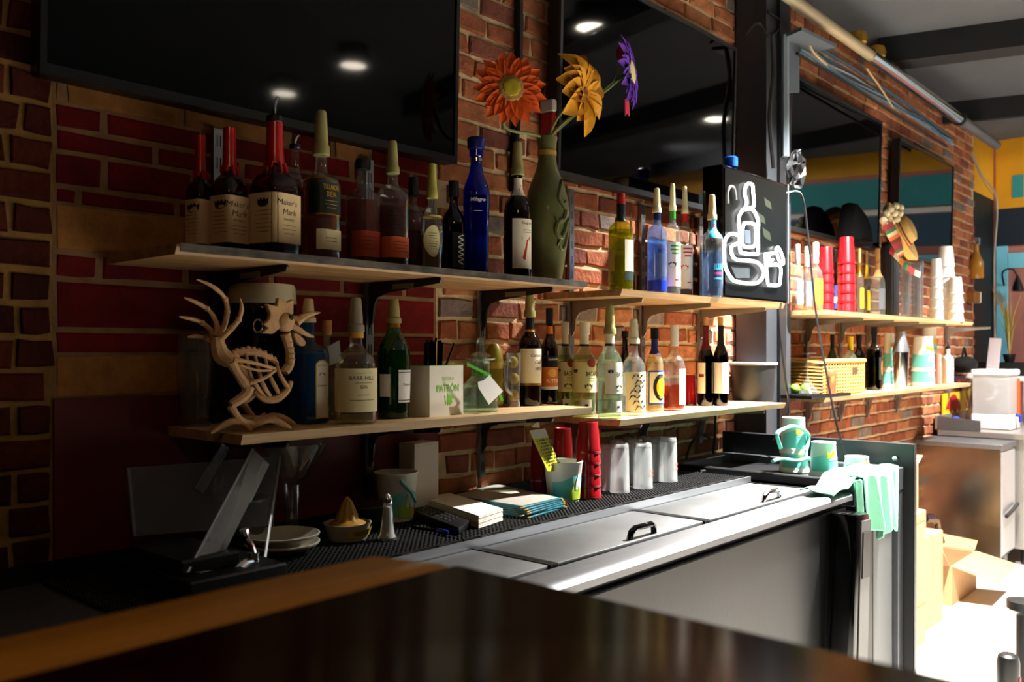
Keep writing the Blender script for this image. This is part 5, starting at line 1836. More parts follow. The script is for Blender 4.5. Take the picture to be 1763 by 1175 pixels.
GLS = [(1558, 18, 462, -.24), (1577, 18, 458, -.24), (1560, 16, 452, -.13), (1582, 16, 450, -.13)]
for i, (px, pw, top, Y) in enumerate(GLS):
    g = at(px, 600, Y)
    t = thing('tall_glass', ['front left tall clear glass under the straw hat', 'front right tall clear glass under the straw hat', 'back left tall clear glass under the straw hat', 'back right tall clear glass under the straw hat'][i],
              'glass', (g.x, Y, S5), group='clear glasses on the far upper shelf')
    rr = .5 * pw * depth_y(px, Y) / FPX / 1.1
    hc = at(px, top, Y).z - S5
    MB().lathe([(rr * .9, 0), (rr * .92, .01), (rr, hc), (rr * .95, hc), (rr * .82, .014)], 20).build('glass_body', GLASS_LT, t)

# straw hat with striped band and ribbon, hung on the glasses
HY = -.26
hc = at(1546, 402, HY)
hat = thing('straw_hat', 'small straw sombrero with striped woven band tipped up on the far shelf', 'hat', hc)
STRAW = pbr('hat_straw', '#c8a05a', rough=.75, var=.12, scale=60, bump=.3, bscale=160)
hs = depth_y(1546, HY) / FPX
nrm = Vector((.12, -.88, .38)).normalized()
uu = nrm.cross(Vector((0, 0, 1))).normalized()
vv = nrm.cross(uu) * -1
rotm = Matrix((uu, nrm.cross(uu), nrm)).transposed().to_4x4()
MB().lathe([(.001, 26 * hs * 1.0), (12 * hs, 27 * hs), (22 * hs, 23 * hs), (27 * hs, 10 * hs), (29 * hs, 0)], 28).xform(rotm).build('crown', STRAW, hat, solid=.003)
brim = MB().lathe([(29 * hs, 0), (38 * hs, -5 * hs), (50 * hs, -3 * hs), (56 * hs, 8 * hs), (54 * hs, 10 * hs), (44 * hs, 2 * hs)], 32, rf=lambda a, z: 1 + .0 * a)
brim.f = brim.f[:-2]
brim.xform(rotm).build('brim', STRAW, hat)
for i, c in enumerate(('#8a1a1a', '#2f6a3a', '#c8541a', '#d8b060', '#7a1f24')):
    z0_, z1_ = (1 + 2.4 * i) * hs, (3.3 + 2.4 * i) * hs
    o = MB().lathe([(29.6 * hs - i * .35 * hs, z0_), (29.2 * hs - i * .5 * hs, z1_)], 28).xform(rotm)
    o.f = o.f[:-2]
    o.build('woven_stripe', pbr('stripe_%d' % i, c, rough=.8), hat)
for a, c in ((1521, 380), (1526, 368), (1533, 360), (1542, 355), (1550, 358), (1530, 374), (1540, 367), (1549, 368), (1535, 382), (1524, 389), (1544, 377)):
    MB().ball(at(a, c, HY - .035) - hc, 6.5 * hs, 8, 6).build('wool_trim', pbr('wool_cream', '#e0cfa8', rough=.95), hat)
sp_ = [Vector(p) - hc for p in (at(1527, 386, HY - .06), at(1537, 406, HY - .06), at(1549, 428, HY - .06), at(1556, 440, HY - .05))]
sp_ = spline(sp_, 4)
for i in range(len(sp_) - 1):
    wv = (at(1539, 400, HY - .06) - at(1530, 405, HY - .06)) * .9
    MB().slab([sp_[i] - wv, sp_[i + 1] - wv, sp_[i + 1] + wv, sp_[i] + wv], (0, -.004, 0)).build('serape_stripe', pbr('serape_%d' % (i % 6), ['#8a1a1a', '#7a1f24', '#2f5a34', '#b8a878', '#c8541a', '#5a2418'][i % 6], rough=.85), hat, smooth=False)
rib = [at(1532, 430, HY - .02), at(1548, 446, HY - .02), at(1562, 462, HY - .02), at(1584, 474, HY - .02)]
for i in range(6):
    f0, f1 = i / 6, (i + 1) / 6
    pl = spline([p - hc for p in rib], 8)
    n_ = len(pl) - 1
    a, b_ = pl[int(f0 * n_)], pl[int(f1 * n_)]
    wv = Vector((.012, 0, .016))
    MB().slab([a - wv, b_ - wv, b_ + wv, a + wv], (0, -.002, 0)).build('ribbon_stripe', pbr('ribbon_%d' % (i % 4), ['#a83232', '#c8c0a0', '#c87a2a', '#3a7a4a'][i % 4], rough=.8), hat, smooth=False)

# black felt hat lying on the red stack
g = at(1476, 408, -.17)
t = thing('felt_hat', 'black felt hat with a peaked crown resting on the tall red stack', 'hat', g)
hs = depth_y(1476, -.17) / FPX
pl = [(-66, -12), (-60, 6), (-50, 36), (-42, 54), (-30, 55), (4, 42), (24, 26), (36, 6), (38, -12)]
mb = MB()
rings = []
for k, (dy, sc) in enumerate(((-.05, .72), (-.035, .94), (0, 1), (.035, .94), (.05, .72))):
    rings.append([Vector((x * hs * sc, dy, y * hs * sc)) for x, y in pl])
vs = [p for r in rings for p in r]
n_ = len(pl)
fs = []
for i in range(4):
    for j in range(n_):
        j2 = (j + 1) % n_
        fs.append((i * n_ + j, i * n_ + j2, (i + 1) * n_ + j2, (i + 1) * n_ + j))
fs += [tuple(range(n_))[::-1], tuple(4 * n_ + j for j in range(n_))]
mb.add(vs, fs).build('crown', pbr('black_felt', '#060607', rough=.95, spec=.1), t, angle=25, bevel=.004)
MB().lathe([(.02, -12 * hs), (46 * hs, -13 * hs), (50 * hs, -10 * hs), (44 * hs, -9 * hs), (.02, -9 * hs)], 28).xform(Matrix.Diagonal((.9, .45, 1, 1))).build('brim', pbr('black_felt', '#060607'), t)

# foam cup tower
for j, (px, pw, top, Y, n) in enumerate(((1628, 38, 425, -.20, 6), (1645, 30, 478, -.27, 4), (1612, 26, 446, -.26, 5))):
    d = depth_y(px, Y)
    R = .5 * pw * d / FPX / 1.12
    H = at(px, top, Y).z - S5
    g = at(px, 600, Y)
    h1 = H / (1 + .55 * (n - 1))
    for i in range(n):
        nm_ = ['tall middle', 'right front', 'left front'][j]
        pos = ['lowest', 'second lowest', 'third', 'fourth', 'fifth', 'topmost'][i] if i < n - 1 else 'topmost'
        t = thing('foam_cup', pos + ' white foam cup in the ' + nm_ + ' tower on the far shelf', 'cup', (g.x, Y, S5 + .55 * h1 * i), group='white foam cup towers on the far shelf')
        sc = 1 - .03 * i
        MB().lathe([(R * sc, 0), (R * sc, .008), (R * sc * .95, .010), (R * sc * .74, h1), (R * sc * .68, h1 - .003)], 24).build('cup', WHITE, t)
        if i % 2 == 0:
            MB().lathe([(R * sc * .915, h1 * .2), (R * sc * .865, h1 * .45)], 24).build('green_print', pbr('green_dot_print', '#3f9a6a', rough=.5), t)
            t.children[-1].data.polygons
g = at(1680, 466, -.05)
t = thing('amber_lamp_bottle', 'amber glass bottle with bright top fixed near the end of the brick', 'bottle', tuple(atx(1681, 480, 7.2)))
MB().lathe([(.045, 0), (.05, .01), (.05, .12), (.03, .17), (.018, .20), (.018, .25)], 18).build('bottle_body', pbr('amber_lacquer', '#a8742a', rough=.2), t)
MB().lathe([(.022, .25), (.028, .255), (.028, .30), (.02, .305)], 14).build('bright_cap', CHROME, t)
t = thing('brass_block', 'brown wooden block with a pale end on the brick below the amber bottle', 'block', tuple(atx(1672, 522, 7.2)))
MB().box(-.10, .05, -.05, .05, 0, .085).build('block', pbr('brown_block', '#8a5a24', rough=.5), t, bevel=.006)
MB().box(.05, .085, -.05, .05, 0, .085).build('end_cap', CREAM2, t, bevel=.006)

# ================================================================== FAR LOWER SHELF
g = at(1396, 600, -.25)
t = thing('bar_tray', 'black lattice bar tray at the left end of the far lower shelf', 'tray', (g.x, -.30, S6))
MB().box(-.14, .30, -.012, .22, 0, .006).build('tray_base', RUBBER, t, smooth=False)
mb = MB()
for k in range(22):
    mb.box(-.14 + k * .02, -.135 + k * .02, -.014, .222, .006, .014)
for k in range(11):
    mb.box(-.14, .30, -.012 + k * .022, -.007 + k * .022, .006, .012)
mb.build('lattice', RUBBER, t, smooth=False)
g = at(1390, 600, -.20)
t = thing('martini_glass', 'martini glass standing upside down over two limes', 'glass', (g.x, -.20, S6 + .014))
k_ = depth_y(1390, -.20) / FPX
rr, hh2 = 23 * k_ / 1.05, at(1390, 608, -.20).z - S6 - .014
MB().lathe([(rr, 0), (rr * 1.01, .001), (.006, hh2 * .38), (.0045, hh2 * .42), (.0045, hh2 * .95), (.012, hh2 * .97), (rr * .68, hh2 * .985), (rr * .68, hh2), (.004, hh2)], 28).build('glass_body', GLASS_LT, t)
LIME = pbr('lime_skin', '#6a9a2a', rough=.4, bump=.2, bscale=140)
for px, Y, lb in ((1387, -.20, 'lime under the upturned martini glass'), (1369, -.17, 'lime left of the upturned martini glass')):
    g = at(px, 600, Y)
    o = MB().ball((0, 0, 0), .022, 14, 10, (1.1, 1, 1)).build('lime', LIME)
    o.location = (g.x, Y, S6 + .014 + .022)
    tag(o, lb, 'lime', 'limes on the bar tray')
tumbler_stack('copper_cup', 'tapered copper cup in front of the wicker basket', 1428, 23, 637, -.275, S6, 1, None, mat=pbr('copper', '#d08a5a', rough=.3, metal=.8), taper=1.12)
# basket
g = at(1453, 600, -.20)
bw = (at(1488, 600, -.27).x - at(1417, 600, -.27).x)
t = thing('wicker_basket', 'square wicker basket holding bottles on the far lower shelf', 'basket', (at(1417, 600, -.27).x, -.27, S6))
bh = at(1450, 622, -.27).z - S6
bd = .20
ns = 9
MB().box(0, bw, .006, .012, .004, bh - .006).box(0, bw, bd - .012, bd - .006, .004, bh - .006).box(.006, .012, .012, bd - .012, .004, bh - .006).box(bw - .012, bw - .006, .012, bd - .012, .004, bh - .006).box(0, bw, .012, bd - .012, .002, .008).build('lining', pbr('wicker_dark', '#7a5424', rough=.8), t, smooth=False)
for i in range(ns):
    z = .01 + i * (bh - .02) / ns
    MB().tube([(0, .003, z), (bw, .003, z), (bw, bd, z), (0, bd, z)], .0062, 5, True).build('woven_strand', WICKER, t)
mb = MB()
for i in range(16):
    x = .012 + i * (bw - .024) / 15
    mb.box(x - .003, x + .003, -.005, -.001, .004, bh - .008)
mb.build('upright_cane', WICKER, t, smooth=False)
MB().tube([(0, 0, bh), (bw, 0, bh), (bw, bd, bh), (0, bd, bh)], .011, 8, True).build('rim', WICKER, t)
MB().box(bw * .66, bw * .80, -.006, -.004, bh * .62, bh * .80).build('hand_hole', pbr('wicker_hole', '#3a2410', rough=.9), t, smooth=False)
for px, pw, top, Y, lb, gl_, cp in ((1433, 12, 576, -.17, 'green wine bottle neck rising from the left of the wicker basket', GLASS_GREEN, BLACK), (1464, 16, 580, -.19, 'pale bottle with yellow neck in the wicker basket', GLASS_MINT, YELLOWINK),
                                    (1479, 16, 576, -.17, 'dark bottle with red seal in the right of the wicker basket', GLASS_BLACK, BLACK)):
    b = Bottle('wine_bottle', lb, px, pw * 1.5, top, Y, S6 + .010, 'wine', gl_, None, .5, .06, group='bottles in the wicker basket')
    b.band(.80, .985, cp, 'capsule', .001)
    b.cap('screw', cp)
b = Bottle('liqueur_bottle', 'big black square liqueur bottle with orange crest beside the basket', 1505, 27, 563, -.21, S6, 'square_shoulder', GLASS_BLACK, None, .5, .07, p=3.5, wk=.95)
b.patch(.18, .56, pbr('dark_green_label', '#16281a', rough=.5), -85, 40)
b.patch(.26, .50, pbr('orange_crest', '#c8642a', rough=.5), -70, 22, oval=True, off=.0012, name='crest')
b.band(.74, .98, pbr('dark_foil', '#101410', rough=.3), 'capsule', .001)
b.cap('screw', BLACK)


def party_cups(px, pw, top, Y, n, nm_, z0=S6, name='paper_bucket'):
    d = depth_y(px, Y)
    u, _ = uv(px, 0)
    R = .5 * pw * d / FPX / math.sqrt(1 + u * u)
    H = at(px, top, Y).z - z0
    g = at(px, 600, Y)
    h1 = H / (1 + .42 * (n - 1))
    for i in range(n):
        pos = 'single' if n == 1 else ['lowest', 'middle', 'topmost'][i if i < n - 1 else 2]
        t = thing(name, pos + ' ' + nm_, 'bucket', (g.x, Y, z0 + .42 * h1 * i), group='teal and white paper buckets')
        sc = 1 - .03 * i
        prof = lambda a, b_: [(R * sc * (1 - .20 * a) * 1.0, h1 * a), (R * sc * (1 - .20 * b_) * 1.0, h1 * b_)]
        MB().lathe([(R * sc, 0), (R * sc * 1.03, .002), (R * sc * 1.03, .010), (R * sc * .99, .012), (R * sc * .80, h1), (R * sc * .74, h1 - .004)], 30).build('cup', pbr('bucket_white', '#e9ebe2', rough=.5), t)
        for (za, zb, a0, a1, m_) in ((.12, .52, 0, 360, TEAL), (.50, .60, 200, 330, pbr('mint_print', '#8fd8cc', rough=.5)), (.56, .72, 215, 262, YELLOWINK), (.60, .66, 262, 280, ORANGEINK), (.30, .42, 225, 300, pbr('pale_print', '#cfeee6', rough=.5))):
            mb = MB()
            sgn = .05 if m_ is TEAL else .03
            mb.grid(lambda s, t_: Vector(((R * sc * (1 - .20 * (za + (zb - za) * t_)) + .0016) * math.cos(R_(a0 + (a1 - a0) * s)), (R * sc * (1 - .20 * (za + (zb - za) * t_)) + .0016) * math.sin(R_(a0 + (a1 - a0) * s)), h1 * (za + (zb - za) * t_) + sgn * h1 * math.sin(9 * s) * t_)), 24, 2)
            mb.build('printed_band', m_, t)
    return R, h1, g


party_cups(1531, 22, 574, -.16, 2, 'teal patterned paper bucket between liqueur bottle and shaker')
g = at(1551, 600, -.24)
t = thing('cocktail_shaker', 'stainless cocktail shaker in front of the teal buckets on the far lower shelf', 'shaker', (g.x, -.24, S6))
rr = .5 * 29 * depth_y(1551, -.24) / FPX / 1.09
hc_ = at(1551, 571, -.24).z - S6
MB().lathe([(rr * .80, 0), (rr * .84, .004), (rr, hc_ * .62), (rr * 1.02, hc_ * .64)], 28).build('tin', CHROME, t)
MB().lathe([(rr * 1.03, hc_ * .64), (rr * .97, hc_ * .70), (rr * .62, hc_ * .90), (rr * .55, hc_ * .93), (rr * .5, hc_)], 28).build('top', STEEL, t)
party_cups(1589, 42, 580, -.22, 2, 'teal and white paper bucket in the wide far stack right of the shaker')
party_cups(1600, 30, 565, -.085, 2, 'teal paper bucket in the taller stack behind the wide far stack')
tumbler_stack('plastic_tumbler', 'pale red tumbler just left of the white bottle on the far lower shelf', 1615, 14, 610, -.20, S6, 1, None, mat=pbr('pale_red_plastic', '#d88a80', rough=.3))
b = Bottle('spirit_bottle', 'white bottle at the far end of the lower shelf', 1632, 20, 585, -.22, S6, 'tall_shoulder', WHITE, None, .5, .2)
b.cap('spout', CHROME)

# ================================================================== ON THE BACK BAR
# garnish caddy with clear lids
cd = thing('garnish_caddy', 'black garnish caddy with its clear acrylic lids standing open', 'caddy', (.80, -.40, MATZ))
CO2 = Vector(cd.location)
MB().box(-.03, .17, -.01, .27, 0, .035).build('tray', BLACK, cd, bevel=.004)
MB().box(-.02, .10, .04, .25, .035, .062).build('bin', BLACK, cd, bevel=.004)


def plateq(name, px4, Ys, th, mat, parent, o):
    q = [at(a, b_, y) - o for (a, b_), y in zip(px4, Ys)]
    nrm_ = (q[1] - q[0]).cross(q[3] - q[0]).normalized() * th
    return MB().slab(q, nrm_).build(name, mat, parent, smooth=False)


EDGE = glassy('acrylic_edge', '#c8ccd0', base=.15, edge=.5, power=1.5, rough=.3, haze=.35, hcol='#c8ccd0')
plateq('clear_lid', [(221, 806), (484, 786), (470, 905), (232, 924)], [-.14, -.14, -.16, -.16], .004, ACRYLIC, cd, CO2)
plateq('lid_edge', [(219, 806), (224, 806), (235, 924), (230, 924)], [-.145, -.145, -.165, -.165], .005, EDGE, cd, CO2)
plateq('lid_edge', [(481, 786), (485, 786), (456, 980), (452, 980)], [-.145, -.145, -.30, -.30], .005, EDGE, cd, CO2)
plateq('clear_flap', [(383, 764), (396, 772), (350, 850), (337, 842)], [-.18, -.18, -.16, -.16], .004, ACRYLIC, cd, CO2)
plateq('clear_flap', [(435, 773), (463, 799), (369, 988), (323, 985)], [-.22, -.22, -.36, -.36], .004, ACRYLIC, cd, CO2)
plateq('lid_edge', [(435, 772), (438, 774), (326, 986), (322, 985)], [-.225, -.225, -.365, -.365], .004, EDGE, cd, CO2)
plateq('lid_edge', [(452, 793), (464, 800), (432, 866), (421, 860)], [-.226, -.226, -.27, -.27], .004, EDGE, cd, CO2)
tb = thing('plastic_tub', 'cloudy plastic tub with a bail handle seen through the acrylic lids', 'tub', (at(412, 900, -.09).x, -.085, MATZ))
MB().lathe([(.052, 0), (.056, .005), (.066, .105), (.070, .107), (.070, .112), (.064, .112), (.052, .008)], 30).build('tub', glassy('cloudy_plastic', '#9a9a94', base=.10, edge=.4, rough=.4, haze=.3), tb)
MB().tube(spline([Vector((.066, -.01, .10)), Vector((.074, -.02, .06)), Vector((.070, -.03, .02)), Vector((.058, -.04, .012))], 5), .003, 6).build('bail', CHROME, tb)
# little chrome tap
g = atz(437, 992, .925)
tp = thing('small_tap', 'small chrome lever tap just behind the golden bar edge', 'tap', (g.x, g.y, MATZ if g.y > -.40 else RAILZ - .010))
MB().lathe([(.018, 0), (.018, .02), (.012, .028), (.010, .045), (.012, .05)], 16).build('body', CHROME, tp)
MB().tube(spline([Vector((0, 0, .045)), Vector((-.006, 0, .065)), Vector((-.018, .0, .085)), Vector((-.022, 0, .098))], 5), [.006] * 11 + [.009] * 5, 8).build('lever', CHROME, tp)
MB().tube(spline([Vector((0, 0, .03)), Vector((-.03, -.01, .035)), Vector((-.055, -.02, .022)), Vector((-.058, -.02, .005))], 5), .009, 10).build('spout', CHROME, tp)
g = atz(466, 978, .935)
o = MB().lathe([(.010, 0), (.020, .004), (.022, .018), (.016, .032), (.006, .036)], 16).build('bottle_stopper', pbr('red_stopper', '#b01a1a', rough=.35))
o.location = (g.x, g.y, RAILZ - .010)
tag(o, 'small red stopper beside the chrome tap', 'stopper')
# plates
g = at(486, 960, -.20)
for i, lb in enumerate(('white plate under the other plate behind the bar edge', 'white plate on top of another behind the bar edge')):
    pR = .5 * 132 * depth_y(486, -.20) / FPX / 1.03
    o = MB().lathe([(pR * .55, 0), (pR * .62, .003), (pR * .98, .020), (pR, .024), (pR * .96, .025), (pR * .62, .010), (pR * .5, .008), (.001, .008)], 36).build('plate', pbr('plate_white', '#cfcab8', rough=.3))
    o.location = (g.x, -.20, MATZ + .018 * i)
    tag(o, lb, 'plate', 'stacked white plates')
# margarita goblet
g = at(503, 900, -.09)
t = thing('margarita_glass', 'large stemmed margarita glass in the shade under the lower shelf', 'glass', (g.x, -.09, MATZ))
k_ = depth_y(503, -.09) / FPX
hG = at(503, 762, -.09).z - MATZ
MB().lathe([(38 * k_, 0), (36 * k_, .003), (14 * k_, .012), (12 * k_, .03), (13 * k_, hG * .56), (20 * k_, hG * .60), (30 * k_, hG * .66), (34 * k_, hG * .72), (56 * k_, hG * .92), (62 * k_, hG), (58 * k_, hG), (30 * k_, hG * .72)], 32).build('glass_body', GLASS_LT, t)
# juicer
g = at(598, 930, -.19)
t = thing('citrus_juicer', 'glass dish with yellow label and a wooden-coloured citrus reamer', 'juicer', (g.x, -.19, MATZ))
k_ = depth_y(598, -.19) / FPX
rr = 41 * k_
MB().lathe([(rr * .80, 0), (rr * .84, .004), (rr * .98, .034), (rr * 1.02, .038), (rr * .96, .038), (rr * .80, .008)], 32).build('dish', pbr('juicer_dish', '#b8b09a', rough=.25), t)
mb = MB()
mb.grid(lambda s, t_: Vector(((rr * (.86 + .11 * t_) + .003) * math.cos(R_(-125 + 95 * s)), (rr * (.86 + .11 * t_) + .003) * math.sin(R_(-125 + 95 * s)), .010 + .018 * t_)), 12, 2)
o = mb.build('dish_label', pbr('yellow_tin_label', '#c8b024', rough=.5), t)
rr2 = rr * .95
for zq in (.015, .019, .023):
    MB().grid(lambda s, t_: Vector(((rr * (.86 + .11 * (zq - .010) / .018) + .0042) * math.cos(R_(-112 + 50 * s)), (rr * (.86 + .11 * (zq - .010) / .018) + .0042) * math.sin(R_(-112 + 50 * s)), zq + .0014 * t_)), 8, 1).build('print_line', INK, o, smooth=False)
MB().lathe([(rr * .78, .036), (rr * .70, .040), (rr * .44, .046), (rr * .40, .058), (rr * .20, .086), (.002, .098)], 32, rf=lambda a, z: 1 + (.10 * math.cos(8 * a) if z > .042 else 0)).build('reamer', pbr('reamer_yellow', '#b8892c', rough=.45), t, angle=60)
# salt shaker
g = at(667, 900, -.265)
t = thing('salt_shaker', 'flared glass salt shaker with chrome dome at the front of the mat', 'shaker', (g.x, -.265, MATZ))
k_ = depth_y(667, -.265) / FPX
hs_ = at(667, 850, -.265).z - MATZ
MB().lathe([(17 * k_, 0), (17 * k_, .006), (13 * k_, .014), (10 * k_, hs_ * .4), (8 * k_, hs_ * .78), (7.6 * k_, hs_ * .80)], 24, rf=lambda a, z: 1 + .03 * math.cos(8 * a)).build('glass_body', GLASS_LT, t)
MB().lathe([(14 * k_, .005), (11 * k_, .014), (8.6 * k_, hs_ * .4), (7 * k_, hs_ * .70)], 20).build('salt', pbr('salt', '#d8d6d0', rough=.9), t)
MB().lathe([(8.4 * k_, hs_ * .78), (8.6 * k_, hs_ * .80), (8.2 * k_, hs_ * .88), (5 * k_, hs_ * .96), (2 * k_, hs_)], 20).build('dome_cap', CHROME, t)
# black bowl
g = at(640, 880, -.12)
t = thing('bowl', 'black bowl behind the salt shaker', 'bowl', (at(634, 880, -.135).x, -.135, MATZ))
MB().lathe([(.030, 0), (.034, .004), (.052, .040), (.058, .058), (.054, .058), (.030, .008)], 32).build('bowl', BLACK, t)
MB().lathe([(.054, .057), (.060, .058), (.060, .062), (.054, .062)], 32).build('rim', pbr('bowl_rim', '#3a2a26', rough=.3), t)
# bucket with teal strap
def paper_pail(px, pw_t, pw_b, top, Y, label, z0, strap):
    d = depth_y(px, Y)
    u, _ = uv(px, 0)
    k = d / FPX / math.sqrt(1 + u * u)
    Rt, Rb = .5 * pw_t * k, .5 * pw_b * k
    H = at(px, top, Y).z - z0
    t = thing('paper_pail', label, 'pail', (at(px, 600, Y).x, Y, z0))
    MB().lathe([(Rb, 0), (Rb * 1.01, .003), (Rt, H - .006), (Rt * 1.03, H - .004), (Rt * 1.03, H), (Rt * .97, H - .001), (Rb * .95, .006)], 32).build('pail', pbr('bucket_white', '#e9ebe2'), t, angle=50)
    rad_ = lambda z: Rb + (Rt - Rb) * z / H
    for (za, zb, a0, a1, m_, wv) in ((.10, .58, 180, 360, TEAL, .08), (.06, .42, 236, 285, pbr('lime_print2', '#a8c83a', rough=.5), .14), (.05, .24, 282, 318, YELLOWINK, .10), (.30, .62, 262, 290, pbr('pale_print', '#cfeee6'), .1)):
        off = .0012 if m_ is TEAL else .002
        mb = MB()
        mb.grid(lambda s, t_: Vector(((rad_(H * (za + (zb - za) * t_)) + off) * math.cos(R_(a0 + (a1 - a0) * s)), (rad_(H * (za + (zb - za) * t_)) + off) * math.sin(R_(a0 + (a1 - a0) * s)), H * (za + (zb - za) * t_ + wv * t_ * math.sin(8 * s + a0)))), 20, 3)
        mb.build('printed_band', m_, t)
    if strap:
        q = t.location
        a, b_ = strap
        pa_, pb_ = at(*a, Y - Rt * .9) - q, at(*b_, Y - Rt * 1.05) - q
        MB().tube([pa_, (pa_ + pb_) / 2 + Vector((.002, -.008, 0)), pb_], .005, 8).build('strap_handle', TEAL, t)
    return t


paper_pail(682, 74, 56, 812, -.095, 'white paper pail with teal print and strap, in the shade beside the white box', MATZ, ((690, 829), (716, 865)))
# white box
bq = [atz(674, 880, MATZ), atz(712, 884, MATZ)]
p0, p1 = at(714, 880, -.085), at(755, 880, -.075)
t = thing('white_box', 'tall plain white carton against the brick under the lower shelf', 'box', (p0.x, -.085, MATZ), R_(6))
wB = (p1 - p0).length
hB = at(714, 766, -.085).z - MATZ
MB().box(0, wB, 0, .058, 0, hB).build('carton', pbr('carton_white', '#d8cfc4', rough=.6), t, bevel=.0015)
MB().box(.001, wB - .001, .001, .057, hB, hB + .0015).build('top_flap', pbr('carton_white', '#d8cfc4'), t, smooth=False)
MB().box(wB * .02, wB * .98, -.0004, .0006, hB * .965, hB * .968).build('flap_seam', pbr('seam_grey', '#8a8078', rough=.7), t, smooth=False)
# menus
base = at(868, 880, -.22)
MENU_T = pbr('menu_cover_teal', '#155a66', rough=.4)
MENU_G = pbr('menu_page_grey', '#a8a298', rough=.35)
c4 = [atz(768, 872, MATZ), atz(905, 894, MATZ), atz(974, 876, MATZ), atz(850, 848, MATZ)]
for i in range(6):
    z = MATZ + .005 * i
    rg = random.Random(20 + i)
    o_ = (sum(c4, Vector((0, 0, 0))) / 4)
    t = thing('menu_folder', ['lowest', 'second', 'third', 'fourth', 'fifth', 'topmost'][i] + ' teal-edged menu folder in the pile on the bar mat', 'menu', (o_.x, o_.y, z), R_(rg.uniform(-4, 4)), 'piled teal menu folders')
    q = [Vector((p.x - o_.x, p.y - o_.y, 0)) * (1 - .012 * i) for p in c4]
    MB().slab(q, (0, 0, .0045)).build('cover', MENU_T, t, bevel=.001)
    q2 = [p * .93 + Vector((0, 0, .0045)) for p in q]
    MB().slab(q2, (0, 0, .0006)).build('page', MENU_G, t, smooth=False)
    for cidx in (1, 2):
        MB().tube([q[cidx] * .985 + Vector((-.008, 0, .0025)), q[cidx] * 1.0 + Vector((.002, 0, .0025)), q[cidx] * .985 + Vector((.006, .006, .0025))], .002, 6).build('metal_corner', GOLD, t)
# napkin stack
c4 = [atz(727, 876, MATZ), atz(824, 911, MATZ), atz(866, 897, MATZ), atz(775, 868, MATZ)]
o_ = (sum(c4, Vector((0, 0, 0))) / 4)
for i in range(8):
    t = MB().slab([Vector((p.x - o_.x, p.y - o_.y, 0)) * (1 - .004 * (i % 3)) for p in c4], (0, 0, .0036)).build('paper_napkin', pbr('napkin_white', '#ece6d4', rough=.9), None, bevel=.0008)
    t.location = (o_.x, o_.y, MATZ + .004 * i)
    tag(t, ['lowest', 'second', 'third', 'fourth', 'fifth', 'sixth', 'seventh', 'topmost'][i] + ' white paper napkin in the stack beside the remote control', 'napkin', 'stack of white paper napkins')
# remote control
c4 = [atz(703, 888, MATZ), atz(790, 922, MATZ), atz(811, 908, MATZ), atz(735, 880, MATZ)]
o_ = (sum(c4, Vector((0, 0, 0))) / 4)
t = thing('remote_control', 'black remote control with rows of buttons beside the napkins', 'remote control', (o_.x, o_.y, MATZ))
q = [Vector((p.x - o_.x, p.y - o_.y, 0)) for p in c4]
MB().slab(q, (0, 0, .018)).build('case', BLACK, t, bevel=.004, seg=2)
for i in range(9):
    for j in range(3):
        s, t_ = .10 + .66 * i / 8, .25 + .25 * j
        p = (q[0] * (1 - s) + q[1] * s) * (1 - t_) + (q[3] * (1 - s) + q[2] * s) * t_
        MB().lathe([(.004, .0178), (.0038, .0195), (.003, .020)], 8, c=p).build('button', pbr('button_grey', '#2a2b2e', rough=.5), t)
# pen
pa_, pb_ = atz(706, 908, MATZ + .005), atz(772, 917, MATZ + .005)
t = thing('ballpoint_pen', 'black pen with a bright blue end in front of the remote control', 'pen', pa_)
dv = pb_ - pa_
MB().tube([Vector((0, 0, 0)), dv * .1, dv * .72], [.0012, .004, .0045], 10).build('barrel', BLACKGLOSS, t)
MB().tube([dv * .72, dv * .97, dv], [.0047, .0047, .003], 10).build('blue_cap', pbr('pen_blue', '#1a22c8', rough=.3), t)
MB().tube([dv * .74 + Vector((0, 0, .005)), dv * .95 + Vector((0, 0, .006))], .0012, 6).build('clip', CHROME, t)

# paper pail holding a folded leaflet
pail = paper_pail(970, 66, 54, 793, -.235, 'bright paper pail with teal and yellow print holding a folded leaflet', MATZ, None)
g = pail.location.copy()
lf = thing('leaflet', 'yellow printed leaflet folded and stuck in the bright paper pail', 'leaflet', g + Vector((0, 0, .01)))
lo = Vector(lf.location)
YP = pbr('leaflet_yellow', '#c8c020', rough=.6)
LW = [at(a, c, y) - lo for (a, c), y in (((911, 742), -.26), ((938, 738), -.24), ((966, 812), -.235), ((943, 812), -.25))]
MB().slab(LW, (0, .001, 0)).build('printed_sheet', YP, lf, smooth=False)
MB().slab([LW[0] + Vector((0, -.001, 0)), LW[1] + Vector((0, -.001, 0)), LW[1] * .8 + LW[2] * .2 + Vector((0, -.001, 0)), LW[0] * .8 + LW[3] * .2 + Vector((0, -.001, 0))], (0, -.0005, 0)).build('blank_strip', pbr('leaflet_grey', '#bdb8a8', rough=.6), lf, smooth=False)
MB().slab([at(914, 736, -.245) - lo, at(930, 737, -.24) - lo, at(927, 726, -.24) - lo, at(926, 726, -.24) - lo], (0, .001, 0)).build('back_fold', CREAM, lf, smooth=False)
MB().slab([at(936, 738, -.24) - lo, at(938, 738, -.23) - lo, at(968, 812, -.225) - lo, at(965, 812, -.235) - lo], (.001, .001, 0)).build('side_fold', pbr('leaflet_yellow_dark', '#a8a018', rough=.6), lf, smooth=False)
ax_, dn_ = (LW[1] - LW[0]), (LW[3] - LW[0])
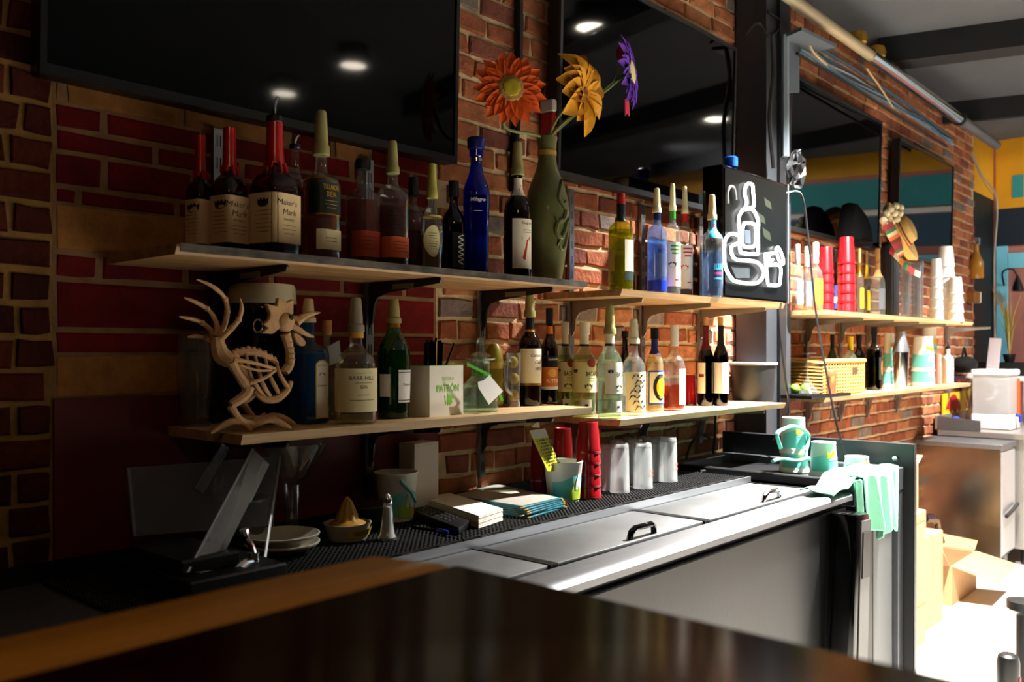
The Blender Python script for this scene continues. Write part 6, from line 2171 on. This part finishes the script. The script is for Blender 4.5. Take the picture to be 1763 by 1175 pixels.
for i in range(9):
    s = .26 + .075 * i
    c = LW[0] + dn_ * s + ax_ * (.12 + .05 * (i % 3)) + Vector((0, -.0022, 0))
    e1, e2 = ax_.normalized(), dn_.normalized()
    for kk in range(5):
        ww = ax_.length * (.07 + .05 * ((i * 3 + kk) % 3))
        c2 = c + e1 * (ax_.length * .155 * kk)
        MB().add([c2 - e2 * .0032, c2 + e1 * ww - e2 * .0032, c2 + e1 * ww + e2 * .0032, c2 + e2 * .0032], [(0, 1, 2, 3)]).build('print_mark', pbr('olive_ink', '#4a4a10', rough=.7), lf, smooth=False)

# red tumblers
tumbler_stack('plastic_tumbler', '# red tumbler in the dark stack nearest the napkins', 929, 34, 752, -.15, MATZ, 2, 'red tumblers, left stack on the mat', text='Coca-Cola', mat=pbr('dark_red_tumbler', '#6a0c12', rough=.25))
tumbler_stack('plastic_tumbler', '# red tumbler in the middle stack behind the paper pail', 969, 38, 737, -.17, MATZ, 3, 'red tumblers, middle stack on the mat')
tumbler_stack('plastic_tumbler', '# red tumbler in the bright front stack beside the upturned glasses', 1013, 44, 726, -.265, MATZ, 5, 'red tumblers, front stack on the mat', text='Coca-Cola')

# upturned pint glasses
MARK = pbr('red_glass_print', '#b04a3a', rough=.5)
FROST = glassy('frosted_pint_glass', '#eef0f0', base=.10, edge=.7, power=1.8, rough=.18, haze=.36, hcol='#f4f6f6')
PG = [(1046, 32, 766, -.22, 'back'), (1067, 34, 764, -.275, ''), (1092, 32, 757, -.20, ''), (1107, 34, 763, -.285, 'm'), (1127, 32, 756, -.22, 'm'), (1150, 33, 753, -.265, 'm'),
      (1060, 28, 757, -.13, ''), (1085, 28, 754, -.12, ''), (1110, 28, 752, -.12, ''), (1132, 28, 752, -.14, '')]
PGL = ['leftmost upturned glass beside the red tumbler stack', 'upturned glass at front left without visible lettering', 'upturned glass in the second row behind the front pair', 'upturned glass at front centre with red lettering',
       'upturned glass between the front centre and rightmost glasses', 'rightmost upturned glass with red lettering, next to the bare mat', 'back row upturned glass at far left', 'back row upturned glass, second from left',
       'back row upturned glass, third from left', 'back row upturned glass at far right']
for (px, pw, top, Y, m_), lb in zip(PG, PGL):
    d = depth_y(px, Y)
    u, _ = uv(px, 0)
    rr = .5 * pw * d / FPX / math.sqrt(1 + u * u)
    hg = at(px, top, Y).z - MATZ
    t = thing('pint_glass', lb, 'glass', (at(px, 600, Y).x, Y, MATZ), group='upturned glasses on the bar mat')
    MB().lathe([(rr * 1.02, 0), (rr * 1.03, .003), (rr, .01), (rr * .97, hg * .35), (rr * .95, hg * .7), (rr * .90, hg * .95), (rr * .84, hg), (rr * .6, hg - .004), (rr * .58, hg - .010)], 28).build('glass_body', FROST, t)
    MB().lathe([(rr * .94, hg * .90), (rr * .90, hg * .93), (rr * .80, hg * .955), (.001, hg * .94)], 24).build('thick_base', GLASS_LT, t)
    if m_ == 'm':
        for s_, z in (("Maker's", .30), ('Mark', .40)):
            rt = rr * .98
            text_on(t, s_, MARK, lambda x, y, z=z: Vector(((rt + .0015) * math.cos(R_(-78) + x / rt), (rt + .0015) * math.sin(R_(-78) + x / rt), hg * z - y)), width=rr * (1.35 if s_[0] == 'M' and len(s_) > 4 else .95), flip=True, shear=.1)

# ================================================================== ON THE ICE BIN
CZ = .905
PAILM = pbr('bucket_white', '#e9ebe2')


def pail_upside(px, pw, top, Y, label, z0, ring=False):
    d = depth_y(px, Y)
    u, _ = uv(px, 0)
    R = .5 * pw * d / FPX / math.sqrt(1 + u * u)
    H = at(px, top, Y).z - z0
    t = thing('paper_pail', label, 'pail', (at(px, 600, Y).x, Y, z0))
    rad_ = lambda z: R * (1.12 - .20 * z / H)
    MB().lathe([(R * 1.10, 0), (R * 1.16, .002), (R * 1.16, .010), (R * 1.11, .012), (R * .93, H - .008), (R * .95, H - .006), (R * .94, H), (R * .88, H), (R * .86, H - .005)], 32).build('pail', PAILM, t, angle=50)
    for (za, zb, a0, a1, m_, wv) in ((.18, .60, 150, 390, TEAL, .06), (.56, .72, 215, 255, YELLOWINK, .06), (.60, .70, 252, 272, ORANGEINK, .05), (.50, .58, 225, 330, pbr('mint_print', '#8fd8cc'), .08)):
        off = .0012 if m_ is TEAL else .002
        MB().grid(lambda s, t_: Vector(((rad_(H * (za + (zb - za) * t_)) + off) * math.cos(R_(a0 + (a1 - a0) * s)), (rad_(H * (za + (zb - za) * t_)) + off) * math.sin(R_(a0 + (a1 - a0) * s)), H * (za + (zb - za) * t_ + wv * t_ * math.sin(8 * s + a0)))), 22, 3).build('printed_band', m_, t)
    if ring:
        q = t.location
        for pts in ([(1344, 772), (1338, 748), (1352, 738), (1366, 735), (1382, 740), (1392, 752), (1388, 776)], [(1330, 795), (1345, 791), (1372, 794), (1392, 790), (1412, 798), (1420, 808)]):
            MB().tube(spline([at(a, c, Y - R * 1.22) - q for a, c in pts], 5), .007, 8).build('strap_handle', TEAL, t)
    return t, R, H


t1, r1, h1_ = pail_upside(1367, 46, 762, -.44, 'upturned white paper pail under another at the back of the ice bin', UNITZ - .026, False)
z2 = t1.location.z + h1_ * .62
pail_upside(1366, 42, 719, -.44, 'upturned paper pail with teal strap on top of another pail', z2, True)
pail_upside(1418, 45, 761, -.567, 'middle upturned paper pail with yellow and teal print behind the cloth', CZ)
pail_upside(1475, 44, 786, -.634, 'rightmost low upturned paper pail behind the cloth', CZ)

# the mint cloth lying over the bin's edge
cl = thing('bar_cloth', 'mint green bar cloth bunched on the ice bin and hanging over its front', 'cloth', (3.0, -.70, UNITZ))


def cloth_top(s, t_):
    x = -.30 + .52 * s
    y = -.068 + .11 * t_
    z = .006 + .012 * abs(math.sin(6.2 * s + 2.2 * t_)) + .018 * math.sin(PI * t_) * math.sin(PI * s) + .004 * math.sin(17 * s - 7 * t_)
    if x < -.12:
        z -= .03 * min((-.12 - x) / .05, 1)
    return Vector((x + .02 * math.sin(9 * t_), y, z))


MB().grid(cloth_top, 44, 22).build('gathered_part', TEALC, cl, angle=80, solid=.004)


def cloth_hang(s, t_):
    w = .33 - .07 * t_
    x = .055 + .03 * t_ + w * (s - .5)
    k = min(t_ / .07, 1)
    fold = (.020 * math.sin(s * 16) + .007 * math.sin(s * 37 + 2)) * (.25 + .75 * t_)
    yy = -.062 - .022 * math.sin(k * PI / 2) + fold * k - .008
    L_ = .245 * (1 - .16 * abs(math.sin(s * 6.0 + .4)))
    z = .018 + .006 * math.sin(s * 8) - L_ * max(t_ - .04, 0) - .006 * (1 - k)
    if t_ < .07:
        yy += .035 * (1 - k)
    return Vector((x, yy, z))


MB().grid(cloth_hang, 70, 30).build('hanging_part', TEALC, cl, angle=80, solid=.004)


def cloth_tail(s, t_):
    return Vector((-.16 + .045 * s + .02 * t_, -.088 + .008 * math.sin(7 * s), .008 - .10 * t_ - .05 * s * t_))


MB().grid(cloth_tail, 10, 14).build('small_fold', TEALC, cl, angle=80, solid=.004)

# ================================================================== FLOOR BEHIND THE END PANEL
def carton(name, label, x0, x1, y0, y1, z0, z1, rz=0.0, group=None):
    t = thing(name, label, 'box', ((x0 + x1) / 2, (y0 + y1) / 2, z0), rz, group)
    w, d, h = x1 - x0, y1 - y0, z1 - z0
    MB().box(-w / 2, w / 2, -d / 2, d / 2, 0, h).build('box', CARD, t, bevel=.004)
    return t, w, d, h


t, w, d, h = carton('cardboard_box', 'long upright cardboard box standing on the floor beside the black end panel', 3.72, 4.36, -.545, -.38, 0, .615, R_(0))
MB().box(-w / 2, w / 2, -d / 2 - .001, -d / 2, h * .30, h * .305).build('crease', pbr('card_crease', '#8a6232', rough=.9), t, smooth=False)
MB().box(-w / 2 + .02, w / 2 - .02, -d / 2 - .002, -d / 2, h * .93, h * .97).build('tape', pbr('packing_tape', '#c8a060', rough=.3), t, smooth=False)
t, w, d, h = carton('cardboard_box', 'open-topped cardboard box standing on the long upright box', 3.80, 4.33, -.52, -.40, .615, .83, R_(0))
MB().slab([(w / 2, -d / 2, h), (w / 2, d / 2, h), (w / 2 + .06, d / 2, h + .03), (w / 2 + .06, -d / 2, h + .03)], (0, 0, .004)).build('flap', CARD, t, smooth=False)
MB().slab([(-w / 2, d / 2, h), (w / 2, d / 2, h), (w / 2, d / 2 + .03, h + .05), (-w / 2, d / 2 + .03, h + .05)], (0, 0, .004)).build('flap', CARD, t, smooth=False)
t, w, d, h = carton('cardboard_box', 'plain brown cardboard box on the floor behind the long upright box', 4.40, 4.78, -.50, -.15, 0, .45, R_(0))
MB().box(-.02, .02, -d / 2 - .001, d / 2 + .001, h, h + .002).build('tape', pbr('packing_tape', '#c8a060'), t, smooth=False)
# open box with spread flaps and black bag
ob = thing('cardboard_box', 'open cardboard box with flaps spread wide on the floor by the steel cabinet', 'box', (5.24, -.36, 0))
MB().box(-.20, .27, -.11, -.10, 0, .21).box(-.20, .27, .14, .15, 0, .21).box(-.20, -.19, -.10, .14, 0, .21).box(.26, .27, -.10, .14, 0, .21).box(-.19, .26, -.10, .14, 0, .01).build('box', CARD, ob, smooth=False)
MB().slab([(-.20, -.11, .21), (.27, -.11, .21), (.33, -.30, .155), (-.12, -.31, .14)], (0, 0, .006)).build('flap', CARD, ob, smooth=False)
MB().slab([(-.20, -.10, .21), (-.20, .14, .21), (-.36, .10, .36), (-.40, -.12, .33)], (0, 0, .006)).build('flap', CARD, ob, smooth=False)
MB().slab([(.27, -.10, .21), (.27, .14, .21), (.40, .13, .26), (.42, -.08, .24)], (0, 0, .006)).build('flap', CARD, ob, smooth=False)
bg = thing('black_bag', 'crumpled black plastic bag spilling over the open cardboard box', 'bag', (5.15, -.16, .25))
rg = random.Random(11)
PLAST = pbr('black_bag_plastic', '#14151a', rough=.18, spec=.7)
mb = MB().ball((0, 0, .10), .20, 26, 16, (1.35, .55, .75))
o = mb.build('bag', PLAST, bg, angle=30)
for v in o.data.vertices:
    v.co += Vector((rg.uniform(-.014, .014), rg.uniform(-.014, .014), rg.uniform(-.018, .018)))
MB().tube(spline([Vector((.05, -.12, .17)), Vector((.18, -.14, .15)), Vector((.30, -.12, .08)), Vector((.40, -.12, -.02))], 5), [.03 - .001 * i for i in range(16)], 7).build('bag_twist', PLAST, bg, angle=30)

# stainless cabinet and counter beyond
cb = thing('steel_cabinet', 'low stainless cabinet with a shining side facing the boxes', 'cabinet', (5.91, 0, 0))
SHEET = pbr('cabinet_steel', '#9a978c', rough=.22, metal=1.0, var=.08, scale=2, stretch=(1, 6, 1))
MB().box(0, .32, -.50, -.02, .10, .76).build('body', SHEET, cb, smooth=False)
MB().box(-.012, .34, -.515, -.01, .76, .79).build('top', STEEL, cb, bevel=.004)
for x in (.04, .28):
    for y in (-.46, -.07):
        MB().lathe([(.018, 0), (.018, .09), (.024, .10)], 10, c=(x, y, 0)).build('leg', STEEL, cb)
MB().box(.0, .32, -.512, -.50, .12, .74).build('door', pbr('cabinet_door_steel', '#c8cacd', rough=.35, metal=.7), cb, bevel=.004)
MB().tube([(.02, -.53, .36), (.15, -.535, .38), (.30, -.53, .40)], .012, 8).build('handle', STEEL_DARK, cb)
ct = thing('far_counter', 'pale stainless counter at the far end of the back bar', 'counter', (6.30, 0, 0))
CTM = pbr('counter_steel', '#b0aaa6', rough=.35, metal=.6)
MB().box(0, 1.2, -.62, -.045, .10, .79).build('cabinet', CTM, ct, smooth=False)
MB().box(-.02, 1.2, -.64, -.040, .79, .83).build('worktop', CTM, ct, bevel=.004)
MB().box(-.02, 1.2, -.04, -.025, .83, .92).build('upstand', CTM, ct, smooth=False)
MB().slab([(-.02, -.30, .83), (-.02, -.045, .83), (-.02, -.045, .92), (-.02, -.30, .90)], (.012, 0, 0)).build('splash_guard', STEEL, ct, smooth=False)
for x in (.05, 1.1):
    MB().lathe([(.03, 0), (.03, .10)], 10, c=(x, -.55, 0)).build('leg', STEEL_DARK, ct)
    MB().lathe([(.03, 0), (.03, .10)], 10, c=(x, -.08, 0)).build('leg', STEEL_DARK, ct)
# things on the counter
CZ2 = .83


def on_ct(px, py, x):
    p = atx(px, py, x)
    return p


p = atx(1650, 738, 6.5)
t = thing('serving_tray', 'dark red tray on the far counter', 'tray', (6.44, -.13, CZ2))
MB().box(-.14, .14, -.05, .07, 0, .012).build('base', pbr('tray_red', '#8a1830', rough=.35), t, bevel=.004)
for bx_ in ((-.14, .14, -.05, -.04), (-.14, .14, .06, .07), (-.14, -.13, -.04, .06), (.13, .14, -.04, .06)):
    MB().box(*bx_, .012, .03).build('rim', pbr('tray_red', '#8a1830'), t, smooth=False)
t = thing('folded_cloth', 'crumpled blue cloth lying in the dark red tray', 'cloth', (6.44, -.12, CZ2 + .012))
MB().grid(lambda s, q: Vector((-.11 + .22 * s, -.035 + .08 * q, .012 + .05 * math.sin(PI * s) * math.sin(PI * q) + .010 * math.sin(14 * s + 6 * q))), 18, 12).build('cloth', pbr('blue_cloth', '#2a4ac0', rough=.8), t, solid=.004)
t = thing('blender', 'white electric blender with clear jug on the far counter', 'blender', (6.85, -.14, CZ2))
MB().lathe([(.075, 0), (.08, .01), (.07, .09), (.05, .12)], 20).build('base', WHITE, t)
MB().lathe([(.045, .12), (.05, .13), (.078, .33), (.074, .33), (.045, .14)], 20).build('jug', GLASS_LT, t)
MB().lathe([(.078, .33), (.08, .335), (.07, .36), (.03, .37)], 20).build('lid', WHITE, t)
MB().tube(spline([Vector((.05, -.05, .30)), Vector((.10, -.09, .28)), Vector((.09, -.085, .20)), Vector((.045, -.045, .17))], 4), .012, 8).build('handle', WHITE, t)
MB().box(-.02, .02, -.079, -.070, .03, .05).build('switch', INK_BLUE, t, smooth=False)
t = thing('drinks_dispenser', 'white drinks dispenser with clear tank and orange side strip', 'dispenser', (6.62, -.31, CZ2))
MB().box(-.13, .13, -.12, .12, 0, .10).build('base', WHITE, t, bevel=.008)
MB().box(-.12, .12, -.11, .11, .10, .36).build('tank', glassy('frosty_tank', '#eef6fa', base=.15, edge=.3, rough=.3, haze=.6, hcol='#ffffff'), t, smooth=False)
MB().box(-.13, .13, -.12, .12, .36, .40).build('lid', WHITE, t, bevel=.008)
MB().box(.085, .125, -.122, -.112, .06, .34).build('side_strip', pbr('orange_strip', '#e05a1e', rough=.5), t, smooth=False)
MB().tube([(0, -.12, .10), (0, -.15, .09), (0, -.15, .05)], .012, 8).build('spigot', INK_BLUE, t)
t = thing('paper_sign', 'tall white folded card standing above the far counter', 'card', (7.1, -.30, 1.30))
p0, p1, p2, p3 = [atx(a, b_, 7.1) for a, b_ in ((1697, 645), (1718, 645), (1724, 583), (1704, 582))]
lo = p0.copy()
t.location = lo
MB().slab([p0 - lo, p1 - lo, p2 - lo, p3 - lo], (.012, 0, 0)).build('card', pbr('card_pale', '#d8ccd0', rough=.5), t, smooth=False)
MB().slab([p0 - lo, p1 - lo, p1 - lo + Vector((.10, 0, 0)), p0 - lo + Vector((.10, 0, 0))], (0, 0, -.01)).build('foot', WHITE, t, smooth=False)
# glass-shelf unit that carries it, with the yellow poster
zs = lo.z - .012
t = thing('acrylic_stand', 'white shelf stand on the far counter under the card', 'stand', (7.02, -.02, CZ2))
MB().box(-.02, .50, -.40, -.03, zs - CZ2 - .03, zs - CZ2).build('top_shelf', WHITE, t, bevel=.003)
for y in (-.38, -.05):
    MB().box(.46, .48, y - .01, y + .01, 0, zs - CZ2 - .03).build('upright', WHITE, t, smooth=False)
for y in (-.38, -.05):
    MB().box(-.01, .01, y - .006, y + .006, 0, zs - CZ2 - .03).build('upright', CHROME, t, smooth=False)
a_, b_ = atx(1625, 730, 6.6), atx(1664, 675, 6.6)
t = thing('poster_panel', 'yellow panel with a red bull emblem at the end of the brick', 'sign', (6.62, -.028, 1.0))
pz0, pz1 = at(1645, 722, -.028).z, at(1645, 676, -.028).z
px0_, px1_ = at(1624, 700, -.028).x, at(1663, 700, -.028).x
t.location = (px0_, -.028, pz0)
PW, PH = px1_ - px0_, pz1 - pz0
MB().box(0, PW, 0, .01, 0, PH).build('panel', pbr('poster_yellow', '#e8c420', rough=.5), t, smooth=False)
bull = [(.08, .42), (.16, .62), (.26, .82), (.40, .94), (.52, .90), (.60, .74), (.70, .60), (.74, .40), (.68, .28), (.64, .46), (.56, .36), (.50, .20), (.44, .34), (.36, .42), (.28, .30), (.22, .44)]
MB().prism([(x * PW, z * PH) for x, z in bull], -.004, lambda a, b2, d: Vector((a, d, b2))).build('bull_emblem', INK_RED, t, smooth=False)
MB().prism([(PW * .3, PH * .02), (PW * .62, PH * .02), (PW * .5, PH * .18), (PW * .38, PH * .16)], -.004, lambda a, b2, d: Vector((a, d, b2))).build('blue_emblem', INK_BLUE, t, smooth=False)
t = thing('brand_card', 'small dark card with red lettering on the brick beside the white bottle', 'sign', at(1655, 665, -.03))
s0 = Vector(t.location)
cw = at(1665, 660, -.03).x - at(1645, 660, -.03).x
MB().box(-cw / 2, cw / 2, 0, .01, 0, .075).build('card', pbr('maroon_card', '#3a1030', rough=.5), t, smooth=False)
MB().box(-cw * .3, cw * .3, -.0015, 0, .026, .050).build('red_print', INK_RED, t, smooth=False)
# wall box, plant and lamp by the mural
t = thing('till_box', 'black till box standing on the white shelf stand', 'till', (7.20, -.37, zs))
MB().box(0, .22, 0, .33, 0, .10).build('case', BLACK, t, bevel=.006)
MB().box(-.001, .0, .02, .31, .012, .088).build('drawer', BLACKMETAL, t, smooth=False)
MB().lathe([(.010, 0), (.012, .004), (.008, .01)], 10, axis='X', c=(-.011, .06, .045)).build('lock', CHROME, t)
t = thing('dried_grass', 'spiky dried grass in a pot by the mural wall', 'plant', (7.32, -.24, zs + .10))
MB().lathe([(.03, 0), (.045, .06), (.042, .06), (.03, .01)], 14).build('pot', BLACK, t)
rg = random.Random(2)
for i in range(26):
    a = rg.uniform(0, 2 * PI)
    L_ = rg.uniform(.25, .52)
    sp_ = rg.uniform(.02, .13)
    MB().tube([Vector((0, 0, .05)), Vector((sp_ * .3 * math.cos(a), sp_ * .3 * math.sin(a), .05 + L_ * .6)), Vector((sp_ * math.cos(a), sp_ * math.sin(a), .05 + L_))], [.005, .004, .001], 5).build('grass_blade', pbr('dry_grass_%d' % (i % 3), ['#b8a060', '#7a8a3a', '#a8683a'][i % 3], rough=.8), t)
p = atx(1752, 500, 7.85)
t = thing('wall_lamp', 'black bell-shaped lamp on a curved arm on the mural wall', 'lamp', p)
MB().lathe([(.035, -.01), (.05, -.008), (.028, .06), (.012, .10), (.008, .12)], 14).build('shade', BLACKMETAL, t)
MB().tube(spline([Vector((0, 0, .11)), Vector((0, .04, .17)), Vector((.02, .11, .15)), Vector((.11, .12, .05))], 5), .007, 6).build('arm', BLACKMETAL, t)
# black box things on the brick's end, over the counter
t = thing('black_bag', 'bundled black cloth bag hanging by the brick end behind the white bottle', 'bag', atx(1660, 628, 6.85))
MB().ball((0, 0, 0), .11, 14, 10, (1, .8, .55)).build('bag', pbr('black_cloth', '#08080a', rough=.9), t)
MB().tube(spline([Vector((-.06, 0, .03)), Vector((0, 0, .12)), Vector((.06, 0, .03))], 5), .008, 6).build('strap', pbr('black_cloth', '#08080a'), t)
# dark plastic things at the lower right corner
p = atz(1736, 1180, .0) if False else None
u, _ = uv(1736, 0)
dd = 3.05
gx, gy = dd * (CA + u * SA), CAM.y + dd * (SA - u * CA)
ztop = CAM.z + (HOR - 1126) / FPX * dd
t = thing('waste_bin', 'black plastic bin with a small red mark at the lower right corner', 'bin', (gx, gy, 0))
MB().lathe([(.030, 0), (.034, .01), (.036, ztop - .03), (.032, ztop - .008), (.022, ztop)], 24).build('body', BLACK, t)
MB().box(-.008, .006, -.0385, -.0355, ztop - .09, ztop - .075).build('red_mark', INK_RED, t, smooth=False)
u, _ = uv(1764, 0)
dd = 3.3
gx, gy = dd * (CA + u * SA), CAM.y + dd * (SA - u * CA)
ztop = CAM.z + (HOR - 1035) / FPX * dd
t = thing('bar_stool', 'black stool leg post at the right edge of the picture', 'stool', (gx, gy, 0))
MB().lathe([(.10, 0), (.10, .01), (.03, .02), (.028, ztop - .05)], 20).build('post', BLACKMETAL, t)
MB().lathe([(.03, ztop - .05), (.06, ztop - .03), (.06, ztop), (.02, ztop + .005)], 20).build('seat', BLACK, t)
